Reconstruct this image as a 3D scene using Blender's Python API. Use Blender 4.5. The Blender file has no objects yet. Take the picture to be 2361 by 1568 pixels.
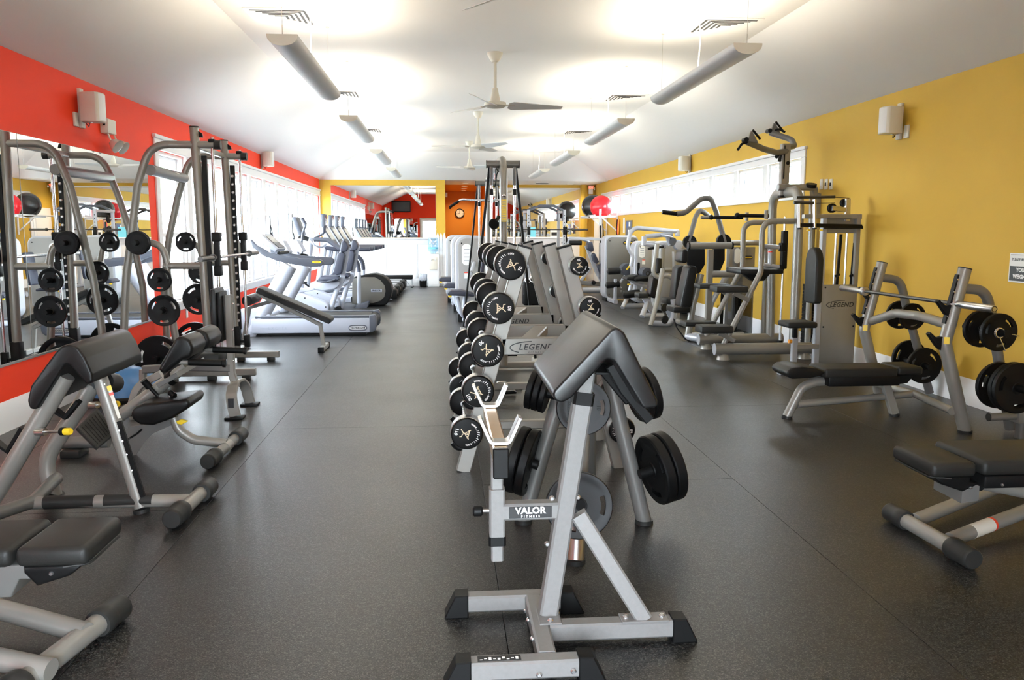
import bpy, bmesh, math, random
from mathutils import Vector, Matrix
random.seed(7)
SC = bpy.context.scene
COL = SC.collection
V = Vector
PI = math.pi

# ------------------------------------------------------------------ camera
CAM_F, CAM_H = 1900.0, 1.45            # focal length in pixels of the 2361 px wide frame, eye height
PITCH = math.atan(251.0 / CAM_F)
YAW = math.atan(158.5 * math.cos(PITCH) / CAM_F)
cam_data = bpy.data.cameras.new('camera')
cam_data.sensor_width = 36.0
cam_data.lens = 36.0 * CAM_F / 2361.0
cam_data.clip_start = 0.05
cam = bpy.data.objects.new('camera', cam_data)
cam.location = (0, 0, CAM_H)
cam.rotation_euler = (PI / 2 - PITCH, 0, -YAW)
COL.objects.link(cam)
SC.camera = cam

# ------------------------------------------------------------------ world, exposure
SC.view_settings.view_transform = 'Standard'
SC.view_settings.look = 'None'
SC.view_settings.gamma = 1
SC.view_settings.use_curve_mapping = False
SC.view_settings.exposure = 0.12
world = bpy.data.worlds.new('sky')
SC.world = world
world.use_nodes = True
bgn = world.node_tree.nodes['Background']
bgn.inputs['Color'].default_value = (0.86, 0.93, 1.0, 1)
bgn.inputs['Strength'].default_value = 44.0

LAMP_POWER = 32.0
LAMP_COLOR = (1.0, 0.88, 0.68)

# measured from the photograph: a pixel of the 2361x1568 frame on a known plane -> a point of the room
_fw = V((math.sin(YAW) * math.cos(PITCH), math.cos(YAW) * math.cos(PITCH), -math.sin(PITCH)))
_rt = V((math.cos(YAW), -math.sin(YAW), 0))
_up = _rt.cross(_fw)
_eye = V((0, 0, CAM_H))
def _ray(px, py): return _fw + _rt * ((px - 1180.5) / CAM_F) - _up * ((py - 784.0) / CAM_F)
def ux(px, py, x): d = _ray(px, py); return _eye + d * (x / d.x)
def uy(px, py, y): d = _ray(px, py); return _eye + d * (y / d.y)
def uz(px, py, z): d = _ray(px, py); return _eye + d * ((z - CAM_H) / d.z)

# ------------------------------------------------------------------ materials
def mat(name, color, rough=0.5, metal=0.0, bump=0.0, bscale=200.0, vary=0.0, vscale=6.0, coat=0.0, spec=0.5, emit=None, estr=0.0):
    m = bpy.data.materials.new(name)
    m.use_nodes = True
    nt = m.node_tree
    b = nt.nodes['Principled BSDF']
    b.inputs['Base Color'].default_value = (*color, 1)
    b.inputs['Roughness'].default_value = rough
    b.inputs['Metallic'].default_value = metal
    b.inputs['Specular IOR Level'].default_value = spec
    if coat:
        b.inputs['Coat Weight'].default_value = coat
        b.inputs['Coat Roughness'].default_value = 0.15
    if emit:
        b.inputs['Emission Color'].default_value = (*emit, 1)
        b.inputs['Emission Strength'].default_value = estr
    tc = nt.nodes.new('ShaderNodeTexCoord')
    if vary:
        n = nt.nodes.new('ShaderNodeTexNoise'); n.inputs['Scale'].default_value = vscale; n.inputs['Detail'].default_value = 4
        nt.links.new(tc.outputs['Object'], n.inputs['Vector'])
        mx = nt.nodes.new('ShaderNodeMix'); mx.data_type = 'RGBA'
        mx.inputs[6].default_value = (*[max(0, c * (1 - vary)) for c in color], 1)
        mx.inputs[7].default_value = (*[min(1, c * (1 + vary)) for c in color], 1)
        nt.links.new(n.outputs['Fac'], mx.inputs[0])
        nt.links.new(mx.outputs[2], b.inputs['Base Color'])
    if bump:
        n2 = nt.nodes.new('ShaderNodeTexNoise'); n2.inputs['Scale'].default_value = bscale; n2.inputs['Detail'].default_value = 3
        nt.links.new(tc.outputs['Object'], n2.inputs['Vector'])
        bp = nt.nodes.new('ShaderNodeBump'); bp.inputs['Strength'].default_value = bump; bp.inputs['Distance'].default_value = 0.002
        nt.links.new(n2.outputs['Fac'], bp.inputs['Height'])
        nt.links.new(bp.outputs['Normal'], b.inputs['Normal'])
    return m

def floor_mat():
    """black rubber roll flooring with fine pale flecks"""
    m = mat('speckled_rubber', (0.02, 0.02, 0.02), 0.42, bump=0.5, bscale=190)
    nt = m.node_tree; b = nt.nodes['Principled BSDF']
    tc = nt.nodes.new('ShaderNodeTexCoord')
    def N(t, **k):
        n = nt.nodes.new(t)
        for a, v in k.items(): setattr(n, a, v)
        return n
    def fleck(scale, lo, hi, c0, c1):
        vo = N('ShaderNodeTexVoronoi', feature='F1'); vo.inputs['Scale'].default_value = scale
        nt.links.new(tc.outputs['Object'], vo.inputs['Vector'])
        sp = N('ShaderNodeSeparateColor'); nt.links.new(vo.outputs['Color'], sp.inputs[0])
        cr = N('ShaderNodeValToRGB'); e = cr.color_ramp.elements
        e[0].position = lo; e[0].color = (*c0, 1); e[1].position = hi; e[1].color = (*c1, 1)
        nt.links.new(sp.outputs[0], cr.inputs['Fac'])
        return cr
    a = fleck(150, 0.40, 1.0, (0.002, 0.002, 0.002), (0.024, 0.0235, 0.023))
    c = fleck(260, 0.72, 0.98, (0.0, 0.0, 0.0), (0.075, 0.071, 0.065))
    add = N('ShaderNodeMix', data_type='RGBA', blend_type='ADD'); add.inputs[0].default_value = 1
    nt.links.new(a.outputs['Color'], add.inputs[6]); nt.links.new(c.outputs['Color'], add.inputs[7])
    big = N('ShaderNodeTexNoise'); big.inputs['Scale'].default_value = 1.3; big.inputs['Detail'].default_value = 5
    nt.links.new(tc.outputs['Object'], big.inputs['Vector'])
    mp = N('ShaderNodeMapRange'); mp.inputs['To Min'].default_value = 0.8; mp.inputs['To Max'].default_value = 1.2
    nt.links.new(big.outputs['Fac'], mp.inputs['Value'])
    mul = N('ShaderNodeMix', data_type='RGBA', blend_type='MULTIPLY'); mul.inputs[0].default_value = 1
    nt.links.new(add.outputs[2], mul.inputs[6]); nt.links.new(mp.outputs['Result'], mul.inputs[7])
    nt.links.new(mul.outputs[2], b.inputs['Base Color'])
    mr = N('ShaderNodeMapRange'); mr.inputs['To Min'].default_value = 0.29; mr.inputs['To Max'].default_value = 0.40
    nt.links.new(big.outputs['Fac'], mr.inputs['Value']); nt.links.new(mr.outputs['Result'], b.inputs['Roughness'])
    return m

def glass_mat(name, tint, gloss=0.06):
    m = bpy.data.materials.new(name); m.use_nodes = True
    nt = m.node_tree; nt.nodes.clear()
    out = nt.nodes.new('ShaderNodeOutputMaterial')
    t = nt.nodes.new('ShaderNodeBsdfTransparent'); t.inputs['Color'].default_value = (*tint, 1)
    g = nt.nodes.new('ShaderNodeBsdfGlossy'); g.inputs['Roughness'].default_value = 0.02
    fr = nt.nodes.new('ShaderNodeMixShader'); fr.inputs['Fac'].default_value = gloss
    nt.links.new(t.outputs[0], fr.inputs[1]); nt.links.new(g.outputs[0], fr.inputs[2]); nt.links.new(fr.outputs[0], out.inputs[0])
    return m

M = {}
M['floor'] = floor_mat()
M['underfloor'] = mat('underlay', (0.004, 0.004, 0.004), 0.9)
M['red_wall'] = mat('red_paint', (0.90, 0.050, 0.012), 0.6, bump=0.15, bscale=120, vary=0.05, vscale=2, spec=0.2)
M['yellow_wall'] = mat('yellow_paint', (0.60, 0.370, 0.048), 0.6, bump=0.15, bscale=120, vary=0.06, vscale=2, spec=0.25)
M['orange_wall'] = mat('orange_paint', (0.60, 0.235, 0.012), 0.55, bump=0.15, bscale=120, vary=0.06, vscale=2)
M['ceiling'] = mat('ceiling_paint', (0.83, 0.83, 0.84), 0.8, bump=0.2, bscale=150)
M['white_trim'] = mat('white_trim_paint', (0.86, 0.86, 0.87), 0.35, vary=0.02)
M['white'] = mat('white_enamel', (0.80, 0.80, 0.80), 0.4, vary=0.02)
M['cream'] = mat('cream_plastic', (0.70, 0.66, 0.57), 0.45, vary=0.04)
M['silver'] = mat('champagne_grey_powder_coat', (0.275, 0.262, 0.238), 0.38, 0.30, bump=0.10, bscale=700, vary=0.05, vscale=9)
M['silver_dark'] = mat('grey_powder_coat', (0.165, 0.16, 0.15), 0.40, 0.25, bump=0.10, bscale=700, vary=0.05, vscale=9)
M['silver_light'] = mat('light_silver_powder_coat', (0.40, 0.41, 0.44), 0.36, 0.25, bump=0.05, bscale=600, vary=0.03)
M['valor'] = mat('silver_vein_paint', (0.215, 0.208, 0.202), 0.48, 0.15, bump=0.25, bscale=420, vary=0.10, vscale=60)
M['chrome'] = mat('chrome', (0.70, 0.70, 0.71), 0.24, 0.92)
M['brushed'] = mat('brushed_steel', (0.55, 0.54, 0.53), 0.3, 1.0, vary=0.06, vscale=40)
M['orange_reflect'] = mat('chrome_orange_reflection', (0.66, 0.46, 0.27), 0.28, 0.9, vary=0.15, vscale=14)  # plain chrome with the orange wall's reflection put into its colour
M['steel_dark'] = mat('dark_bar_steel', (0.09, 0.085, 0.08), 0.32, 0.8, vary=0.1, vscale=40)
M['vinyl'] = mat('black_vinyl', (0.0065, 0.0062, 0.006), 0.42, bump=0.15, bscale=350, vary=0.1, vscale=8, spec=0.3)
M['vinyl_gloss'] = mat('glossy_black_vinyl', (0.0065, 0.0065, 0.0066), 0.36, bump=0.10, bscale=40, spec=0.5)
M['vinyl_grey'] = mat('charcoal_vinyl', (0.017, 0.0165, 0.015), 0.50, bump=0.2, bscale=420, vary=0.08, vscale=8, spec=0.28)
M['vinyl_blue'] = mat('slate_vinyl', (0.030, 0.033, 0.050), 0.4, bump=0.1, bscale=300, spec=0.4)
M['rubber'] = mat('black_rubber', (0.005, 0.005, 0.005), 0.5, bump=0.1, bscale=300, spec=0.22)
M['cap'] = mat('grey_rubber_cap', (0.022, 0.0215, 0.020), 0.5, bump=0.15, bscale=400, vary=0.1, vscale=30, spec=0.3)
M['plate'] = mat('black_coated_iron', (0.0035, 0.0035, 0.0036), 0.45, bump=0.2, bscale=260, spec=0.2)
M['plate_grey'] = mat('worn_dark_iron', (0.0095, 0.0098, 0.011), 0.42, 0.2, bump=0.2, bscale=260, vary=0.2, vscale=20)
M['urethane'] = mat('black_urethane', (0.0040, 0.0037, 0.0035), 0.5, vary=0.1, vscale=30, spec=0.2)
M['head_rim'] = mat('satin_steel_band', (0.52, 0.52, 0.53), 0.3, 0.9)
M['print'] = mat('pale_gold_print', (0.80, 0.66, 0.44), 0.5)
M['print_white'] = mat('white_print', (0.85, 0.84, 0.82), 0.5)
M['print_black'] = mat('black_print', (0.015, 0.015, 0.016), 0.45)
M['print_grey'] = mat('grey_print', (0.30, 0.33, 0.38), 0.5)
M['yellow'] = mat('yellow_plastic', (0.85, 0.58, 0.02), 0.4)
M['orange'] = mat('orange_plastic', (0.80, 0.30, 0.02), 0.4)
M['red'] = mat('red_print', (0.75, 0.05, 0.02), 0.4)
M['red_ball'] = mat('red_ball_vinyl', (0.80, 0.02, 0.03), 0.22)
M['black_ball'] = mat('black_ball_vinyl', (0.02, 0.02, 0.02), 0.25)
M['blue_ball'] = mat('blue_dome_vinyl', (0.06, 0.20, 0.46), 0.3, vary=0.35, vscale=5)
M['mirror'] = mat('mirror_silver', (0.88, 0.90, 0.90), 0.0, 1.0)
M['mirror_edge'] = mat('mirror_edge', (0.30, 0.33, 0.32), 0.3, 0.6)
M['glass'] = glass_mat('window_glass', (0.95, 0.97, 0.98))
M['acrylic'] = glass_mat('clear_acrylic_shield', (0.85, 0.86, 0.88), 0.10)
M['shield'] = mat('taupe_plastic_shield', (0.15, 0.142, 0.122), 0.38, 0.25, vary=0.06)
M['shield_light'] = mat('pale_plastic_shield', (0.30, 0.295, 0.285), 0.4, 0.1, vary=0.04)
M['bike_white'] = mat('pale_grey_plastic', (0.36, 0.38, 0.44), 0.42, vary=0.02)
M['slate'] = mat('slate_plastic', (0.060, 0.066, 0.085), 0.45, vary=0.05)
M['screen'] = mat('unlit_screen', (0.50, 0.50, 0.47), 0.25)
M['screen_dark'] = mat('dark_screen', (0.012, 0.012, 0.016), 0.15)
M['tube_light'] = mat('lamp_tube', (0.9, 0.85, 0.7), 0.5, emit=LAMP_COLOR, estr=9.0)
M['downlight'] = mat('lit_downlight', (0.9, 0.8, 0.6), 0.5, emit=(1.0, 0.85, 0.55), estr=3.0)
M['exit_red'] = mat('lit_exit_letters', (0.9, 0.2, 0.12), 0.5, emit=(1.0, 0.16, 0.08), estr=1.6)
M['water'] = glass_mat('blue_water_bottle', (0.76, 0.89, 0.97), 0.10)
M['cyan'] = mat('cyan_paper', (0.18, 0.62, 0.80), 0.5)
M['paper'] = mat('paper', (0.80, 0.80, 0.78), 0.6)
M['clear_lamp'] = mat('lamp_lens', (0.72, 0.70, 0.64), 0.12, 0.35)
M['bag'] = mat('clear_bin_liner', (0.52, 0.55, 0.62), 0.2, vary=0.3, vscale=18)
M['ground'] = mat('pale_paving', (0.34, 0.36, 0.33), 0.8, vary=0.1, vscale=1)
M['leaf'] = mat('leaf_green', (0.10, 0.22, 0.06), 0.6, vary=0.3, vscale=3)
M['bark'] = mat('bark', (0.10, 0.07, 0.05), 0.8, vary=0.2, vscale=8)
M['pink'] = mat('pink_tubing', (0.75, 0.10, 0.18), 0.4)
M['blue_cloth'] = mat('blue_banner', (0.05, 0.12, 0.35), 0.6)

# ------------------------------------------------------------------ mesh builder
def fillet(pts, R, n=6):
    pts = [V(p) for p in pts]
    if R <= 0 or len(pts) < 3: return pts
    out = [pts[0]]
    for i in range(1, len(pts) - 1):
        p, a, b = pts[i], pts[i - 1], pts[i + 1]
        da, db = (a - p), (b - p)
        la, lb = da.length, db.length
        if la < 1e-6 or lb < 1e-6: continue
        da /= la; db /= lb
        ang = da.angle(db)
        if ang > PI - 0.05: out.append(p); continue
        t = min(R / math.tan(ang / 2), la * (0.49 if i > 1 else 0.95), lb * (0.49 if i < len(pts) - 2 else 0.95))
        s, e = p + da * t, p + db * t
        for k in range(n + 1):
            u = k / n
            out.append(s * (1 - u) ** 2 + p * (2 * u * (1 - u)) + e * u ** 2)
    out.append(pts[-1])
    return out

def round_poly(poly, R, n=4):
    pts = [V(p) for p in poly]; m = len(pts); out = []
    for i in range(m):
        p, a, b = pts[i], pts[i - 1], pts[(i + 1) % m]
        da, db = a - p, b - p
        la, lb = da.length, db.length
        if la < 1e-5 or lb < 1e-5: continue
        da /= la; db /= lb
        ang = da.angle(db)
        if ang > PI - 0.12: out.append(p); continue
        t = min(R / math.tan(max(ang, 0.2) / 2), la * 0.46, lb * 0.46)
        s, e = p + da * t, p + db * t
        for k in range(n + 1):
            u = k / n
            out.append(s * (1 - u) ** 2 + p * (2 * u * (1 - u)) + e * u ** 2)
    return out

class MB:
    def __init__(self): self.bm = bmesh.new()
    def sweep(self, pts, prof, up=None, cap=True):
        """sweep a closed 2D profile along a path"""
        pts = [V(p) for p in pts]; n = len(pts); bm = self.bm
        tang = []
        for i in range(n):
            a = pts[max(0, i - 1)]; b = pts[min(n - 1, i + 1)]
            tang.append((b - a).normalized())
        t0 = tang[0]
        ref = V(up) if up is not None else (V((0, 0, 1)) if abs(t0.z) < 0.9 else V((0, 1, 0)))
        nrm = (ref - t0 * ref.dot(t0)).normalized()
        rings = []
        for i in range(n):
            t = tang[i]
            nrm = (nrm - t * nrm.dot(t)).normalized()
            bi = t.cross(nrm)
            pr = prof[i] if isinstance(prof[0], list) else prof
            rings.append([bm.verts.new(pts[i] + nrm * q[1] + bi * q[0]) for q in pr])
        m = len(rings[0])
        for i in range(n - 1):
            for j in range(m):
                k = (j + 1) % m
                bm.faces.new((rings[i][j], rings[i][k], rings[i + 1][k], rings[i + 1][j]))
        if cap:
            bm.faces.new(list(reversed(rings[0]))); bm.faces.new(rings[-1])
        return self
    def tube(self, pts, r, bend=0.0, seg=14, r2=None, n=6):
        p = fillet(pts, bend, n)
        if r2 is None:
            pr = [(r * math.cos(2 * PI * k / seg), r * math.sin(2 * PI * k / seg)) for k in range(seg)]
        else:
            m = len(p)
            pr = [[((r + (r2 - r) * i / (m - 1)) * math.cos(2 * PI * k / seg), (r + (r2 - r) * i / (m - 1)) * math.sin(2 * PI * k / seg)) for k in range(seg)] for i in range(m)]
        return self.sweep(p, pr)
    def oval(self, pts, rx, ry, up, bend=0.0, seg=18, n=6):
        pr = [(rx * math.cos(2 * PI * k / seg), ry * math.sin(2 * PI * k / seg)) for k in range(seg)]
        return self.sweep(fillet(pts, bend, n), pr, up)
    def bar(self, pts, w, h, up=(0, 0, 1), bend=0.0, n=5, c=0.12):
        """rectangular tube, w across, h along up, small chamfer"""
        e = min(w, h) * c
        x, y = w / 2, h / 2
        pr = [(-x + e, -y), (x - e, -y), (x, -y + e), (x, y - e), (x - e, y), (-x + e, y), (-x, y - e), (-x, -y + e)]
        return self.sweep(fillet(pts, bend, n), pr, up)
    def box(self, lo, hi, bev=0.0, seg=2, rot=None, piv=None):
        lo, hi = V(lo), V(hi)
        c = (lo + hi) / 2; s = hi - lo
        r = bmesh.ops.create_cube(self.bm, size=1.0)
        vs = r['verts']
        for v in vs: v.co = V((v.co.x * s.x, v.co.y * s.y, v.co.z * s.z)) + c
        if bev > 0:
            es = list({e for v in vs for e in v.link_edges})
            rb = bmesh.ops.bevel(self.bm, geom=es, offset=bev, segments=seg, profile=0.5, affect='EDGES', clamp_overlap=True)
            vs = list({v for f in rb['faces'] for v in f.verts} | {v for v in vs if v.is_valid})
        if rot is not None:
            p = V(piv) if piv is not None else c
            for v in vs: v.co = rot @ (v.co - p) + p
        return self
    def prism(self, poly, vec, bev=0.0, seg=3, rnd=None):
        bm = self.bm; vec = V(vec)
        if rnd is None: rnd = bev * 2.2 if bev >= 0.0135 else 0
        if rnd > 0: poly = round_poly(poly, rnd)
        a = [bm.verts.new(V(p)) for p in poly]
        b = [bm.verts.new(V(p) + vec) for p in poly]
        n = len(a)
        fs = [bm.faces.new(a), bm.faces.new(list(reversed(b)))]
        for i in range(n):
            j = (i + 1) % n
            fs.append(bm.faces.new((a[j], a[i], b[i], b[j])))
        bmesh.ops.recalc_face_normals(bm, faces=fs)
        if bev > 0:
            es = [e for e in {e for f in fs[:2] for e in f.edges}]
            bmesh.ops.bevel(bm, geom=es, offset=bev, segments=seg, profile=0.5, affect='EDGES', clamp_overlap=True)
        return self
    def cyl(self, p, q, r, r2=None, seg=20):
        return self.tube([p, q], r, seg=seg, r2=r2)
    def lathe(self, prof, p, axis, seg=28):
        """profile of (radius, height) along axis from p; open at zero radius"""
        axis = V(axis).normalized(); p = V(p); bm = self.bm
        ref = V((0, 0, 1)) if abs(axis.z) < 0.9 else V((1, 0, 0))
        u = axis.cross(ref).normalized(); w = axis.cross(u)
        rings = []
        for (r, h) in prof:
            if r < 1e-6: rings.append([bm.verts.new(p + axis * h)])
            else: rings.append([bm.verts.new(p + axis * h + (u * math.cos(2 * PI * k / seg) + w * math.sin(2 * PI * k / seg)) * r) for k in range(seg)])
        fs = []
        for i in range(len(rings) - 1):
            a, b = rings[i], rings[i + 1]
            for k in range(seg):
                j = (k + 1) % seg
                if len(a) == 1 and len(b) == 1: break
                if len(a) == 1: fs.append(bm.faces.new((a[0], b[k], b[j])))
                elif len(b) == 1: fs.append(bm.faces.new((a[j], a[k], b[0])))
                else: fs.append(bm.faces.new((a[j], a[k], b[k], b[j])))
        if len(rings[0]) > 1: fs.append(bm.faces.new(rings[0]))
        if len(rings[-1]) > 1: fs.append(bm.faces.new(list(reversed(rings[-1]))))
        bmesh.ops.recalc_face_normals(bm, faces=fs)
        return self
    def ball(self, c, r, sz=1.0, u=24, v=14):
        rr = bmesh.ops.create_uvsphere(self.bm, u_segments=u, v_segments=v, radius=r)
        for x in rr['verts']: x.co = V((x.co.x, x.co.y, x.co.z * sz)) + V(c)
        return self
    def torus(self, c, axis, R, r, seg=32, ss=8):
        axis = V(axis).normalized()
        ref = V((0, 0, 1)) if abs(axis.z) < 0.9 else V((1, 0, 0))
        u = axis.cross(ref).normalized(); w = axis.cross(u); bm = self.bm
        rings = []
        for k in range(seg):
            a = 2 * PI * k / seg; d = u * math.cos(a) + w * math.sin(a)
            rings.append([bm.verts.new(V(c) + d * (R + r * math.cos(2 * PI * t / ss)) + axis * (r * math.sin(2 * PI * t / ss))) for t in range(ss)])
        for k in range(seg):
            for t in range(ss):
                bm.faces.new((rings[k][t], rings[(k + 1) % seg][t], rings[(k + 1) % seg][(t + 1) % ss], rings[k][(t + 1) % ss]))
        return self
    def build(self, name, material, parent=None, sharp=0.6):
        bm = self.bm
        bm.normal_update()
        for f in bm.faces: f.smooth = True
        for e in bm.edges:
            if len(e.link_faces) == 2:
                e.smooth = e.calc_face_angle(0) < sharp
        me = bpy.data.meshes.new(name)
        if parent is not None:
            o = ORIGIN.get(parent.name, V((0, 0, 0)))
            bmesh.ops.translate(bm, verts=bm.verts, vec=-o)
        bm.to_mesh(me); bm.free()
        if not isinstance(material, (list, tuple)): material = [material]
        for m in material: me.materials.append(M[m] if isinstance(m, str) else m)
        ob = bpy.data.objects.new(name, me)
        COL.objects.link(ob)
        if parent is not None:
            ob.parent = parent
            ORIGIN[ob.name] = ORIGIN.get(parent.name, V((0, 0, 0)))
        return ob

ORIGIN = {}
def thing(name, label, cat, loc, group=None):
    o = bpy.data.objects.new(name, None)
    o.empty_display_size = 0.1
    COL.objects.link(o)
    o.location = loc
    ORIGIN[o.name] = V(loc)
    o['label'] = label; o['category'] = cat
    if group: o['group'] = group
    return o
def tag(o, label, cat, group=None):
    o['label'] = label; o['category'] = cat
    if group: o['group'] = group
    return o
def struct(name, mb, m, parent=None):
    o = mb.build(name, m, parent)
    if parent is None: o['kind'] = 'structure'
    return o
def dup(root, loc, rotz=None, label=None, group=None):
    r = root.copy(); COL.objects.link(r); r.location = loc
    if rotz is not None: r.rotation_euler = (0, 0, rotz)
    if label: r['label'] = label
    if group: r['group'] = group
    for ch in list(root.children):
        c = ch.copy(); COL.objects.link(c); c.parent = r
        for g in ch.children:
            d = g.copy(); COL.objects.link(d); d.parent = c
    return r

_tc = {}
def text_mesh(s, size, extrude=0.0006, space=1.0, italic=0.0, bold=0.0):
    cu = bpy.data.curves.new('lettering', 'FONT')
    cu.body = s; cu.size = size; cu.align_x = 'CENTER'; cu.align_y = 'CENTER'
    cu.extrude = extrude; cu.space_character = space; cu.shear = italic; cu.offset = bold
    cu.resolution_u = 3
    ob = bpy.data.objects.new('lettering', cu); COL.objects.link(ob)
    dg = bpy.context.evaluated_depsgraph_get()
    me = bpy.data.meshes.new_from_object(ob.evaluated_get(dg))
    bpy.data.objects.remove(ob); bpy.data.curves.remove(cu)
    return me
def add_text(mb, s, size, c, right, up, **k):
    """put lettering into a builder, centred on c, reading along right, standing along up"""
    me = text_mesh(s, size, **k)
    right = V(right).normalized(); up = V(up); up = (up - right * up.dot(right)).normalized(); n = right.cross(up)
    c = V(c)
    vs = [mb.bm.verts.new(c + right * v.co.x + up * v.co.y + n * v.co.z) for v in me.vertices]
    for p in me.polygons:
        try: mb.bm.faces.new([vs[i] for i in p.vertices])
        except ValueError: pass
    bpy.data.meshes.remove(me)
    return mb
# ------------------------------------------------------------------ the room
XL, XR, YF, D1, D2 = -3.2, 4.4, -0.6, 22.1, 24.1
ZW, ZC = 2.79, 3.40                    # wall top, flat ceiling
BXL, BXR = -1.94, 3.14                 # where the slopes meet the flat part
WALL_T = 0.16
NW = 11
LY0, LY1 = 9.74, 21.98                 # left window bank
RY0, RY1 = 9.96, 22.70                 # right window bank
LZ0, LZ1 = 0.62, 2.36
RZ0, RZ1 = 1.90, 2.34
ALC0, ALC1, ALCY = 0.06, 1.30, 28.4    # passage at the back

b = MB(); b.box((XL - 0.3, YF - 0.3, -0.12), (XR + 0.3, ALCY + 0.3, -0.012))
floor = struct('floor', b, 'underfloor')
seams = [XL, -2.76, -1.27, 0.21, 1.69, 3.17, XR]
cuts = [[YF, 6.5, 13, 19, D1], [YF, 4.3, 10.4, 17, D1], [YF, 6.08, 11.9, 18.2, D1], [YF, 4.6, 9.4, 15.5, D2], [YF, 6.6, 12.5, 19, D2], [YF, 5.0, 11, 17.5, D2]]
for i in range(6):
    ys = cuts[i]
    for j in range(len(ys) - 1):
        m_ = MB(); m_.box((seams[i] + 0.0013, ys[j] + 0.0013, -0.012), (seams[i + 1] - 0.0013, ys[j + 1] - 0.0013, 0.0), bev=0.0006, seg=1)
        m_.build('rubber_mat', 'floor', floor)
m_ = MB(); m_.box((0.22, D2 + 0.001, -0.012), (1.68, ALCY, 0.0)); m_.build('rubber_mat', 'floor', floor)
m_ = MB(); m_.box((ALC0, D1 + 0.001, -0.012), (0.2088, ALCY, 0.0)); m_.build('rubber_mat', 'floor', floor)
m_ = MB(); m_.box((1.0, D1, -0.0125), (XR, D2, -0.003)); m_.build('floor_patch', 'floor', floor)

# left wall (red) around the window bank
b = MB()
b.box((XL - WALL_T, YF, 0), (XL, LY0, ZW + 0.05))
b.box((XL - WALL_T, LY0, 0), (XL, LY1, LZ0))
b.box((XL - WALL_T, LY0, LZ1), (XL, LY1, ZW + 0.05))
b.box((XL - WALL_T, LY1, 0), (XL, D1 + 0.3, ZW + 0.05))
struct('wall_left', b, 'red_wall')
# right wall (yellow)
b = MB()
b.box((XR, YF, 0), (XR + WALL_T, RY0, ZW + 0.05))
b.box((XR, RY0, 0), (XR + WALL_T, RY1, RZ0))
b.box((XR, RY0, RZ1), (XR + WALL_T, RY1, ZW + 0.05))
b.box((XR, RY1, 0), (XR + WALL_T, D2 + 0.3, ZW + 0.05))
struct('wall_right', b, 'yellow_wall')
# back walls
b = MB(); b.box((XL - WALL_T, D1, 1.28), (ALC0, D1 + 0.14, ZW)); struct('wall_back', b, 'yellow_wall')
b = MB(); b.box((ALC1, D2, 1.28), (XR, D2 + 0.14, ZW)); struct('wall_back', b, 'yellow_wall')
b = MB(); b.box((ALC0 - 0.14, D1 + 0.14, 0), (ALC0, ALCY, ZW)); b.box((ALC1, D2 + 0.14, 0), (ALC1 + 0.14, ALCY, ZW))
b.box((ALC0 - 0.14, ALCY, 0), (ALC1 + 0.14, ALCY + 0.14, ZW)); struct('wall_passage', b, 'orange_wall')
b = MB(); b.box((3.98, D2 - 0.16, 0), (4.16, D2, ZW)); b.cyl((4.07, D2 - 0.10, 0), (4.07, D2 - 0.10, ZW), 0.09); struct('wall_column', b, 'yellow_wall')
# front wall (red) behind the camera, with a doorway
b = MB()
gable = [(XL - 0.1, ZW), (BXL, ZC), (BXR, ZC), (XR + 0.1, ZW)]
b.prism([(XL - 0.1, YF - 0.14, 2.15), (XR + 0.1, YF - 0.14, 2.15)] + [(x, YF - 0.14, z) for x, z in reversed(gable)], (0, 0.14, 0))
b.box((XL - 0.1, YF - 0.14, 0), (-1.25, YF, 2.15)); b.box((0.75, YF - 0.14, 0), (XR + 0.1, YF, 2.15))
struct('wall_front', b, 'red_wall')
# ceiling: flat centre, side slopes, hip at the back, low soffit behind it
HB = D1 - (BXL - XL)
b = MB()
T = 0.12
def slab(q):
    b.prism(q, (0, 0, T))
slab([(BXL, YF - 0.14, ZC), (BXR, YF - 0.14, ZC), (BXR, HB, ZC), (BXL, HB, ZC)])
slab([(XL - 0.02, YF - 0.14, ZW - 0.01), (BXL, YF - 0.14, ZC), (BXL, HB, ZC), (XL - 0.02, D1, ZW - 0.01)])
slab([(XR + 0.02, YF - 0.14, ZW - 0.01), (BXR, YF - 0.14, ZC), (BXR, HB, ZC), (XR + 0.02, D1, ZW - 0.01)])
slab([(XL - 0.02, D1, ZW - 0.01), (BXL, HB, ZC), (BXR, HB, ZC), (XR + 0.02, D1, ZW - 0.01)])
slab([(ALC0 - 0.14, D1, ZW - 0.01), (XR + 0.1, D1, ZW - 0.01), (XR + 0.1, D2 + 0.14, ZW - 0.01), (ALC0 - 0.14, D2 + 0.14, ZW - 0.01)])
struct('ceiling', b, 'ceiling')
b = MB(); b.box((ALC0 - 0.14, D2 + 0.14, ZW - 0.01), (ALC1 + 0.14, ALCY + 0.14, ZW + 0.1)); struct('ceiling', b, 'orange_wall')

# baseboards
def baseboard(name, lo, hi, axis, side):
    b = MB()
    if axis == 'Y':
        x = lo[0]
        prof = [(x, 0), (x + side * 0.022, 0), (x + side * 0.022, 0.17), (x + side * 0.014, 0.185), (x + side * 0.014, 0.205), (x + side * 0.004, 0.22), (x, 0.22)]
        b.prism([(p, lo[1], z) for p, z in prof], (0, hi[1] - lo[1], 0))
    else:
        y = lo[1]
        b.box((lo[0], y - 0.02, 0), (hi[0], y, 0.2), bev=0.004, seg=1)
    return struct(name, b, 'white_trim')
baseboard('baseboard_left', (XL, YF), (XL, D1), 'Y', 1)
baseboard('baseboard_right', (XR, YF), (XR, D2 - 1.2), 'Y', -1)

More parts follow.
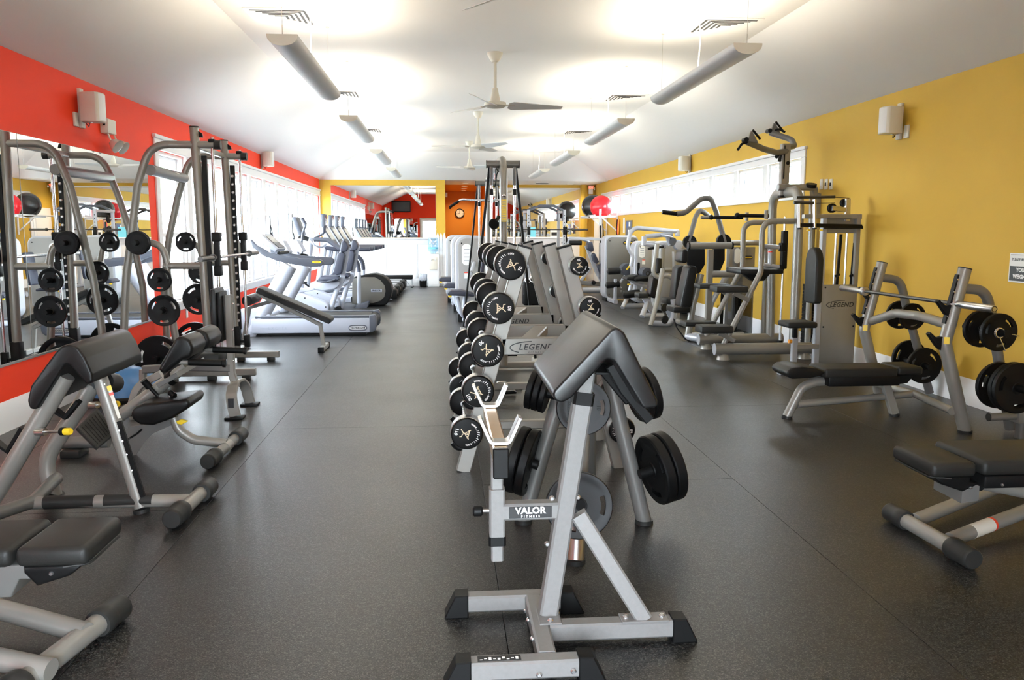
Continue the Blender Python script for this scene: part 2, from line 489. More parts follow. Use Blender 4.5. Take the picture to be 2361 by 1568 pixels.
# white panelled wainscot with a ledge under the back mirrors
def wainscot(x0, x1, y, n):
    b = MB(); b.box((x0, y, 0), (x1, y + 0.14, 1.24)); w = struct('wall_wainscot', b, 'white_trim')
    b = MB(); b.box((x0, y - 0.07, 1.24), (x1, y + 0.02, 1.28), bev=0.008); b.build('ledge', 'white_trim', w)
    b = MB(); b.box((x0, y - 0.025, 1.10), (x1, y, 1.24), bev=0.004); b.build('top_rail', 'white_trim', w)
    b = MB(); b.box((x0, y - 0.03, 0), (x1, y, 0.2), bev=0.004); b.build('bottom_rail', 'white_trim', w)
    k = (x1 - x0) / n
    for i in range(n + 1):
        b = MB(); c = x0 + i * k
        b.box((max(x0, c - 0.06), y - 0.025, 0.2), (min(x1, c + 0.06), y, 1.10), bev=0.004); b.build('stile', 'white_trim', w)
    me = None
    q = 0.1
    for i in range(int((x1 - x0) / q)):
        if me is None:
            b = MB(); b.box((x0 + 0.001, y - 0.010, 0.2), (x0 + q - 0.001, y, 1.10), bev=0.0015, seg=1)
            o = b.build('beadboard', 'white_trim', w); me = o
        else:
            o = me.copy(); COL.objects.link(o); o.location.x = i * q
wainscot(XL, ALC0 + 0.01, D1, 4)
wainscot(ALC1, XR, D2, 4)

# ---- left window bank: eleven double-hung windows
pitch = (LY1 - LY0) / NW
def rect_frame(b, axis, c, a0, a1, z0, z1, w, d):
    """picture-frame of four members in the plane axis = c"""
    def bx(p0, p1, q0, q1):
        if axis == 'X': b.box((c - d / 2, p0, q0), (c + d / 2, p1, q1), bev=0.003, seg=1)
        else: b.box((p0, c - d / 2, q0), (p1, c + d / 2, q1), bev=0.003, seg=1)
    bx(a0, a0 + w, z0, z1); bx(a1 - w, a1, z0, z1); bx(a0 + w, a1 - w, z0, z0 + w); bx(a0 + w, a1 - w, z1 - w, z1)
for i in range(NW):
    a0 = LY0 + i * pitch + (0.10 if i else 0.02); a1 = LY0 + (i + 1) * pitch - (0.10 if i < NW - 1 else 0.02)
    zm = 1.40
    b = MB(); rect_frame(b, 'X', XL - 0.085, a0 - 0.002, a1 + 0.002, LZ0, LZ1, 0.035, 0.13)
    w = struct('window_%d' % (i + 1), b, 'white_trim')
    b = MB(); rect_frame(b, 'X', XL - 0.105, a0 + 0.034, a1 - 0.034, zm - 0.03, LZ1 - 0.034, 0.05, 0.03); b.build('upper_sash', 'white_trim', w)
    b = MB(); rect_frame(b, 'X', XL - 0.070, a0 + 0.034, a1 - 0.034, LZ0 + 0.034, zm + 0.03, 0.05, 0.03); b.build('lower_sash', 'white_trim', w)
    b = MB(); b.box((XL - 0.107, a0 + 0.08, zm), (XL - 0.103, a1 - 0.08, LZ1 - 0.08)); b.build('pane', 'glass', w)
    b = MB(); b.box((XL - 0.072, a0 + 0.08, LZ0 + 0.08), (XL - 0.068, a1 - 0.08, zm)); b.build('pane', 'glass', w)
tn = 0
def trim(b, mname='white_trim'):
    global tn
    tn += 1
    return struct('trim_%d' % tn, b, mname)
for i in range(NW + 1):
    c = LY0 + i * pitch
    b = MB()
    lo, hi = (c - 0.10, c + 0.10)
    if i == 0: lo, hi = c - 0.10, c + 0.022
    if i == NW: lo, hi = c - 0.022, D1
    b.box((XL - 0.15 if 0 < i < NW else XL, lo, LZ0), (XL + 0.02, hi, LZ1 + 0.01), bev=0.003, seg=1); trim(b)
b = MB(); b.box((XL, LY0 - 0.10, LZ1), (XL + 0.022, D1, LZ1 + 0.12), bev=0.003, seg=1)
b.box((XL, LY0 - 0.125, LZ1 + 0.12), (XL + 0.045, D1, LZ1 + 0.165), bev=0.012); b.box((XL, LY0 - 0.11, LZ1 - 0.0), (XL + 0.032, D1, LZ1 + 0.02), bev=0.006); trim(b)
b = MB(); b.box((XL - 0.1, LY0 - 0.13, LZ0 - 0.035), (XL + 0.06, D1, LZ0), bev=0.008); b.box((XL, LY0 - 0.10, LZ0 - 0.12), (XL + 0.02, D1, LZ0 - 0.035), bev=0.003); trim(b)

# ---- right clerestory: eleven fixed lights
rp = (RY1 - RY0) / NW
for i in range(NW):
    a0 = RY0 + i * rp + (0.075 if i else 0.02); a1 = RY0 + (i + 1) * rp - (0.075 if i < NW - 1 else 0.02)
    b = MB(); rect_frame(b, 'X', XR + 0.085, a0 - 0.002, a1 + 0.002, RZ0, RZ1, 0.03, 0.13)
    w = struct('window_%d' % (NW + i + 1), b, 'white_trim')
    b = MB(); rect_frame(b, 'X', XR + 0.11, a0 + 0.03, a1 - 0.03, RZ0 + 0.03, RZ1 - 0.03, 0.035, 0.03); b.build('sash', 'white_trim', w)
    b = MB(); b.box((XR + 0.108, a0 + 0.06, RZ0 + 0.06), (XR + 0.112, a1 - 0.06, RZ1 - 0.06)); b.build('pane', 'glass', w)
for i in range(NW + 1):
    c = RY0 + i * rp
    lo, hi = (c - 0.075, c + 0.075)
    if i == 0: lo, hi = c - 0.09, c + 0.022
    if i == NW: lo, hi = c - 0.022, c + 0.09
    b = MB(); b.box((XR - 0.02, lo, RZ0), (XR + 0.15 if 0 < i < NW else XR, hi, RZ1 + 0.01), bev=0.003, seg=1); trim(b)
b = MB(); b.box((XR - 0.022, RY0 - 0.09, RZ1), (XR, RY1 + 0.09, RZ1 + 0.09), bev=0.003, seg=1)
b.box((XR - 0.045, RY0 - 0.12, RZ1 + 0.09), (XR, RY1 + 0.12, RZ1 + 0.135), bev=0.012); b.box((XR - 0.03, RY0 - 0.1, RZ1), (XR, RY1 + 0.1, RZ1 + 0.015), bev=0.005); trim(b)
b = MB(); b.box((XR - 0.022, RY0 - 0.09, RZ0 - 0.06), (XR, RY1 + 0.09, RZ0), bev=0.004); trim(b)

# white glazed door at the far right corner
b = MB(); b.box((XR - 0.03, 22.75, 0), (XR - 0.001, 23.9, 2.08), bev=0.004); d = struct('door_1', b, 'white_trim')
b = MB(); b.box((XR - 0.045, 22.86, 0.02), (XR - 0.03, 23.8, 2.0), bev=0.003); b.build('door_leaf', 'white_trim', d)
b = MB(); b.box((XR - 0.052, 22.98, 0.3), (XR - 0.045, 23.68, 1.85)); b.build('pane', 'white', d)
# glazed door behind the camera (left part mirrored), widened to two leaves for daylight
b = MB(); rect_frame(b, 'Y', YF - 0.06, -1.25, 0.75, 0.0, 2.15, 0.09, 0.18); d = struct('door_2', b, 'cream')
for a0, a1, hx in ((-1.16, -0.255, -0.31), (-0.245, 0.66, -0.19)):
    b = MB(); rect_frame(b, 'Y', YF - 0.07, a0, a1, 0.02, 2.06, 0.08, 0.045); b.build('door_leaf', 'white_trim', d)
    b = MB(); b.box((a0 + 0.08, YF - 0.073, 0.10), (a1 - 0.08, YF - 0.068, 1.98)); b.build('pane', 'glass', d)
    b = MB(); b.cyl((hx, YF - 0.05, 0.85), (hx, YF + 0.05, 0.85), 0.01); b.cyl((hx, YF - 0.05, 1.25), (hx, YF + 0.05, 1.25), 0.01); b.cyl((hx, YF + 0.05, 0.8), (hx, YF + 0.05, 1.3), 0.014); b.build('door_handle', 'chrome', d)

# ---- mirrors
def mirror(label, axis, c, side, a0, a1, z0, z1, group):
    r = thing('wall_mirror', label, 'mirror', (c, a0, z0) if axis == 'X' else (a0, c, z0), group)
    b = MB(); g = MB()
    if axis == 'X':
        b.box((c + side * 0.002, a0, z0), (c + side * 0.008, a1, z1)); g.box((c + side * 0.0081, a0 + 0.003, z0 + 0.003), (c + side * 0.0086, a1 - 0.003, z1 - 0.003))
    else:
        b.box((a0, c + side * 0.002, z0), (a1, c + side * 0.008, z1)); g.box((a0 + 0.003, c + side * 0.0081, z0 + 0.003), (a1 - 0.003, c + side * 0.0086, z1 - 0.003))
    b.build('backing', 'mirror_edge', r); g.build('mirror_glass', 'mirror', r)
    return r
mirror('frameless wall mirror on the red wall, nearest the camera', 'X', XL, 1, 1.1, 3.86, 0.49, 2.18, 'mirrors on the red wall')
mirror('frameless mirror on the red wall at the left picture edge, before the dark seam', 'X', XL, 1, 3.865, 6.63, 0.49, 2.18, 'mirrors on the red wall')
mirror('frameless mirror on the red wall between the dark seam and the windows', 'X', XL, 1, 6.635, 9.40, 0.49, 2.18, 'mirrors on the red wall')
mirror('wide mirror above the white ledge on the left yellow end wall', 'Y', D1, -1, -2.91, -0.19, 1.285, 2.635, 'end wall mirrors')
mr = mirror('wide mirror above the white ledge beside the squat rack', 'Y', D2, -1, 1.36, 4.08, 1.285, 2.65, 'end wall mirrors')
b = MB(); b.box((4.08, D2 - 0.012, 1.285), (4.12, D2, 2.69), bev=0.002, seg=1); b.box((1.34, D2 - 0.012, 2.65), (4.08, D2, 2.69), bev=0.002, seg=1); b.build('mirror_trim', 'white_trim', mr)
for a0_, a1_, w_ in ((-3.1, -1.36, 'left of the doorway'), (0.86, 2.4, 'just right of the doorway'), (2.41, 4.3, 'nearest the yellow wall')):
    mirror('tall mirror on the red front wall behind the camera, ' + w_, 'Y', YF, 1, a0_, a1_, 0.45, 2.12, 'mirrors on the front wall')
b = MB(); b.box((XL + 0.001, 1.1, 0.472), (XL + 0.014, 9.40, 0.489), bev=0.002, seg=1); trim(b, 'brushed')

# outside: paving and trees, washed out by the daylight
b = MB(); b.box((-60, -30, -0.4), (60, 80, -0.3)); g = struct('ground', b, 'ground')
def tree(name, label, x, y, h, r, seed):
    rnd = random.Random(seed)
    t = thing(name, label, 'tree', (x, y, -0.3), 'trees outside the windows')
    b = MB(); b.tube([(x, y, -0.3), (x + 0.1, y, h * 0.5), (x, y + 0.1, h * 0.8)], 0.14, seg=9, r2=0.05); b.build('trunk', 'bark', t)
    b = MB()
    for k in range(26):
        a = rnd.uniform(0, 2 * PI); rr = r * rnd.uniform(0.2, 1); z = h * rnd.uniform(0.4, 1.0)
        s = bmesh.ops.create_icosphere(b.bm, subdivisions=2, radius=r * rnd.uniform(0.25, 0.45))
        c = V((x + rr * math.cos(a), y + rr * math.sin(a), z))
        for v in s['verts']: v.co = c + v.co * rnd.uniform(0.85, 1.15)
    b.build('crown', 'leaf', t)
tree('garden_tree', 'small leafy tree seen pale through the first left window', -9.0, 20.0, 3.4, 1.6, 3)
tree('garden_tree', 'broader leafy tree standing behind the nearer garden tree', -12.5, 31.0, 4.2, 2.2, 5)

# daylight guides: portals in the window banks (they emit nothing, they tell the renderer where the sky comes in)
def portal(x, y0, y1, z0, z1, ry):
    l = bpy.data.lights.new('window_daylight', 'AREA'); l.shape = 'RECTANGLE'
    l.size = z1 - z0; l.size_y = y1 - y0; l.energy = 1; l.cycles.is_portal = True
    o = bpy.data.objects.new('window_daylight', l); COL.objects.link(o)
    o.location = (x, (y0 + y1) / 2, (z0 + z1) / 2); o.rotation_euler = (0, ry, 0)
portal(XL - 0.17, LY0, LY1, LZ0, LZ1, -PI / 2)
portal(XR + 0.17, RY0, RY1, RZ0, RZ1, PI / 2)
l = bpy.data.lights.new('door_daylight', 'AREA'); l.shape = 'RECTANGLE'; l.size = 2.0; l.size_y = 2.1; l.cycles.is_portal = True
o = bpy.data.objects.new('door_daylight', l); COL.objects.link(o); o.location = (-0.25, YF - 0.17, 1.05); o.rotation_euler = (PI / 2, 0, 0)

# ---- ceiling: pendant uplights, fans, vents, downlights
def pendant(x, y, label):
    L = 2.4; zt = 2.79
    t = thing('pendant_light', label, 'light', (x, y, zt), 'pendant uplights')
    n = 16
    outer = [(-0.105 * math.cos(PI * k / n), -0.075 * math.sin(PI * k / n) ** 0.8) for k in range(n + 1)]
    inner = [(0.097 * math.cos(PI * k / n), -0.067 * math.sin(PI * k / n) ** 0.8) for k in range(n + 1)]
    b = MB(); b.prism([(x + p, y, zt + q) for p, q in outer + inner], (0, L, 0)); b.build('trough', 'white', t)
    for yy in (y - 0.006, y + L - 0.002):
        b = MB(); b.prism([(x + p * 1.01, yy, zt + q * 1.02 + 0.002) for p, q in outer], (0, 0.008, 0)); b.build('end_cap', 'cream', t)
    for dx in (-0.04, 0.04):
        b = MB(); b.cyl((x + dx, y + 0.06, zt - 0.035), (x + dx, y + L - 0.06, zt - 0.035), 0.013, seg=10); b.build('lamp_tube', 'tube_light', t)
    for yy in (y + 0.02, y + L - 0.02):
        b = MB(); b.cyl((x, yy, zt - 0.02), (x, yy, zt + 0.07), 0.004, seg=6); b.cyl((x, yy, zt + 0.07), (x, yy, ZC), 0.0018, seg=5)
        b.cyl((x, yy, ZC - 0.012), (x, yy, ZC), 0.018, seg=10); b.build('hanger', 'brushed', t)
    b = MB(); b.tube([(x, y + 1.2, zt - 0.02), (x + 0.02, y + 1.2, zt + 0.3), (x, y + 1.22, ZC)], 0.006, bend=0.2, seg=6); b.build('power_cord', 'white', t)
    l = bpy.data.lights.new('uplight', 'AREA'); l.shape = 'RECTANGLE'; l.size = 0.17; l.size_y = L - 0.1
    l.energy = LAMP_POWER; l.color = LAMP_COLOR
    o = bpy.data.objects.new('uplight', l); COL.objects.link(o); o.parent = t; o.location = (0, L / 2, 0.004); o.rotation_euler = (PI, 0, 0)
rows = ('nearest, mostly out of the frame', 'first in view', 'second in view', 'third in view', 'farthest')
for i, y in enumerate((2.0, 6.0, 10.0, 14.0, 18.0)):
    pendant(-1.09, y, 'white half-round pendant uplight over the left aisle, ' + ['overhead by the camera', 'the one before the large left vent', 'second visible from the camera', 'third visible from the camera', 'nearest the end wall'][i])
    pendant(2.2, y, 'white half-round pendant uplight over the right aisle, ' + ['overhead by the camera', 'the one before the large right vent', 'second visible from the camera', 'third visible from the camera', 'nearest the end wall'][i])

def fan(x, y, a0, label):
    t = thing('ceiling_fan', label, 'fan', (x, y, ZC), 'ceiling fans')
    b = MB(); b.lathe([(0.0, 0), (0.085, 0), (0.085, -0.02), (0.06, -0.075), (0.035, -0.10), (0, -0.10)], (x, y, ZC), (0, 0, 1)); b.build('canopy', 'cream', t)
    b = MB(); b.cyl((x, y, ZC - 0.09), (x, y, 2.98), 0.017, seg=12); b.build('downrod', 'cream', t)
    b = MB(); b.lathe([(0, 3.02), (0.03, 3.02), (0.055, 2.89), (0.055, 2.875), (0.12, 2.865), (0.125, 2.83), (0.09, 2.81), (0.03, 2.80), (0, 2.80)], (x, y, 0), (0, 0, 1)); b.build('motor', 'cream', t)
    for k in range(3):
        a = a0 + k * 2 * PI / 3; d = V((math.cos(a), math.sin(a), 0)); s = V((-d.y, d.x, 0))
        b = MB()
        def q(r, w, side, dz): return V((x, y, 2.835)) + d * r + s * (w * side) + V((0, 0, -side * w * 0.36 + dz))
        st = [(0.15, 0.05), (0.2, 0.085), (0.4, 0.062), (0.6, 0.045), (0.77, 0.03)]
        top = [b.bm.verts.new(q(r, w, sd, 0.003)) for r, w in st for sd in (-1, 1)]
        bot = [b.bm.verts.new(q(r, w, sd, -0.003)) for r, w in st for sd in (-1, 1)]
        m = len(st)
        for i in range(m - 1):
            b.bm.faces.new((top[2 * i], top[2 * i + 2], top[2 * i + 3], top[2 * i + 1]))
            b.bm.faces.new((bot[2 * i + 1], bot[2 * i + 3], bot[2 * i + 2], bot[2 * i]))
            b.bm.faces.new((bot[2 * i], bot[2 * i + 2], top[2 * i + 2], top[2 * i])); b.bm.faces.new((top[2 * i + 1], top[2 * i + 3], bot[2 * i + 3], bot[2 * i + 1]))
        b.bm.faces.new((bot[0], top[0], top[1], bot[1])); b.bm.faces.new((top[-2], bot[-2], bot[-1], top[-1]))
        bl = b.build('blade', 'white', t, sharp=0.3)
        b = MB(); b.bar([V((x, y, 2.842)) + d * 0.09, V((x, y, 2.842)) + d * 0.22], 0.05, 0.008); b.build('blade_bracket', 'cream', bl)
R_ = math.radians
fan(0.59, 4.78, R_(124), 'cream ceiling fan of which only one blade tip shows at the top edge')
fan(0.59, 9.4, R_(8), 'cream three-blade ceiling fan, largest in view')
fan(0.59, 13.95, R_(184), 'cream three-blade ceiling fan, middle one in view')
fan(0.59, 18.5, R_(200), 'cream three-blade ceiling fan, smallest, farthest back')

def vent(x, y, label):
    t = thing('ceiling_vent', label, 'vent', (x, y, ZC), 'ceiling vents')
    S = 0.29
    b = MB(); b.box((x - S, y - S, ZC - 0.012), (x + S, y + S, ZC - 0.001), bev=0.004, seg=1); b.build('vent_plate', 'white', t)
    for k in range(5):
        s = S * (0.82 - 0.16 * k)
        b = MB()
        for sx, sy in ((0, -1), (1 if x < 0 else -1, 0)):
            if sx: b.box((x + sx * s - 0.011, y - s, ZC - 0.016), (x + sx * s + 0.011, y + s, ZC - 0.0125))
            else: b.box((x - s, y + sy * s - 0.011, ZC - 0.016), (x + s, y + sy * s + 0.011, ZC - 0.0125))
        b.build('slot', 'print_black', t)
vn = ('nearest', 'middle', 'far')
for i, y in enumerate((8.0, 12.3, 16.6)):
    vent(-1.45, y, 'square white ceiling vent over the left pendant lights, ' + vn[i] + ' of the row')
    vent(2.69, y, 'square white ceiling vent over the right pendant lights, ' + vn[i] + ' of the row')
t = thing('ceiling_vent', 'small grille in the low soffit above the squat rack', 'vent', (2.75, 23.2, ZW - 0.01))
b = MB(); b.box((2.55, 23.0, ZW - 0.022), (2.95, 23.35, ZW - 0.011)); b.build('vent_plate', 'white', t)
for k in range(5):
    b = MB(); b.box((2.58, 23.03 + 0.06 * k, ZW - 0.027), (2.92, 23.06 + 0.06 * k, ZW - 0.022)); b.build('slot', 'print_black', t)
def downlight(x, y, label):
    t = thing('recessed_downlight', label, 'light', (x, y, ZW - 0.01), 'recessed downlights')
    b = MB(); b.torus((x, y, ZW - 0.012), (0, 0, 1), 0.085, 0.012, 24, 6); b.build('trim_ring', 'white', t)
    b = MB(); b.cyl((x, y, ZW - 0.014), (x, y, ZW - 0.01), 0.078); b.build('lens', 'downlight', t)
    l = bpy.data.lights.new('downlight_beam', 'SPOT'); l.energy = 110; l.color = (1.0, 0.82, 0.55); l.spot_size = 2.6; l.spot_blend = 0.8; l.shadow_soft_size = 0.07
    o = bpy.data.objects.new('downlight_beam', l); COL.objects.link(o); o.parent = t; o.location = (0, 0, -0.02)
for i, y in enumerate((23.4, 24.9, 26.3, 27.6)):
    downlight(0.62 + 0.02 * i, y, 'round recessed downlight in the passage ceiling, ' + ('first', 'second', 'third', 'fourth')[i] + ' from the camera')
downlight(2.2, 23.5, 'round recessed downlight in the soffit left of the small grille')
downlight(3.6, 23.5, 'round recessed downlight in the soffit near the exit sign')
# ------------------------------------------------------------------ weight plates
def plate_mesh(name, slots=True):
    """olympic grip plate of radius 1, axis along local Z, thickness 0.2; three grip slots cut through"""
    bm = bmesh.new()
    nA = 48
    rad = [0.115, 0.22, 0.24, 0.50, 0.64, 0.79, 0.86, 0.97, 1.0]
    hh = [0.10, 0.10, 0.078, 0.078, 0.078, 0.078, 0.10, 0.10, 0.075]
    def hole(i, j):
        return slots and i == 4 and (j % 16) in (0, 1, 2, 15, 14, 13)
    vt = {}
    def vv(i, j, s):
        k = (i, j % nA, s)
        if k not in vt:
            a = 2 * PI * j / nA
            vt[k] = bm.verts.new((rad[i] * math.cos(a), rad[i] * math.sin(a), s * hh[i]))
        return vt[k]
    for j in range(nA):
        for i in range(len(rad) - 1):
            if hole(i, j): continue
            bm.faces.new((vv(i, j, 1), vv(i + 1, j, 1), vv(i + 1, j + 1, 1), vv(i, j + 1, 1)))
            bm.faces.new((vv(i, j + 1, -1), vv(i + 1, j + 1, -1), vv(i + 1, j, -1), vv(i, j, -1)))
        for i in (0, len(rad) - 1):
            bm.faces.new((vv(i, j, -1), vv(i, j + 1, -1), vv(i, j + 1, 1), vv(i, j, 1)))
        if hole(4, j):
            for i in (4, 5): bm.faces.new((vv(i, j, -1), vv(i, j + 1, -1), vv(i, j + 1, 1), vv(i, j, 1)))
            if not hole(4, j - 1): bm.faces.new((vv(4, j, -1), vv(5, j, -1), vv(5, j, 1), vv(4, j, 1)))
            if not hole(4, j + 1): bm.faces.new((vv(4, j + 1, -1), vv(5, j + 1, -1), vv(5, j + 1, 1), vv(4, j + 1, 1)))
    bmesh.ops.recalc_face_normals(bm, faces=bm.faces)
    for f in bm.faces: f.smooth = True
    for e in bm.edges:
        if len(e.link_faces) == 2: e.smooth = e.calc_face_angle(0) < 0.5
    me = bpy.data.meshes.new(name); bm.to_mesh(me); bm.free()
    return me
PLATE_A = plate_mesh('weight_plate'); PLATE_A.materials.append(M['plate'])
PLATE_B = plate_mesh('weight_plate_worn'); PLATE_B.materials.append(M['plate_grey'])
PLATE_C = plate_mesh('weight_plate_plain', False); PLATE_C.materials.append(M['plate'])
def plate(c, axis, r, thick, label, group, spin=0.4, me=None):
    o = bpy.data.objects.new('weight_plate', me or PLATE_A)
    COL.objects.link(o)
    z = V(axis).normalized()
    q = z.to_track_quat('Z', 'Y')
    o.matrix_world = Matrix.Translation(V(c)) @ q.to_matrix().to_4x4() @ Matrix.Rotation(spin, 4, 'Z') @ Matrix.Diagonal((r, r, thick / 0.2, 1))
    tag(o, label, 'weight plate', group)
    return o
def foot_cap(parent, p, d, r=0.045, L=0.13):
    """grey rubber end cap with a raised collar on the end of a foot tube"""
    d = V(d).normalized(); p = V(p)
    b = MB()
    b.lathe([(0, L), (r * 0.86, L), (r * 0.98, L - 0.008), (r, L - 0.02), (r, 0.055), (r * 1.06, 0.05), (r * 1.06, 0.012), (r * 0.98, 0), (0, 0)], p, d, 24)
    return b.build('foot_cap', 'cap', parent)
def bolts(parent, pts, ax, r=0.008, m='chrome', name='bolt'):
    for p in pts:
        b = MB(); b.lathe([(0, 0.009), (r * 0.6, 0.009), (r, 0.004), (r, 0), (0, 0)], p, ax, 10); b.build(name, m, parent)

# ------------------------------------------------------------------ smith machine (against the left windows)
def smith():
    yn, yf = 8.2, 9.38
    HE, TOP = {}, {}
    ym = (yn + yf) / 2
    t = thing('smith_machine', 'tall grey tube smith machine with vertical guide rods and plate horns beside the red wall', 'gym machine', (-2.45, ym, 0))
    for y, near in ((yn, 1), (yf, 0)):
        X = -2.33 if near else -2.36
        b = MB(); b.bar([(-3.0, y, 0.075), (-1.86, y, 0.075)], 0.07, 0.07); b.build('base_tube', 'silver', t)
        for x in (-2.9, -2.28, -1.95):
            b = MB(); b.box((x - 0.04, y - 0.035, 0), (x + 0.04, y + 0.035, 0.045), bev=0.006); b.build('foot', 'cap', t)
        b = MB(); b.oval([(X + 0.04, y, 0.08), (X - 0.005, y, 2.42)], 0.042, 0.042, (1, 0, 0)); b.build('upright', 'silver', t)
        b = MB(); b.lathe([(0, 0.012), (0.042, 0.012), (0.046, 0), (0, 0)], (X - 0.005, y, 2.42), (0, 0, 1)); b.build('upright_cap', 'cap', t)
        # peg strip with holes
        b = MB(); b.box((X + 0.05, y - 0.018, 0.36), (X + 0.098, y + 0.018, 2.16), bev=0.003, seg=1); s = b.build('peg_strip', 'rubber', t)
        for k in range(19 if not near else 0):
            z = 0.46 + k * 0.088
            b = MB(); b.lathe([(0, 0.010), (0.010, 0.010), (0.016, 0.004), (0.016, 0), (0, 0)], (X + 0.074, y - 0.0185, z), (0, -1, 0), 10); b.build('peg', 'brushed', s)
        b = MB(); b.box((X - 0.01, y - 0.045, 0.18), (X + 0.085, y + 0.045, 0.40), bev=0.012); b.build('strip_socket', 'rubber', t)
        # top tube going back over and down as the rear leg
        lean = 0.0
        lp = [uy(px, py, y) for px, py in (((346, 333), (317, 428), (291, 640), (286, 760)) if near else ((437, 360), (409, 458), (389, 553), (378, 660)))]
        for q_ in lp: q_.x = max(q_.x, -3.155)
        b = MB(); b.tube([V((X + 0.18, y, lp[0].z))] + lp + [V((lp[-1].x, y, 0.06))], 0.036, bend=0.24); b.build('rear_leg', 'silver', t)
        b = MB(); b.cyl((X + 0.175, y, lp[0].z), (X + 0.235, y, lp[0].z), 0.043); b.build('top_cap', 'cap', t)
        b = MB(); b.prism([(X + 0.03, y - 0.012, 2.39), (X + 0.065, y - 0.012, 2.37), (X + 0.075, y - 0.012, 2.33), (X + 0.03, y - 0.012, 2.33)], (0, 0.024, 0)); b.build('gusset', 'rubber', t)
        # guide rod, slider, stops
        gx = X + 0.155
        b = MB(); b.cyl((gx, y, 0.20), (gx, y, 2.33), 0.0155, seg=16); b.build('guide_rod', 'chrome', t)
        b = MB(); b.box((gx - 0.03, y - 0.03, 0.16), (gx + 0.03, y + 0.03, 0.30), bev=0.01); b.bar([(X + 0.02, y, 0.225), (gx, y, 0.225)], 0.03, 0.03); b.build('rod_base', 'rubber', t)
        b = MB(); b.box((gx - 0.032, y - 0.03, 2.27), (gx + 0.032, y + 0.03, 2.315), bev=0.01); b.build('rod_collar', 'rubber', t)
        b = MB(); b.box((gx - 0.026, y - 0.03, 1.04), (gx + 0.026, y + 0.03, 1.44), bev=0.01); b.box((gx - 0.042, y - 0.036, 1.35), (gx + 0.042, y + 0.036, 1.44), bev=0.01); b.box((gx - 0.034, y - 0.036, 1.02), (gx + 0.04, y + 0.036, 1.12), bev=0.01); b.build('slider', 'rubber', t)
        b = MB(); b.prism([(X + 0.075, y + 0.022, 1.16), (X + 0.135, y + 0.022, 1.14), (X + 0.13, y + 0.022, 1.29), (X + 0.10, y + 0.022, 1.36), (X + 0.075, y + 0.022, 1.33)], (0, 0.02, 0), bev=0.004, seg=1); b.build('lock_hook', 'cream', t)
        # plate horn frame: horizontal tube, curved upper arm, short rear post
        dx = 0.0 if near else 0.02
        r0 = uy(380, 613, y) if near else uy(462, 606, y)
        b = MB(); b.tube([(X + 0.03, y, r0.z), (r0.x, y, r0.z)], 0.034); b.build('horn_rail', 'silver', t)
        ends = [uy(px, py, y - 0.1) for px, py in (((319, 560), (368, 645), (378, 716), (365, 822)) if near else ((428, 558), (462, 628), (458, 690), (450, 775)))]
        ends[3].z = 0.235
        b = MB(); b.tube([(r0.x + 0.03, y, r0.z - 0.015), (r0.x - 0.01, y, ends[0].z), (ends[0].x - 0.04, y, ends[0].z)], 0.032, bend=0.16); b.build('horn_arm', 'silver', t)
        b = MB(); b.tube([(r0.x + 0.02, y, r0.z), (r0.x + 0.03, y, 0.75), (r0.x + 0.10, y, 0.08)], 0.034, bend=0.3); b.build('horn_post', 'silver', t)
        for e_ in ends:
            b = MB(); b.cyl((e_.x, y - 0.22, e_.z), (e_.x, y, e_.z), 0.024, seg=14); b.cyl((e_.x, y - 0.035, e_.z), (e_.x, y - 0.028, e_.z), 0.05); b.build('plate_horn', 'rubber', t)
        HE[y] = ends; TOP[y] = lp
    ca, cb_ = uy(341, 392, yn), uy(424, 411, yf)
    b = MB(); b.cyl(ca + V((0.02, 0, 0)), cb_, 0.052, seg=24); b.build('top_crossmember', 'silver_dark', t)
    cm = ca.lerp(cb_, 0.62)
    b = MB(); b.box(cm + V((0.040, -0.09, 0.0)), cm + V((0.054, 0.09, 0.03))); b.build('maker_plate', 'brushed', t)
    b = MB(); b.bar([(-2.36, yn, TOP[yn][0].z), (-2.38, yf, TOP[yn][0].z)], 0.05, 0.05); b.build('head_crossmember', 'silver', t)
    b = MB(); b.bar([(-2.95, yn, 0.11), (-2.95, yf, 0.11)], 0.06, 0.06); b.build('rear_crossmember', 'silver', t)
    b = MB(); b.cyl((-2.175, yn - 0.55, 1.20), (-2.185, yf + 0.55, 1.20), 0.0145); b.build('smith_bar', 'chrome', t)
    for y, d in ((yn - 0.56, 1), (yf + 0.56, -1)):
        b = MB(); b.cyl((-2.18, y, 1.20), (-2.18, y + d * 0.40, 1.20), 0.025); b.cyl((-2.18, y + d * 0.40, 1.20), (-2.18, y + d * 0.415, 1.20), 0.036); b.build('bar_sleeve', 'steel_dark', t)
    g = 'plates on the smith machine'
    A = (0, -1, 0)
    n_, f_ = HE[yn], HE[yf]
    def at_(e, dy): return e + V((0, dy, 0))
    plate(at_(n_[0], -0.03), A, 0.108, 0.026, 'small black grip plate on the upper near horn of the smith machine, front one', g, 0.2, PLATE_C)
    plate(at_(n_[0], 0.0), A, 0.112, 0.026, 'small black plate on the upper near horn of the smith machine, behind another', g, 0.7)
    plate(n_[1], A, 0.113, 0.03, 'small black grip plate on the middle near horn of the smith machine', g, 0.5)
    plate(n_[2], A, 0.150, 0.034, 'medium black grip plate on the lower near horn of the smith machine', g, 0.52)
    plate(n_[3], A, 0.222, 0.045, 'large black plate lowest on the near side of the smith machine', g, 0.9)
    plate(f_[0], A, 0.108, 0.026, 'small black three-slot plate on the upper far horn of the smith machine', g, 0.5)
    plate(f_[1], A, 0.125, 0.034, 'black plate on the middle far horn of the smith machine', g, 0.3)
    plate(f_[2], A, 0.17, 0.034, 'black plate on the lower far horn of the smith machine', g, 0.1)
    plate(f_[3], A, 0.222, 0.04, 'large black plate lowest on the far side of the smith machine', g, 0.1)
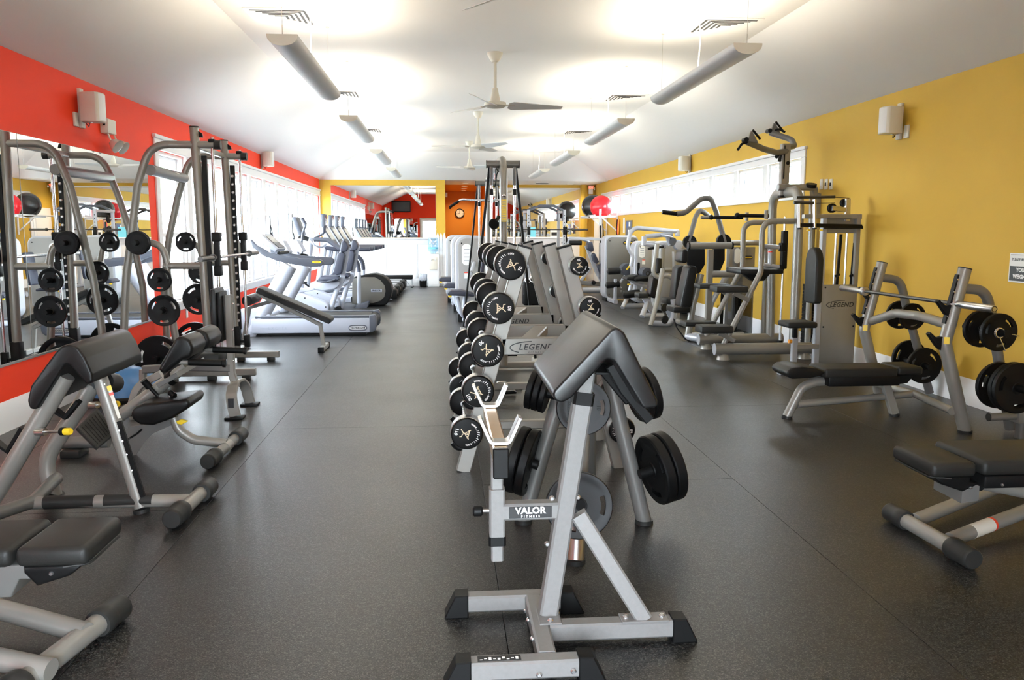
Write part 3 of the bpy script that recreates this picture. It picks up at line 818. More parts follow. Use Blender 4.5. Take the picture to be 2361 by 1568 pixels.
smith()

# ------------------------------------------------------------------ preacher curl bench, left foreground
def scott_bench():
    t = thing('preacher_bench', 'grey tube preacher curl bench with curved black arm pad in the left foreground', 'bench', (-1.8, 4.3, 0))
    y0, y1 = 4.02, 4.68
    out = [uy(px, py, y0) for px, py in ((62, 925), (70, 890), (125, 815), (140, 798), (156, 795), (178, 800), (196, 826), (212, 862), (214, 882), (200, 888), (182, 868), (160, 842), (150, 840), (104, 912), (84, 945), (68, 944))]
    b = MB(); b.prism(out, (0, y1 - y0, 0), bev=0.018); b.build('arm_pad', 'vinyl', t)
    ym = 4.3
    # frame under the pad
    near_top, near_bot = uy(152, 866, 4.10), uy(-95, 1265, 4.10)
    b = MB(); b.tube([near_top, uy(0, 1122, 4.10), near_bot], 0.043, bend=0.2); b.build('leg', 'silver', t)
    far = [uy(214, 885, 4.60), uy(182, 940, 4.60), uy(100, 1062, 4.60), uy(125, 1143, 4.60)]
    b = MB(); b.tube(far, 0.043, bend=0.25); b.build('leg', 'silver', t)
    fb = far[-1]
    b = MB(); b.cyl((fb.x, fb.y, 0), (fb.x + 0.01, fb.y, 0.02), 0.05); b.build('foot', 'cap', t)
    fr = [uy(228, 862, 4.28), uy(262, 965, 4.28), uy(326, 1180, 4.28)]
    fr[-1].z = 0.03
    b = MB(); b.tube(fr, 0.036); b.build('front_post', 'silver', t)
    b = MB(); b.cyl((fr[-1].x + 0.003, 4.28, 0), (fr[-1].x, 4.28, 0.02), 0.042); b.build('foot', 'cap', t)
    # black sliding rail, warning label and bolts on the front post
    d = (fr[2] - fr[0]).normalized(); side = V((0, -1, 0)); nrm = d.cross(side)
    def on(u, off, s=0.0): return fr[0] + d * u + V((0.036, -0.022, 0.012)).normalized() * off + side * s
    L = (fr[2] - fr[0]).length
    b = MB(); b.bar([on(L * 0.36, 0.038), on(L * 0.93, 0.038)], 0.026, 0.02, up=(0, -1, 0)); b.build('slide_rail', 'rubber', t)
    b = MB(); b.bar([on(L * 0.10, 0.036), on(L * 0.34, 0.036)], 0.028, 0.004, up=(0.5, -1, 0)); lb = b.build('warning_label', 'cream', t)
    b = MB(); b.bar([on(L * 0.10, 0.0375), on(L * 0.135, 0.0375)], 0.029, 0.004, up=(0.5, -1, 0)); b.build('yellow_band', 'yellow', lb)
    b = MB(); b.bar([on(L * 0.15, 0.0375), on(L * 0.17, 0.0375)], 0.029, 0.004, up=(0.5, -1, 0)); b.build('red_band', 'red', lb)
    bolts(t, [on(L * u, 0.03, 0.02) for u in (0.08, 0.42, 0.5, 0.6, 0.72)], (0.4, -1, 0.2), 0.006)
    # long floor beam with grip tape and T foot
    xb0 = uz(62, 1166, 0.07).x
    zb = 0.065; yb = 4.28
    b = MB(); b.tube([(xb0, yb, zb), (-1.325, yb, zb - 0.008)], 0.033); b.build('floor_beam', 'silver', t)
    for x0, x1 in ((xb0 + 0.06, xb0 + 0.31), (xb0 + 0.36, xb0 + 0.60)):
        b = MB(); b.cyl((x0, yb, zb), (x1, yb, zb), 0.0345); b.build('grip_tape', 'cap', t)
    b = MB(); b.cyl((-1.33, 4.03, 0.055), (-1.31, 4.50, 0.055), 0.036); b.build('foot_tube', 'silver', t)
    foot_cap(t, (-1.33, 4.14, 0.055), (-0.04, -1, 0), 0.05, 0.15); foot_cap(t, (-1.31, 4.40, 0.055), (0.04, 1, 0), 0.05, 0.15)
    b = MB(); b.tube([(fb.x + 0.02, 4.60, 0.10), (xb0, yb, zb + 0.005), (xb0 - 0.25, 3.75, 0.08)], 0.034); b.build('rear_crossbar', 'silver_dark', t)
    # pop pins with yellow knobs, black foot brackets
    for p0, p1 in ((uy(90, 996, 4.06), uy(150, 995, 4.0)), (uy(213, 934, 4.5), uy(262, 932, 4.42))):
        b = MB(); b.cyl(p0, p1, 0.007, seg=10); b.cyl(p0 - (p1 - p0) * 0.1, p0 + (p1 - p0) * 0.25, 0.018); pin = b.build('adjuster_pin', 'brushed', t)
        b = MB(); dd = (p1 - p0).normalized(); b.lathe([(0, 0.035), (0.014, 0.035), (0.018, 0.028), (0.018, 0), (0, 0)], p1, dd, 16); b.build('adjuster_knob', 'yellow', pin)
        b = MB(); b.cyl(p1 - dd * 0.022, p1, 0.020); b.build('knob_collar', 'rubber', pin)
    for pp in (((54, 985), (20, 1040), (-20, 1010)), ((182, 925), (152, 962), (125, 944))):
        b = MB(); b.bar([uy(x, y, 4.3) for x, y in pp], 0.022, 0.05, up=(0, 1, 0)); b.build('seat_bracket', 'rubber', t)
    b = MB(); b.cyl(uy(236, 880, 4.45), uy(262, 883, 4.70), 0.055); b.build('knee_roller', 'vinyl', t)
scott_bench()

# ------------------------------------------------------------------ back extension bench
def back_bench():
    t = thing('back_extension_bench', 'grey back extension bench with split black hip pads and ribbed foot plate', 'bench', (-1.8, 5.45, 0))
    prof = ((362, 852), (404, 780), (418, 775), (436, 783), (446, 804), (438, 824), (418, 832), (376, 864))
    for y0, y1 in ((5.10, 5.40), (5.46, 5.78)):
        b = MB(); b.prism([uy(px, py, 5.10) + V((0, y0 - 5.10, 0)) for px, py in prof], (0, y1 - y0, 0), bev=0.022); b.build('hip_pad', 'vinyl', t)
    for y in (5.14, 5.68):
        p = uy(502, 838, 5.14); q = uy(414, 835, 5.14)
        b = MB(); b.cyl((q.x, y, q.z), (p.x, y, p.z), 0.014); h = b.build('handle', 'silver', t)
        b = MB(); b.lathe([(0, 0), (0.021, 0.0), (0.022, 0.01), (0.021, 0.2), (0.026, 0.205), (0.026, 0.22), (0, 0.222)], (q.x + 0.055, y, q.z), (p.x - q.x, 0, p.z - q.z)); b.build('grip', 'rubber', h)
    # inclined main tube with telescoping stage
    m0, m1, m2 = uy(205, 1030, 5.50), uy(395, 872, 5.44), uy(428, 843, 5.44)
    m0.z = 0.09
    b = MB(); b.tube([m0, m1], 0.040); b.build('main_tube', 'silver', t)
    b = MB(); b.tube([m1, m2], 0.033); b.build('inner_tube', 'silver', t)
    d = (m1 - m0).normalized()
    b = MB(); b.cyl(m1 - d * 0.02, m1 + d * 0.02, 0.046); b.build('collar', 'rubber', t)
    b = MB(); b.bar([m1 + d * 0.01, m1 + d * 0.13 + V((0.03, 0, 0.0))], 0.5, 0.03, up=(-0.6, 0, 0.8)); b.build('pad_carrier', 'silver_dark', t)
    b = MB(); k = uy(345, 893, 5.40); b.cyl(k, k + V((-0.03, -0.02, 0.05)), 0.022); b.cyl(k + V((0.05, 0, -0.06)), k, 0.012); b.build('adjuster_knob', 'rubber', t)
    b = MB(); k = uy(392, 905, 5.40); b.cyl(k, k + V((0.035, -0.02, -0.02)), 0.018); b.build('stop_knob', 'rubber', t)
    # calf pad
    c = [uy(px, py, 5.22) for px, py in ((300, 955), (306, 940), (330, 931), (395, 925), (430, 921), (438, 930), (432, 943), (398, 965), (352, 982), (322, 980), (306, 970))]
    b = MB(); b.prism(c, (0, 0.34, 0), bev=0.02); b.build('calf_pad', 'vinyl', t)
    # curved front tube to T foot
    f = [uy(401, 962, 5.4), uy(412, 992, 5.4), uy(446, 1018, 5.4), uy(523, 1026, 5.4)]
    f[-1].z = 0.07; f[-2].z = 0.10
    b = MB(); b.tube(f, 0.031, bend=0.12); b.build('front_tube', 'silver', t)
    b = MB(); b.cyl((-1.445, 5.08, 0.05), (-1.425, 5.72, 0.05), 0.034); b.build('foot_tube', 'silver_dark', t)
    foot_cap(t, (-1.445, 5.20, 0.05), (-0.04, -1, 0), 0.048, 0.17); foot_cap(t, (-1.425, 5.60, 0.05), (0.04, 1, 0), 0.048, 0.17)
    b = MB(); b.cyl((-1.437, 5.36, 0.05), (-1.433, 5.46, 0.05), 0.0365); b.build('foot_band', 'silver', t)
    b = MB(); k = uy(406, 972, 5.28); b.prism([k, k + V((0.03, 0, 0.012)), k + V((0.075, 0, 0.0)), k + V((0.03, 0, -0.022)), k + V((0.005, 0, -0.016))], (0, 0.02, 0), bev=0.004); b.build('lever', 'yellow', t)
    # side gusset sheet, curved rear arm, ribbed foot plate
    gp = [uy(px, py, 5.42) for px, py in ((296, 985), (395, 968), (405, 976), (352, 1000), (328, 1026), (312, 1052), (290, 1040))]
    b = MB(); b.prism(gp, (0, 0.012, 0)); b.build('gusset_sheet', 'silver_dark', t)
    ar = [uy(372, 862, 5.62), uy(316, 890, 5.62), uy(303, 938, 5.62)]
    b = MB(); b.bar(ar, 0.05, 0.045, up=(0, 1, 0), bend=0.15); b.build('rear_arm', 'silver', t)
    k = uy(300, 943, 5.62); b = MB(); b.box(k + V((-0.06, -0.06, -0.04)), k + V((0.05, 0.06, 0.02)), bev=0.006); b.build('arm_block', 'cap', t)
    fp = [uy(px, py, 5.30) for px, py in ((190, 990), (246, 1018), (240, 1034), (222, 1034), (176, 1002))]
    base = (uz(240, 1040, 0.06))
    pl = [uy(178, 985, 5.02), uy(224, 938, 5.30), uy(266, 1000, 5.26), uy(226, 1033, 4.98)]
    n = (pl[1] - pl[0]).cross(pl[3] - pl[0]).normalized()
    n = n if n.z > 0 else -n
    b = MB(); b.prism(pl, n * -0.025, bev=0.006, seg=1); fpl = b.build('foot_plate', 'cap', t)
    for k in range(1, 8):
        u = k / 8
        a = pl[0].lerp(pl[1], u).lerp(pl[3].lerp(pl[2], u), 0.12); c2 = pl[0].lerp(pl[1], u).lerp(pl[3].lerp(pl[2], u), 0.88)
        b = MB(); b.bar([a, c2], 0.004, 0.003, up=n); b.build('rib', 'rubber', fpl)
    rb = uz(190, 1040, 0.0)
    b = MB(); b.tube([(m0.x - 0.18, 5.45, 0.085), (m0.x + 0.15, 5.45, 0.085)], 0.038); b.build('rear_tube', 'silver_dark', t)
    b = MB(); b.box((rb.x - 0.06, 5.36, 0), (rb.x + 0.06, 5.52, 0.05), bev=0.008); b.build('foot', 'cap', t)
    b = MB(); b.tube([uy(300, 1010, 5.36), uy(316, 1000, 5.36), uy(327, 990, 5.36)], 0.006, seg=8); b.tube([uy(262, 1016, 5.36), uy(298, 1012, 5.36)], 0.006, seg=8); b.build('lever_rod', 'rubber', t)
back_bench()

# ------------------------------------------------------------------ balance dome trainer
def dome():
    c = V((-2.80, 7.35, 0))
    t = thing('balance_trainer', 'blue half-dome balance trainer on the floor by the red wall', 'balance ball', c)
    b = MB(); b.lathe([(0, 0), (0.30, 0), (0.325, 0.012), (0.33, 0.035), (0.315, 0.055), (0, 0.055)], c, (0, 0, 1), 36); b.build('base', 'rubber', t)
    b = MB(); b.lathe([(0.305, 0.055)] + [(0.305 * math.cos(PI / 2 * k / 10), 0.055 + 0.235 * math.sin(PI / 2 * k / 10)) for k in range(1, 11)][:-1] + [(0, 0.29)], c, (0, 0, 1), 36); b.build('dome', 'blue_ball', t)
dome()

# ------------------------------------------------------------------ adjustable bench standing inside the smith machine
def upright_bench():
    y = 6.68
    t = thing('adjustable_bench', 'adjustable bench with upright black backrest and arched silver foot beside the smith machine', 'bench', (-1.7, y, 0))
    b = MB(); b.bar([uy(527, 680, y), uy(534, 860, y), uy(545, 892, y)], 0.055, 0.05, up=(0, 1, 0), bend=0.1); b.build('back_post', 'silver', t)
    p, q = uy(494, 672, y), uy(526, 790, y)
    b = MB(); b.box((p.x, y - 0.14, q.z), (q.x - 0.045, y + 0.14, p.z + 0.03), bev=0.02); b.build('backrest', 'vinyl', t)
    b = MB(); b.box((q.x - 0.045, y - 0.11, q.z + 0.02), (q.x - 0.02, y + 0.11, p.z), bev=0.006); b.build('backing_board', 'rubber', t)
    a0, a1 = uz(541, 965, 0), uz(578, 934, 0)
    ax = (a0.x + a1.x) / 2
    cx = uy(543, 890, y)
    arch = [(ax, a0.y, 0.02), (ax - 0.03, a0.y + 0.01, 0.17), (ax - 0.04, a0.y + 0.14, 0.24), (ax - 0.04, y, 0.255), (ax - 0.04, a1.y - 0.14, 0.24), (ax - 0.03, a1.y - 0.01, 0.17), (ax, a1.y, 0.02)]
    b = MB(); b.bar(arch, 0.085, 0.022, up=(0, -1, 0), bend=0.12); b.build('arched_foot', 'silver', t)
    for yy in (a0.y, a1.y):
        b = MB(); b.box((ax - 0.07, yy - 0.06, 0), (ax + 0.07, yy + 0.06, 0.018), bev=0.004); b.build('foot', 'rubber', t)
    b = MB(); b.box((ax - 0.045, a0.y - 0.022, 0.09), (ax - 0.003, a0.y - 0.006, 0.16)); sg = b.build('size_badge', 'print_black', t)
    b = MB(); b.bar([uy(532, 848, y), uy(430, 846, y), uy(330, 852, y)], 0.06, 0.06); b.build('seat_beam', 'silver_dark', t)
    s0, s1 = uy(462, 836, y), uy(514, 816, y)
    b = MB(); b.box((s0.x - 0.18, y - 0.13, s0.z), (s1.x, y + 0.13, s1.z + 0.02), bev=0.015); b.build('seat', 'vinyl_grey', t)
    b = MB(); e = uy(330, 852, y); b.bar([e, (e.x - 0.02, y, 0.03)], 0.05, 0.05, up=(0, 1, 0)); b.bar([(e.x - 0.02, y - 0.22, 0.025), (e.x - 0.02, y + 0.22, 0.025)], 0.05, 0.045); b.build('rear_foot', 'silver', t)
    bolts(t, [uy(537, k, y - 0.03) for k in (700, 760, 832, 880)], (0, -1, 0), 0.008)
upright_bench()

# ------------------------------------------------------------------ incline bench before the treadmill
def incline_bench():
    y = 10.2
    t = thing('incline_bench', 'sloping padded bench with black sides standing before the nearest treadmill', 'bench', (-1.8, y, 0))
    hi, lo = uy(590, 668, y - 0.16), uy(762, 743, y - 0.16)
    d = (lo - hi).normalized(); n = V((d.z, 0, -d.x)); n = n if n.z > 0 else -n
    poly = [hi - n * 0.035, hi + n * 0.035, lo + n * 0.035, lo - n * 0.03]
    b = MB(); b.prism(poly, (0, 0.32, 0), bev=0.016); b.build('pad', 'vinyl_grey', t)
    b = MB(); b.prism([hi - n * 0.034 + d * 0.01 - V((0, 0.004, 0)), hi + n * 0.024 + d * 0.01 - V((0, 0.004, 0)), lo + n * 0.024 - d * 0.01 - V((0, 0.004, 0)), lo - n * 0.03 - d * 0.01 - V((0, 0.004, 0))], (0, 0.02, 0), bev=0.003, seg=1); b.build('pad_side', 'vinyl', t)
    b = MB(); b.bar([hi - n * 0.06 + V((0, 0.16, 0)), lo - n * 0.06 + V((-0.1, 0.16, 0))], 0.05, 0.045, up=n); b.build('pad_beam', 'silver', t)
    l0, l1 = uy(738, 745, y), uy(747, 795, y)
    b = MB(); b.bar([l0, (l1.x, y, 0.03)], 0.045, 0.045, up=(0, 1, 0)); b.build('leg', 'silver', t)
    b = MB(); b.bar([(l1.x, y - 0.26, 0.035), (l1.x, y + 0.26, 0.035)], 0.06, 0.055); b.build('foot_tube', 'silver', t)
    for s in (-1, 1):
        b = MB(); b.box((l1.x - 0.034, y + s * 0.26 - 0.03, 0), (l1.x + 0.034, y + s * 0.26 + 0.03, 0.07), bev=0.005); b.build('foot_cap', 'rubber', t)
    b = MB(); k = uy(580, 690, y); b.cyl((k.x, y - 0.24, k.z), (k.x, y + 0.24, k.z), 0.062); b.build('leg_roller', 'vinyl', t)
    r0 = uy(600, 700, y)
    b = MB(); b.bar([uy(626, 694, y), uy(575, 710, y), uy(560, 795, y)], 0.05, 0.045, up=(0, 1, 0)); b.build('rear_leg', 'silver_dark', t)
    b = MB(); e = uy(560, 795, y); b.bar([(e.x, y - 0.26, 0.035), (e.x, y + 0.26, 0.035)], 0.06, 0.055); b.build('foot_tube', 'silver', t)
incline_bench()

# ------------------------------------------------------------------ flat adjustable benches at the lower picture corners
def flat_bench(name, label, far, sgn, cap_far, cap_near, pad_near, pad_gap):
    pass
def corner_bench_left():
    t = thing('flat_bench', 'adjustable flat bench with two charcoal pads cut by the lower left picture corner', 'bench', (-1.6, 2.9, 0))
    # pads: head pad and a long pad beyond the seam, running out of the frame to the left
    zp = 0.46
    A, B, Cc, D = uz(28, 1266, zp), uz(186, 1262, zp), uz(254, 1200, zp), uz(125, 1192, zp)
    y0, y1 = min(A.y, B.y), max(Cc.y, D.y)
    xr = (B.x + Cc.x) / 2 + 0.02; xs = (A.x + D.x) / 2
    b = MB(); b.box((xs + 0.006, y0, zp - 0.065), (xr, y1, zp), bev=0.022, seg=3); b.build('seat_pad', 'vinyl_grey', t)
    b = MB(); b.box((xs - 0.95, y0, zp - 0.065), (xs - 0.006, y1, zp), bev=0.022, seg=3); b.build('back_pad', 'vinyl_grey', t)
    b = MB(); b.prism([(xs + 0.02, y0 + 0.02, zp - 0.066), (xr - 0.02, y0 + 0.02, zp - 0.066), (xr - 0.07, y0 + 0.02, zp - 0.105), (xr - 0.17, y0 + 0.02, zp - 0.135), (xs + 0.02, y0 + 0.02, zp - 0.09)], (0, y1 - y0 - 0.04, 0), bev=0.012); b.build('pad_shell', 'rubber', t)
    b = MB(); b.tube([(xr - 0.08, y0 + 0.01, zp - 0.068), (xr - 0.006, y0 + 0.03, zp - 0.066), (xr - 0.004, y1 - 0.03, zp - 0.066)], 0.004, bend=0.03, seg=8); b.build('piping', 'cap', t)
    ym = (y0 + y1) / 2
    b = MB(); b.prism([(xs - 0.12, y0 + 0.07, zp - 0.08), (xs + 0.12, y0 + 0.07, zp - 0.08), (xr - 0.13, y0 + 0.07, zp - 0.115), (xs + 0.06, y0 + 0.07, zp - 0.13), (xs - 0.02, y0 + 0.07, zp - 0.13), (xs - 0.05, y0 + 0.07, zp - 0.19), (xs - 0.16, y0 + 0.07, zp - 0.19)], (0, y1 - y0 - 0.14, 0), bev=0.006); b.build('seat_bracket', 'silver_dark', t)
    b = MB(); b.cyl((xs - 0.10, y0 + 0.05, zp - 0.165), (xs - 0.10, y1 - 0.05, zp - 0.165), 0.014); b.build('pivot', 'rubber', t)
    bolts(t, [(xr - 0.12, y0 + 0.018, zp - 0.09)], (0, -1, 0), 0.008)
    # T foot and two base tubes
    c1 = uz(262, 1410, 0.05); c0 = uz(60, 1568, 0.05)
    dirv = (c1 - c0).normalized()
    b = MB(); b.cyl(c0 - dirv * 0.12, c1, 0.038); b.build('foot_tube', 'silver', t)
    foot_cap(t, c1 - dirv * 0.10, dirv, 0.05, 0.15); foot_cap(t, c0 - dirv * 0.02, -dirv, 0.05, 0.15)
    for a, e in (((200, 1460), (-60, 1388)), ((118, 1545), (-80, 1505))):
        b = MB(); pa, pe = uz(*a, 0.062), uz(*e, 0.10); b.cyl(pa, pe + (pe - pa) * 1.2 + V((0, 0, 0.0)), 0.036); b.build('base_tube', 'silver', t)
    b = MB(); b.bar([(xs - 0.10, ym, zp - 0.17), (xs - 0.55, ym, 0.14)], 0.07, 0.07, up=(0, 1, 0)); b.build('mast', 'silver', t)
    b = MB(); b.bar([(xs - 1.05, ym - 0.28, 0.04), (xs - 1.05, ym + 0.28, 0.04)], 0.07, 0.07); b.build('rear_foot', 'silver', t)
corner_bench_left()
def corner_bench_right():
    t = thing('flat_bench', 'adjustable flat bench with charcoal pads and a warning sticker at the right picture edge', 'bench', (2.6, 3.6, 0))
    zp = 0.46
    A, B, Cc, D = uz(2073, 1028, zp), uz(2140, 1070, zp), uz(2255, 1068, zp), uz(2152, 1019, zp)
    y0, y1 = (B.y + Cc.y) / 2, (A.y + D.y) / 2
    xl = (A.x + B.x) / 2; xs = (Cc.x + D.x) / 2
    b = MB(); b.box((xl, y0, zp - 0.065), (xs - 0.005, y1, zp), bev=0.022, seg=3); b.build('seat_pad', 'vinyl_grey', t)
    b = MB(); b.box((xs + 0.005, y0 - 0.02, zp - 0.055), (xs + 0.98, y1 + 0.02, zp + 0.012), bev=0.022, seg=3); b.build('back_pad', 'vinyl_grey', t)
    b = MB(); b.prism([(xl + 0.02, y0 + 0.02, zp - 0.066), (xl + 0.06, y0 + 0.02, zp - 0.10), (xl + 0.16, y0 + 0.02, zp - 0.135), (xl + 0.24, y0 + 0.02, zp - 0.10), (xs - 0.02, y0 + 0.02, zp - 0.09), (xs - 0.02, y0 + 0.02, zp - 0.066)], (0, y1 - y0 - 0.04, 0), bev=0.012); b.build('pad_shell', 'rubber', t)
    b = MB(); b.box((xs + 0.02, y0 - 0.01, zp - 0.115), (xs + 0.96, y1 + 0.01, zp - 0.056), bev=0.012); b.build('back_shell', 'rubber', t)
    b = MB(); b.tube([(xl + 0.09, y0 + 0.005, zp - 0.068), (xl + 0.006, y0 + 0.03, zp - 0.066), (xl + 0.004, y1 - 0.03, zp - 0.066)], 0.004, bend=0.03, seg=8); b.build('piping', 'cap', t)
    ym = (y0 + y1) / 2
    b = MB(); b.prism([(xl + 0.18, y0 + 0.06, zp - 0.14), (xl + 0.26, y0 + 0.06, zp - 0.09), (xs + 0.05, y0 + 0.06, zp - 0.09), (xs + 0.05, y0 + 0.06, zp - 0.19), (xs - 0.03, y0 + 0.06, zp - 0.20), (xs - 0.03, y0 + 0.06, zp - 0.145)], (0, y1 - y0 - 0.12, 0), bev=0.006); b.build('seat_bracket', 'silver_dark', t)
    k = uy(2252, 1117, y0 + 0.08)
    b = MB(); b.cyl(k + V((0, -0.02, 0)), k + V((0.02, 0.1, 0)), 0.024); b.build('pivot_cap', 'rubber', t)
    b = MB(); b.cyl(k + V((0.0, 0.08, 0)), k + V((0.62, 0.10, -0.14)), 0.034); b.build('strut', 'silver', t)
    bolts(t, [(xl + 0.19, y0 + 0.018, zp - 0.115), (xs + 0.10, y0 - 0.012, zp - 0.095)], (0, -1, 0), 0.007)
    c0, c1 = uz(2058, 1183, 0.05), uz(2235, 1285, 0.05)
    dirv = (c1 - c0).normalized()
    b = MB(); b.cyl(c0, c1, 0.036); b.build('foot_tube', 'silver', t)
    foot_cap(t, c0 + dirv * 0.12, -dirv, 0.047, 0.15); foot_cap(t, c1 - dirv * 0.12, dirv, 0.047, 0.15)
    b = MB(); p, q = uz(2110, 1200, 0.055), uz(2330, 1112, 0.09); b.cyl(p, q + (q - p) * 1.2, 0.033); b.build('base_tube', 'silver', t)
    b = MB(); p, q = uz(2190, 1245, 0.055), uz(2361, 1180, 0.09); b.cyl(p, q + (q - p) * 2.2, 0.033); bt = b.build('base_tube', 'silver', t)
    d = (q - p).normalized(); a = p.lerp(q, 0.27); e = p.lerp(q, 0.52)
    b = MB(); b.cyl(a, e, 0.0336, seg=24); st = b.build('warning_sticker', 'cream', bt)
    b = MB(); b.cyl(e, e + d * 0.016, 0.0338, seg=24); b.build('red_band', 'red', st)
    b = MB(); b.bar([(xs + 0.2, ym, zp - 0.10), (xs + 0.75, ym, zp - 0.10)], 0.07, 0.06); b.build('seat_beam', 'silver', t)
    b = MB(); b.bar([(xs + 0.85, ym - 0.28, 0.04), (xs + 0.85, ym + 0.28, 0.04)], 0.07, 0.07); b.bar([(xs + 0.6, ym, zp - 0.1), (xs + 0.85, ym, 0.06)], 0.06, 0.06, up=(0, 1, 0)); b.build('rear_foot', 'silver', t)
corner_bench_right()
# ------------------------------------------------------------------ free-standing preacher stand in the foreground
def preacher_stand():
    t = thing('preacher_stand', 'silver square-tube preacher curl stand with black folded pad and bar hooks, nearest the camera', 'bench', (0.4, 2.75, 0))
    S = 0.062
    def foot(x, y, d):
        """flared black end foot, tube runs along d (+1/-1 in X)"""
        b = MB(); h = S + 0.006
        b.prism([(x - d * 0.004, y - 0.036, 0), (x + d * 0.055, y - 0.036, 0), (x + d * 0.085, y - 0.036, 0.0), (x + d * 0.085, y - 0.036, 0.008), (x + d * 0.045, y - 0.036, 0.088), (x - d * 0.004, y - 0.036, 0.09)], (0, 0.072, 0), bev=0.004, seg=1)
        b.build('foot_cap', 'rubber', t)
    z0 = 0.05
    for y, x0, x1 in ((2.50, 0.07, 0.425), (2.985, 0.075, 0.435)):
        b = MB(); b.bar([(x0 - 0.01, y, z0), (x1 + 0.01, y, z0)], S, S, up=(0, 0, 1)); b.build('cross_foot', 'valor', t)
        foot(x0, y, -1); foot(x1, y, 1)
    b = MB(); b.bar([(0.325, 2.53, z0 + 0.002), (0.325, 2.955, z0 + 0.002)], S, S); b.build('base_bar', 'valor', t)
    b = MB(); b.bar([(0.357, 2.735, z0), (0.80, 2.735, z0)], S, S); b.build('side_bar', 'valor', t)
    foot(0.80, 2.735, 1)
    # leaning post, inner tube, plastic sleeve
    y = 2.80
    p0, p1, p2 = uy(1263, 1452, y), uy(1345, 905, y), uy(1357, 830, y)
    p0.z = z0 + S / 2 + 0.004
    b = MB(); b.bar([p0, p1], 0.066, 0.066, up=(0, 1, 0)); b.build('post', 'valor', t)
    d = (p1 - p0).normalized()
    b = MB(); b.bar([p1 - d * 0.04, p1 + d * 0.004], 0.072, 0.072, up=(0, 1, 0)); b.build('post_sleeve', 'rubber', t)
    b = MB(); b.bar([p1 - d * 0.1, p2], 0.054, 0.054, up=(0, 1, 0)); b.build('inner_post', 'valor', t)
    # foot plates of post and brace
    b = MB(); b.box((p0.x - 0.04, y - 0.09, z0 + S / 2), (p0.x + 0.04, y + 0.05, z0 + S / 2 + 0.006), bev=0.002, seg=1); b.build('base_flange', 'valor', t)
    b0, b1 = uy(1484, 1440, 2.735), uy(1333, 1185, 2.78)
    b = MB(); b.bar([V((b0.x, 2.735, z0 + S / 2)), b1], 0.058, 0.052, up=(0, 1, 0)); b.build('brace', 'valor', t)
    b = MB(); b.box((b0.x - 0.085, 2.70, z0 + S / 2), (b0.x + 0.085, 2.77, z0 + S / 2 + 0.006), bev=0.002, seg=1); b.build('brace_flange', 'valor', t)
    bolts(t, [(b0.x - 0.065, 2.735, 0.087), (b0.x + 0.065, 2.735, 0.087), (p0.x - 0.0, y - 0.07, 0.087)], (0, 0, 1), 0.011)
    bolts(t, [uy(1212, 1408, 2.95), uy(1285, 1414, 2.95), uy(1243, 1555, 2.466), uy(1322, 1547, 2.466)], (0, -1, 0), 0.010)
    bolts(t, [(0.292, 2.66, 0.06), (0.292, 2.80, 0.06)], (-1, 0, 0), 0.009)
    b = MB(); b.bar([(0.095, 2.50, z0 + S / 2 + 0.001), (0.235, 2.50, z0 + S / 2 + 0.001)], 0.032, 0.0015); lb = b.build('rating_label', 'print_black', t)
    b = MB()
    for k in range(9):
        b.box((0.102 + k * 0.0145, 2.49 + 0.006 * (k % 2), z0 + S / 2 + 0.0018), (0.111 + k * 0.0145, 2.494 + 0.006 * (k % 3), z0 + S / 2 + 0.0024))
    b.build('label_print', 'print_white', lb)
    # arm carrying the bar holder
    zb = 0.472
    xs = 0.178
    pb = p0.lerp(p1, (zb - p0.z) / (p1.z - p0.z))
    b = MB(); b.bar([(xs + 0.02, y, zb), (pb.x - 0.02, y, zb)], 0.058, 0.060); b.build('holder_arm', 'valor', t)
    q0 = uy(1174, 1187, y - 0.031); q1 = uy(1272, 1187, y - 0.031)
    b = MB(); b.box((q0.x, y - 0.0315, zb - 0.020), (q1.x, y - 0.0295, zb + 0.022), bev=0.001, seg=1); n = b.build('name_plate', 'print_black', t)
    cx = (q0.x + q1.x) / 2
    b = MB(); add_text(b, 'VALOR', 0.033, (cx, y - 0.0320, zb + 0.007), (1, 0, 0), (0, 0, 1), bold=0.0012, space=1.02); b.build('lettering', 'print_white', n)
    b = MB(); add_text(b, 'FITNESS', 0.0115, (cx, y - 0.0320, zb - 0.0135), (1, 0, 0), (0, 0, 1), bold=0.0005, space=1.75); b.build('lettering', 'print_white', n)
    bz = [(pb.x - 0.05, y - 0.03, zb + 0.05), (pb.x + 0.045, y - 0.01, zb + 0.045), (pb.x - 0.065, y - 0.02, zb - 0.12)]
    bolts(t, bz, (0, -1, 0), 0.010, 'brushed')
    # vertical socket, inner tube, knob
    zt, zl = uy(1138, 1125, y).z, uy(1138, 1252, y).z
    b = MB(); b.bar([(xs, y, zl), (xs, y, zt)], 0.055, 0.055, up=(0, 1, 0)); b.build('socket', 'valor', t)
    b = MB(); b.bar([(xs, y, zl - 0.002), (xs, y, zl + 0.03)], 0.061, 0.061, up=(0, 1, 0)); b.build('socket_sleeve', 'rubber', t)
    zi = uy(1138, 1290, y).z
    b = MB(); b.bar([(xs, y, zi), (xs, y, 0.705)], 0.042, 0.042, up=(0, 1, 0)); b.build('inner_tube', 'valor', t)
    b = MB(); b.cyl((xs - 0.028, y, zb), (xs - 0.055, y, zb), 0.007, seg=10); k = b.build('knob_stem', 'brushed', t)
    b = MB(); b.lathe([(0, 0.036), (0.013, 0.036), (0.0195, 0.030), (0.0195, 0.006), (0.013, 0), (0, 0)], (xs - 0.05, y, zb), (-1, 0, 0), 12); b.build('knob', 'rubber', k)
    # holder bar along the depth with two bent hooks
    yn, yf = 2.60, 3.24
    zh = 0.728
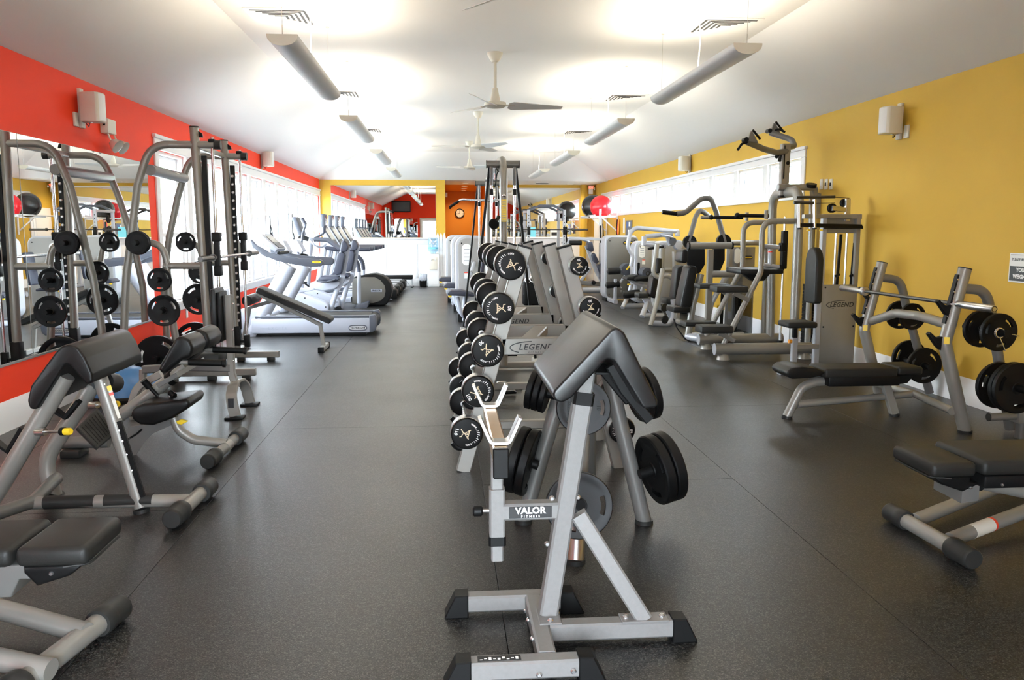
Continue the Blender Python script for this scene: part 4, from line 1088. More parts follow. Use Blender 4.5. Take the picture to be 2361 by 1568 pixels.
    b = MB(); b.bar([(xs, yn, zh), (xs, yf, zh)], 0.050, 0.055); b.build('holder_bar', 'orange_reflect', t)
    b = MB(); b.box((xs - 0.0255, yn - 0.018, zh - 0.075), (xs + 0.0255, yn + 0.004, zh + 0.026), bev=0.004, seg=1); b.build('bar_end_cap', 'rubber', t)
    for yy in (yn + 0.04, yf - 0.02):
        h = [(xs - 0.066, yy, zh + 0.118), (xs - 0.03, yy, zh + 0.035), (xs + 0.03, yy, zh + 0.035), (xs + 0.066, yy, zh + 0.118)]
        b = MB(); b.bar(h, 0.055, 0.012, up=(0, 0.0, 1) if False else (1, 0, 0.3), bend=0.02); b.build('bar_hook', 'brushed', t)
    # pad: folded saddle
    Yn, Yf = 2.545, 3.12
    o = [uy(px, py, Yn) for px, py in ((1272, 918), (1276, 926), (1418, 757), (1440, 757), (1518, 938), (1516, 950), (1488, 948), (1410, 826), (1388, 832), (1312, 928), (1296, 928))]
    o = [uy(px, py, Yn) for px, py in ((1274, 905), (1410, 760), (1424, 754), (1440, 766), (1517, 925), (1516, 940), (1484, 944), (1416, 832), (1400, 828), (1318, 918), (1296, 930), (1278, 924))]
    b = MB(); b.prism(o, (0, Yf - Yn, 0), bev=0.008, seg=3, rnd=0.024); b.build('arm_pad', 'vinyl_gloss', t)
    # pressed steel bracket under the right-hand face
    for yy in (2.66, 2.98):
        b = MB(); b.bar([uy(1402, 838, 2.7) + V((0, yy - 2.7, 0)), uy(1432, 892, 2.7) + V((0, yy - 2.7, 0)), uy(1490, 962, 2.7) + V((0, yy - 2.7, 0))], 0.035, 0.03, up=(0, 1, 0)); b.build('pad_bracket', 'rubber', t)
    b = MB(); b.bar([uy(1362, 850, 2.8), uy(1450, 852, 2.8)], 0.20, 0.008, up=(0, 0, 1)); b.build('pad_plate', 'rubber', t)
    bolts(t, [uy(1420, 871, 2.66)], (0, -1, 0), 0.009)
preacher_stand()

# ------------------------------------------------------------------ plate tree behind it
def plate_tree():
    t = thing('plate_tree', 'grey tripod weight plate tree directly behind the preacher stand', 'weight rack', (0.7, 3.9, 0))
    apex = V((0.70, 3.93, 1.16))
    feet = [V((0.985, 3.90, 0)), V((0.385, 3.96, 0)), V((0.565, 3.44, 0)), V((0.80, 4.42, 0))]
    tops = []
    for i, f in enumerate(feet):
        top = f.lerp(apex, 0.80); tops.append(top)
        if i == 2:
            mid = f.lerp(top, 0.20); b = MB(); b.tube([f + V((0, 0, 0.01)), mid], 0.040); b.build('chrome_sleeve', 'brushed', t)
        b = MB(); b.tube([f + V((0, 0, 0.012)) if i != 2 else f.lerp(top, 0.18), f.lerp(top, 0.6), top], 0.038); b.build('leg', 'silver_dark', t)
        b = MB(); b.cyl(f, f + V((0, 0, 0.02)), 0.045); b.build('foot', 'cap', t)
    for i in (0, 1, 2, 3):
        b = MB(); b.tube([tops[i], (apex.x, apex.y, tops[i].z)], 0.036); b.build('top_tie', 'silver_dark', t)
    horns = []
    def horn(c, d, L=0.2):
        b = MB(); c = V(c); d = V(d).normalized(); b.cyl(c, c + d * L, 0.024, seg=14); b.build('plate_horn', 'rubber', t)
    fr = feet[2]
    hu = uy(1345, 940, 3.66); hl = uy(1335, 1165, 3.40)
    horn(hu + V((0.0, 0.06, 0)), (0, -1, 0.08), 0.13); horn(hl + V((0, 0.12, 0)), (0, -1, 0.08), 0.16)
    g = 'plates on the plate tree'
    pu = plate(hu, (-0.05, -1, 0.12), 0.125, 0.028, 'worn dark grip plate facing the camera on the upper front horn of the plate tree', g, 0.0, PLATE_B)
    plate(hl, (-0.05, -1, 0.12), 0.146, 0.03, 'worn dark grip plate facing the camera on the lower front horn of the plate tree', g, 0.0, PLATE_B)
    ax = V((-0.05, -1, 0.12)).normalized(); rr_ = V((1, -0.05, 0)).normalized(); uu_ = rr_.cross(-ax).normalized(); uu_ = uu_ if uu_.z > 0 else -uu_
    b = MB(); add_text(b, 'TROY', 0.026, hu + ax * 0.0115 - rr_ * 0.063, uu_, -rr_, bold=0.0006, extrude=0.0015); lt2 = b.build('lettering', 'plate'); b = MB(); add_text(b, '10', 0.026, hu + ax * 0.0115 + rr_ * 0.068, -uu_, rr_, bold=0.0006, extrude=0.0015)
    lt = b.build('lettering', 'plate')
    bpy.context.view_layer.update(); 
    for q_ in (lt, lt2): q_.parent = pu; q_.matrix_parent_inverse = pu.matrix_world.inverted()
    # left and right horns
    L = V((-1, 0.34, 0.24)); Rr = V((1, 0.22, 0.22))
    l0 = uy(1218, 1066, 3.90); horn(l0 - L.normalized() * 0.05, L, 0.14)
    for k in range(2): plate(l0 + L.normalized() * (0.0 + 0.052 * k), L, 0.166, 0.044, 'black plate on the lower left horn of the plate tree, ' + ('inner', 'outer')[k] + ' of two', g, 0.3 + k)
    l1 = uy(1258, 905, 3.92); horn(l1 - L.normalized() * 0.05, L, 0.14)
    for k in range(3): plate(l1 + L.normalized() * (0.0 + 0.034 * k), L, 0.100, 0.028, 'small black plate on the upper left horn of the plate tree, ' + ('innermost', 'middle', 'outermost')[k] + ' of three', g, 0.3 + k, PLATE_C)
    r0 = uy(1512, 1082, 3.86); horn(r0 - Rr.normalized() * 0.09, Rr, 0.18)
    for k in range(2): plate(r0 + Rr.normalized() * (0.0 + 0.058 * k), Rr, 0.174, 0.05, 'black plate on the lower right horn of the plate tree, ' + ('inner', 'outer')[k] + ' of two', g, 0.5 + k)
    r1 = uy(1474, 912, 3.88); horn(r1 - Rr.normalized() * 0.08, Rr, 0.15)
    for k in range(2): plate(r1 + Rr.normalized() * (0.0 + 0.045 * k), Rr, 0.130, 0.036, 'black plate on the upper right horn of the plate tree, ' + ('inner', 'outer')[k] + ' of two', g, 0.9 + k)
plate_tree()

# ------------------------------------------------------------------ fixed barbells on two A-frame racks
def circle_text(b, s, size, c, r, a_mid, right, up, inward=False):
    """lettering set around a circle, centred on angle a_mid (counter-clockwise from right)"""
    n = len(s); step = size * 0.60 / r
    for i, ch in enumerate(s):
        off = (i - (n - 1) / 2) * step
        a = a_mid - off
        rad = right * math.cos(a) + up * math.sin(a)
        tan = right * math.sin(a) - up * math.cos(a)
        if ch != ' ': add_text(b, ch, size, V(c) + rad * r, tan, rad, bold=size * 0.03)
def barbell(c, half, r, wt, label, group, spin, detail=True):
    """fixed barbell along Y: steel-banded round heads with printed faces"""
    c = V(c)
    t = thing('fixed_barbell', label, 'barbell', c, group)
    b = MB(); b.cyl(c - V((0, half - 0.06, 0)), c + V((0, half - 0.06, 0)), 0.0145, seg=14); b.build('handle', 'chrome', t)
    R, U = V((1, 0, 0)), V((0, 0, 1))
    for s in (-1, 1):
        w = 0.055
        hc = c + V((0, s * (half - w), 0))
        b = MB(); b.lathe([(0, -w), (r * 0.80, -w), (r * 0.965, -w + 0.010), (r * 0.965, w - 0.012), (r * 0.90, w - 0.001), (r * 0.86, w), (0, w)], hc, (0, s, 0), 36); h = b.build('head', 'urethane', t)
        b = MB(); b.lathe([(r * 0.96, -w + 0.012), (r, -w + 0.016), (r, w - 0.022), (r * 0.96, w - 0.018)], hc, (0, s, 0), 36); b.build('steel_band', 'head_rim', h)
        b = MB(); b.lathe([(0, -w - 0.03), (0.02, -w - 0.03), (0.028, -w - 0.012), (0.028, -w), (0, -w)], hc, (0, s, 0), 18); b.build('collar', 'brushed', h)
        if s < 0 and detail:
            f = hc + V((0, -w - 0.0006, 0))
            b = MB()
            ru = R * math.cos(spin) + U * math.sin(spin); uu = U * math.cos(spin) - R * math.sin(spin)
            # figure logo: a small lifting figure drawn in strokes
            def P2(x, y): return f + ru * (x * r) + uu * (y * r)
            for st in (((-0.22, 0.10), (0.22, 0.10)), ((-0.28, 0.17), (-0.20, 0.03)), ((0.28, 0.17), (0.20, 0.03)),
                       ((-0.16, 0.12), (-0.13, -0.02), (0.0, -0.13), (0.13, -0.02), (0.16, 0.12)),
                       ((0.0, -0.12), (-0.04, -0.25), (-0.22, -0.42)), ((0.0, -0.12), (0.06, -0.26), (0.22, -0.28), (0.26, -0.40))):
                b.bar([P2(*q) for q in st], 0.060 * r, 0.0016, up=(0, 1, 0), c=0.3)
            b.lathe([(0, 0.0012), (0.055 * r, 0.0012), (0.055 * r, 0), (0, 0)], P2(0, 0.01), (0, -1, 0), 12)
            b.build('face_logo', 'print', h)
            b = MB()
            circle_text(b, 'www.cff-fit.com', 0.215 * r, f, 0.68 * r, spin + PI / 2, R, U)
            ca = spin - PI / 2
            add_text(b, str(wt), 0.30 * r, f + (R * math.cos(ca) + U * math.sin(ca)) * 0.66 * r, -ru if False else ru, uu, bold=0.0007)
            b.build('face_lettering', 'print_white', h)
    return t
def barbell_rack(y0, label, name_text=True):
    ya, yb = y0, y0 + 0.68
    t = thing('barbell_rack', label, 'weight rack', (0.59, (ya + yb) / 2, 0), 'A-frame barbell racks')
    def fx(z): return 0.105 + (0.478 - 0.105) * z / 1.355, 1.075 + (0.715 - 1.075) * z / 1.355
    for y in (ya, yb):
        for k in (0, 1):
            x0, x1 = fx(0)[k], fx(1.355)[k]
            b = MB(); b.bar([(x0, y, 0), (x1, y, 1.355)], 0.085, 0.075, up=(0, 1, 0), c=0.06); b.build('upright', 'silver', t)
            d = V((x1 - x0, 0, 1.355)).normalized()
            b = MB(); b.bar([V((x1, y, 1.352)), V((x1, y, 1.352)) + d * 0.012], 0.088, 0.078, up=(0, 1, 0), c=0.06); b.build('end_cap', 'rubber', t)
        z = 0.765
        b = MB(); b.bar([(fx(z)[0] + 0.03, y, z), (fx(z)[1] - 0.03, y, z)], 0.075, 0.10, up=(0, 0, 1), c=0.06); cb = b.build('crossbar', 'silver', t)
        if y == ya and name_text:
            b = MB(); add_text(b, 'LEGEND', 0.050, (0.545, y - 0.0385, z - 0.004), (1, 0, 0), (0, 0, 1), italic=0.25, bold=0.0008, space=1.15)
            add_text(b, 'FITNESS', 0.014, (0.545, y - 0.0385, z - 0.036), (1, 0, 0), (0, 0, 1), italic=0.25, space=2.0)
            arc = [(0.545 - 0.155 + 0.13 * (1 - math.cos(a)), y - 0.0385, z - 0.006 + 0.036 * math.sin(a)) for a in [i * PI / 2 / 10 for i in range(-6, 11)]]
            b.bar(arc, 0.006, 0.0012, up=(0, 1, 0)); b.build('lettering', 'print_black', cb)
        b = MB(); b.bar([(fx(0.12)[0] + 0.03, y, 0.12), (fx(0.12)[1] - 0.03, y, 0.12)], 0.06, 0.06); b.build('lower_crossbar', 'silver', t) if y == yb else b.bm.free()
    z = 0.79
    b = MB(); b.bar([(0.50, ya, z - 0.01), (0.66, yb, z - 0.01)], 0.10, 0.06); b.build('diagonal_rail', 'silver', t)
    for k in (0, 1):
        for y in (ya, yb):
            for zz in (1.245, 0.965, 0.70, 0.44, 0.185):
                x = fx(zz)[k]; s = -1 if k == 0 else 1
                b = MB(); b.tube([(x, y + 0.0, zz - 0.05), (x + s * 0.085, y, zz - 0.045), (x + s * 0.115, y, zz - 0.01)], 0.017, bend=0.03, seg=8); b.build('saddle_peg', 'rubber', t)
    return fx
centers = ((1178, 610), (1151, 712), (1126, 811), (1103, 905), (1077, 1003))
HALF = 0.50
def rack_set(y0, dy, weights, tag_, rr, detail):
    yc = y0 + 0.34
    tiers = ('top', 'second', 'third', 'fourth', 'lowest')
    spins = [math.radians(a) for a in (65, 90, -140, -60, -105)]
    for i, (px, py) in enumerate(centers):
        p = uy(px, py, 4.72)
        barbell((p.x, yc, p.z), HALF, rr[i], weights[i], 'black round-headed fixed barbell on the left side of the %s barbell rack, %s tier' % (tag_, tiers[i]), 'fixed barbells on the racks', spins[i], detail)
FX = barbell_rack(4.90, 'silver A-frame barbell rack with black dumbbell-like heads, nearer of the two')
FX = barbell_rack(6.32, 'silver A-frame barbell rack behind the first one, farther of the two')
rack_set(4.90, 0, (70, 80, 90, 100, 110), 'nearer', (0.0935, 0.095, 0.097, 0.098, 0.098), True)
rack_set(6.32, 0, (20, 25, 30, 35, 40), 'farther', (0.094, 0.094, 0.095, 0.095, 0.096), False)
rc = ((1338, 614, 22.5), (1364, 712, 27), (1392, 812, 28), (1415, 905, 31), (1437, 995, 33))
for i, (px, py, rp_) in enumerate(rc):
    p = uy(px, py, 4.72)
    tiers = ('top', 'second', 'third', 'fourth', 'lowest')
    barbell((p.x, 4.90 + 0.34, p.z), HALF, rp_ / 1900 * 4.72, (20, 30, 40, 50, 60)[i], 'smaller fixed barbell on the right side of the nearer barbell rack, %s tier' % tiers[i], 'fixed barbells on the racks', (PI + 0.15, PI + 0.1, PI, 1.8, 1.5)[i], True)
    barbell((p.x, 6.32 + 0.34, p.z), HALF, 0.052 + 0.004 * i, 20, 'small fixed barbell on the right side of the farther barbell rack, %s tier' % tiers[i], 'fixed barbells on the racks', 0, False)

# ------------------------------------------------------------------ cable crossover: two towers in line behind the racks
def tower(y, label, ztop, sgn):
    x = 0.62
    t = thing('cable_tower', label, 'gym machine', (x, y, 0), 'cable crossover towers')
    b = MB(); b.oval([(x, y, 0.05), (x, y, ztop - 0.03), (x, y + sgn * 0.55, ztop + 0.0)], 0.042, 0.055, (1, 0, 0) if False else (0, 1, 0), bend=0.22); b.build('mast', 'silver', t)
    b = MB(); b.cyl((x - 0.165, y + 0.10, ztop - 0.055), (x + 0.165, y + 0.10, ztop - 0.055), 0.038, seg=22); hb = b.build('head_bar', 'silver_dark', t)
    for s in (-1, 1):
        b = MB(); b.cyl((x + s * 0.165, y + 0.10, ztop - 0.055), (x + s * 0.173, y + 0.10, ztop - 0.055), 0.040, seg=22); b.build('bar_cap', 'cap', hb)
        b = MB(); b.cyl((x + s * 0.12, y + 0.08, ztop - 0.08), (x + s * 0.12, y + 0.08, ztop - 0.27), 0.017); b.build('rod_socket', 'silver_dark', t)
        b = MB(); b.cyl((x + s * 0.12, y + 0.08, 0.15), (x + s * 0.12, y + 0.08, ztop - 0.27), 0.0125); b.build('guide_rod', 'chrome', t)
        b = MB(); b.cyl((x + s * 0.12, y + 0.08, ztop - 0.37), (x + s * 0.12, y + 0.08, ztop - 0.31), 0.021); b.build('rod_collar', 'rubber', t)
        b = MB(); b.bar([(x + s * 0.135, y + 0.14, ztop - 0.07), (x + s * 0.35, y + 0.14, 0.10)], 0.026, 0.05, up=(0, 1, 0)); b.build('side_strut', 'rubber', t)
        b = MB(); b.bar([(x + s * 0.36, y - 0.3, 0.05), (x + s * 0.36, y + 0.35, 0.05)], 0.06, 0.06); b.build('base_rail', 'silver', t)
        b = MB(); b.box((x + s * 0.09 - 0.055, y + 0.03, 0.14), (x + s * 0.09 + 0.055, y + 0.19, 0.62), bev=0.004, seg=1); st = b.build('weight_stack', 'rubber', t)
    b = MB(); b.bar([(x - 0.39, y + 0.02, 0.05), (x + 0.39, y + 0.02, 0.05)], 0.06, 0.06); b.build('base_rail', 'silver', t)
    return t, x
ta, xa = tower(8.55, 'grey cable tower with yellow label behind the barbell racks, nearer of the two', 2.19, 1)
b = MB(); b.box((xa - 0.026, 8.493, 1.545), (xa + 0.026, 8.497, 1.77)); lb = b.build('instruction_label', 'yellow', ta)
b = MB()
for k in range(12): b.box((xa - 0.02, 8.4915, 1.556 + k * 0.0175), (xa + 0.02, 8.493, 1.560 + k * 0.0175))
b.build('label_print', 'print_grey', lb)
b = MB(); b.ball((xa, 8.49, 1.81), 0.017); b.build('bolt', 'chrome', ta)
b = MB(); b.tube([(xa - 0.05, 8.62, 2.05), (xa - 0.07, 8.72, 2.12), (xa - 0.06, 8.8, 1.95)], 0.006, bend=0.05, seg=6); b.tube([(xa - 0.01, 8.6, 2.03), (xa - 0.05, 8.66, 2.1), (xa - 0.08, 8.7, 1.9)], 0.006, bend=0.05, seg=6); b.build('cable', 'rubber', ta)
tb, xb = tower(11.5, 'grey cable tower standing behind the first cable tower, farther of the two', 2.16, -1)
b = MB(); b.lathe([(0, 0), (0.05, 0), (0.055, 0.01), (0.05, 0.02), (0, 0.02)], uy(1139, 516, 8.4), (-0.3, -1, -0.3), 20); b.cyl(uy(1139, 516, 8.42), uy(1150, 500, 8.5), 0.018); b.build('hand_grip', 'rubber', ta)
# crossover beam
t = thing('crossover_beam', 'overhead tube bridging the two cable towers', 'gym machine', (0.62, 10, 2.19))
b = MB(); b.cyl((0.62, 9.1, 2.19), (0.62, 10.95, 2.16), 0.045); b.build('beam', 'silver', t)
b = MB(); b.cyl((0.50, 9.95, 2.05), (0.74, 9.95, 2.05), 0.014); b.cyl((0.62, 9.95, 2.05), (0.62, 9.95, 2.16), 0.014); b.build('chin_bar', 'chrome', t)
# lat bar hooked on the far tower
t = thing('lat_pulldown_bar', 'bent chrome lat bar with black grips hanging left of the far cable tower', 'cable bar', uy(1110, 462, 11.4))
q = [uy(1036, 478, 11.4), uy(1064, 460, 11.4), uy(1100, 462, 11.4), uy(1160, 462, 11.4)]
b = MB(); b.tube(q, 0.016, bend=0.08); b.build('bar', 'chrome', t)
b = MB(); b.tube([q[0], q[0].lerp(q[1], 0.8)], 0.0185); b.lathe([(0, 0), (0.024, 0), (0.024, 0.02), (0, 0.02)], q[0], (1, 0, 0), 14); b.build('grip', 'rubber', t)
# carry bag and loose handles on the floor inside the crossover
def gear_bag():
    c = uz(1230, 705, 0)
    t = thing('equipment_case', 'black upright case hung with cable handles on the floor behind the barbell racks', 'case', c)
    b = MB(); b.box(c + V((-0.2, 0, 0)), c + V((0.26, 0.35, 0.52)), bev=0.05, seg=3); b.build('body', 'rubber', t)
    for k in range(4):
        b = MB(); b.torus(c + V((-0.12 + 0.09 * k, 0.0, 0.50 + 0.02 * (k % 2))), (0.4, -1, 0.3), 0.055, 0.009, 20, 6); b.build('cable_handle', 'brushed', t)
gear_bag()
def floor_attachments():
    k = 0
    for px, py, w in ((1155, 885, 0.10), (1190, 890, 0.12), (1172, 905, 0.14)):
        c = uz(px, py, 0.03)
        t = thing('cable_attachment', 'loose chrome and black cable handle lying on the floor inside the near rack, ' + ('left one', 'right one', 'front one')[k], 'handle', c, 'cable handles on the floor')
        b = MB(); b.cyl(c + V((-w / 2, 0, 0)), c + V((w / 2, 0.03, 0)), 0.018); b.build('grip', 'rubber', t)
        b = MB(); b.tube([c + V((-w / 2, 0, 0)), c + V((-w / 3, -0.07, 0.03)), c + V((w / 3, -0.06, 0.03)), c + V((w / 2, 0.03, 0))], 0.007, bend=0.03, seg=8); b.build('wire_loop', 'chrome', t)
        k += 1
floor_attachments()
# ------------------------------------------------------------------ nearest treadmill
def P(px, py, y): return uy(px, py, y)
def prism_y(pts, y, dy, name, m, parent, bev=0.008, seg=2):
    b = MB(); b.prism([uy(a, c, y) for a, c in pts], (0, dy, 0), bev=bev, seg=seg); return b.build(name, m, parent)
def treadmill_big():
    yn, yf = 11.55, 12.38
    t = thing('treadmill', 'large pale treadmill with curved slate handrails and side lettering, nearest the camera', 'treadmill', (-1.9, 12, 0))
    xr = P(868, 750, yn).x; xl = -3.0
    zt = P(800, 726, yn).z
    b = MB(); b.box((xl + 0.35, yn, 0.045), (xr - 0.09, yn + 0.10, zt - 0.045), bev=0.012); sp = b.build('side_panel', 'bike_white', t)
    b = MB(); b.box((xl + 0.35, yf - 0.10, 0.045), (xr - 0.09, yf, zt - 0.045), bev=0.012); b.build('side_panel', 'bike_white', t)
    for y in (yn + 0.005, yf - 0.095):
        b = MB(); b.box((xl + 0.4, y, zt - 0.045), (xr - 0.05, y + 0.09, zt - 0.01), bev=0.01); b.build('foot_rail', 'slate', t)
    b = MB(); b.box((xl + 0.4, yn + 0.10, 0.06), (xr - 0.10, yf - 0.10, zt - 0.025), bev=0.004); b.build('running_belt', 'rubber', t)
    b = MB(); b.cyl((xr - 0.085, yn + 0.09, zt - 0.115), (xr - 0.085, yf - 0.09, zt - 0.115), 0.085); b.build('rear_roller', 'rubber', t)
    for y in (yn - 0.002, yf - 0.108):
        b = MB(); e = [(xr - 0.10, 0.05), (xr - 0.05, 0.05), (xr - 0.01, 0.085), (xr, 0.14), (xr, zt - 0.04), (xr - 0.02, zt), (xr - 0.10, zt - 0.01)]
        b.prism([(x, y, z) for x, z in e], (0, 0.11, 0), bev=0.012); b.build('end_cap', 'slate', t)
    b = MB(); b.box((xl + 0.3, yn + 0.03, 0.0), (xr - 0.15, yf - 0.03, 0.05), bev=0.01); b.build('undercarriage', 'rubber', t)
    for x in (xr - 0.45, xl + 0.6):
        b = MB(); b.cyl((x, yn + 0.05, 0), (x, yn + 0.05, 0.06), 0.02); b.build('levelling_foot', 'rubber', t)
    b = MB(); h = [(xl, 0.03), (xl, 0.22), (xl + 0.12, 0.35), (xl + 0.32, 0.40), (xl + 0.50, 0.36), (xl + 0.62, zt), (xl + 0.62, 0.03)]
    b.prism([(x, yn + 0.02, z) for x, z in h], (0, yf - yn - 0.04, 0), bev=0.03); b.build('motor_hood', 'bike_white', t)
    # lettering on the side
    b = MB(); c = P(640, 757, yn - 0.001); add_text(b, 'EXCITE', 0.050, c, (1, 0, 0), (0, 0, 1), space=1.75)
    a, e = P(600, 757, yn - 0.001), P(622, 757, yn - 0.001); b.bar([a, e], 0.004, 0.0012, up=(0, 1, 0)); b.build('lettering', 'print_grey', sp)
    c = P(825, 756, yn - 0.002); b = MB()
    ov = [(math.copysign(abs(math.cos(q)) ** 0.45, math.cos(q)) * 0.128, math.copysign(abs(math.sin(q)) ** 0.75, math.sin(q)) * 0.042) for q in [2 * PI * k / 36 for k in range(36)]]
    b.prism([c + V((x, 0.001, z)) for x, z in ov], (0, -0.003, 0)); bd = b.build('badge', 'slate', sp)
    b = MB(); b.prism([c + V((x * 0.9, -0.0021, z * 0.62)) for x, z in ov], (0, -0.001, 0)); b.build('badge_field', 'brushed', bd)
    b = MB(); add_text(b, 'TECHNOGYM', 0.034, c + V((0, -0.0036, 0)), (1, 0, 0), (0, 0, 1), bold=0.0012, space=0.95); b.build('lettering', 'print_black', bd)
    # slanting columns
    for (a, e), y in ((((577, 775), (668, 612)), yn + 0.09), (((630, 745), (702, 612)), yf - 0.09)):
        b = MB(); b.oval([P(*a, y), P(*e, y)], 0.105, 0.085, (0, 1, 0), seg=26); b.build('column', 'bike_white', t)
    # curved handrails
    rail = ((574, 548), (592, 566), (620, 582), (652, 590), (692, 596), (736, 598), (745, 602), (746, 608), (738, 615), (712, 615), (676, 610), (640, 602), (608, 590), (584, 572))
    r1 = prism_y(rail, yn, 0.085, 'handrail', 'slate', t, bev=0.014, seg=3)
    w = P(702, 604, yn)
    b = MB(); b.prism([c2 + w - c for c2 in [c + V((x * 0.42, 0.0, z * 0.36)) for x, z in ov]], (0, -0.002, 0)); yb = b.build('rail_badge', 'yellow', r1)
    w = P(730, 604, yn)
    b = MB(); b.prism([V((w.x + x * 0.46, yn - 0.001, w.z + z * 0.4)) for x, z in ov], (0, -0.002, 0)); yb = b.build('badge', 'yellow', r1)
    b = MB(); add_text(b, 'TECHNOGYM', 0.011, (w.x, yn - 0.0035, w.z), (1, 0, 0), (0, 0, 1), bold=0.0004); b.build('lettering', 'print_black', yb)
    bpy.data.objects.remove(bpy.data.objects['rail_badge'])
    rail2 = ((622, 556), (640, 570), (664, 583), (700, 590), (762, 593), (770, 598), (770, 606), (764, 611), (740, 611), (690, 606), (650, 597), (622, 582))
    prism_y(rail2, yf - 0.085, 0.085, 'handrail', 'slate', t, bev=0.014, seg=3)
    # console with pale screen
    cs = [P(583, 541, yn + 0.1), P(602, 540, yn + 0.1), P(640, 574, yn + 0.1), P(634, 582, yn + 0.1)]
    b = MB(); b.prism(cs, (0, yf - yn - 0.2, 0), bev=0.012); k = b.build('console', 'bike_white', t)
    d = (cs[2] - cs[1]); n = V((-d.z, 0, d.x)).normalized(); n = n if n.z > 0 else -n
    s0 = cs[1] + d * 0.12 + n * 0.002; s1 = cs[1] + d * 0.92 + n * 0.002
    b = MB(); b.prism([s0 + V((0, 0.16, 0)), s1 + V((0, 0.16, 0)), s1 + V((0, 0.5, 0)), s0 + V((0, 0.5, 0))], n * 0.004); b.build('screen', 'screen', k)
    b = MB(); b.prism([s0 + V((-0.01, 0.13, -0.001)), s1 + V((0.01, 0.13, -0.001)), s1 + V((0.01, 0.53, -0.001)), s0 + V((-0.01, 0.53, -0.001))], n * 0.004); b.build('screen_bezel', 'slate', k)
    b = MB(); b.bar([P(628, 585, yn + 0.2), P(640, 588, yn + 0.2)], 0.3, 0.05, up=(0, 1, 0)); b.build('console_bridge', 'slate', t) if False else b.bm.free()
    b = MB(); q = P(643, 584, yn + 0.1); b.cyl(q, q + V((0, yf - yn - 0.2, 0)), 0.025); b.build('grip_bar', 'rubber', t)
treadmill_big()

# ------------------------------------------------------------------ recumbent bikes
def recumbent(y, label):
    t = thing('recumbent_bike', label, 'exercise bike', (-2.4, y, 0), 'recumbent bikes')
    w = 0.13
    prism_y(((640, 700), (655, 684), (673, 676), (697, 677), (722, 687), (752, 698), (758, 706), (757, 723), (640, 723)), y - w, 2 * w, 'body_shell', 'bike_white', t, 0.03, 3)
    bolts(t, [uy(px, py, y - w - 0.001) for px, py in ((703, 687), (751, 708), (664, 719))], (0, -1, 0), 0.012, 'rubber')
    prism_y(((719, 655), (733, 647), (781, 649), (783, 657), (773, 665), (745, 671), (724, 667)), y - 0.10, 0.20, 'seat_pod', 'bike_white', t, 0.02)
    prism_y(((732, 642), (739, 637), (780, 638), (783, 645), (774, 650), (735, 649)), y - 0.21, 0.42, 'seat', 'vinyl_blue', t, 0.02, 3)
    prism_y(((767, 629), (777, 587), (783, 582), (791, 582), (795, 589), (787, 631), (776, 635)), y - 0.20, 0.40, 'back_pad', 'vinyl_blue', t, 0.02, 3)
    prism_y(((783, 580), (787, 558), (793, 553), (799, 560), (803, 569), (799, 580), (790, 582)), y - 0.15, 0.30, 'head_pad', 'vinyl_blue', t, 0.02, 3)
    b = MB(); b.bar([uy(802, 570, y), uy(788, 648, y), uy(778, 668, y)], 0.08, 0.05, up=(0, 1, 0)); b.build('back_frame', 'bike_white', t)
    b = MB(); b.tube([uy(778, 662, y), uy(760, 722, y)], 0.045); b.build('rear_leg', 'bike_white', t)
    b = MB(); e = uy(757, 722, y); b.cyl((e.x, y - 0.3, 0.04), (e.x, y + 0.3, 0.04), 0.04); b.build('rear_foot', 'rubber', t)
    b = MB(); b.bar([uy(676, 674, y), uy(724, 664, y)], 0.07, 0.07, up=(0, 0, 1)); b.build('slide_beam', 'bike_white', t)
    b = MB(); b.tube([uy(772, 645, y - 0.22), uy(752, 651, y - 0.27), uy(730, 648, y - 0.28)], 0.017, bend=0.05); b.tube([uy(772, 645, y + 0.22), uy(752, 651, y + 0.27), uy(730, 648, y + 0.28)], 0.017, bend=0.05); b.build('side_handle', 'slate', t)
    # front mast and console
    b = MB(); b.tube([uy(668, 690, y), uy(656, 640, y), uy(650, 570, y)], 0.05, bend=0.2); b.build('mast', 'bike_white', t)
    prism_y(((637, 557), (644, 553), (652, 555), (668, 582), (664, 586), (648, 584)), y - 0.17, 0.34, 'console', 'bike_white', t, 0.02)
    a, c = uy(652, 556, y), uy(667, 581, y); d = c - a; n = V((d.z, 0, -d.x)).normalized(); n = n if n.x > 0 else -n
    b = MB(); b.prism([a + d * 0.1 + n * 0.02 + V((0, -0.12, 0)), a + d * 0.95 + n * 0.02 + V((0, -0.12, 0)), a + d * 0.95 + n * 0.02 + V((0, 0.12, 0)), a + d * 0.1 + n * 0.02 + V((0, 0.12, 0))], n * 0.006); b.build('screen', 'slate', t)
    b = MB(); b.tube([uy(660, 590, y - 0.25), uy(680, 592, y - 0.2), uy(672, 600, y), uy(680, 592, y + 0.2), uy(660, 590, y + 0.25)], 0.018, bend=0.06); b.build('handlebar', 'rubber', t)
    c = uy(690, 672, y)
    for s in (-1, 1):
        b = MB(); b.bar([c + V((0, s * 0.16, 0)), c + V((s * 0.12, s * 0.16, -s * 0.1))], 0.03, 0.02, up=(0, 1, 0)); b.build('crank', 'rubber', t)
        b = MB(); b.box(c + V((s * 0.12 - 0.06, s * 0.21 - 0.05, -s * 0.1 - 0.02)), c + V((s * 0.12 + 0.06, s * 0.21 + 0.05, -s * 0.1 + 0.02)), bev=0.008); b.build('pedal', 'rubber', t)
    return t
rb = recumbent(14.5, 'pale recumbent bike with dark blue-grey seat pads behind the nearest treadmill')
o0, o1 = uy(794, 553, 14.5), uy(817, 552, 15.5)
dup(rb, rb.location + V((o1.x - o0.x, 1.0, 0)), label='pale recumbent bike standing behind the first recumbent bike')

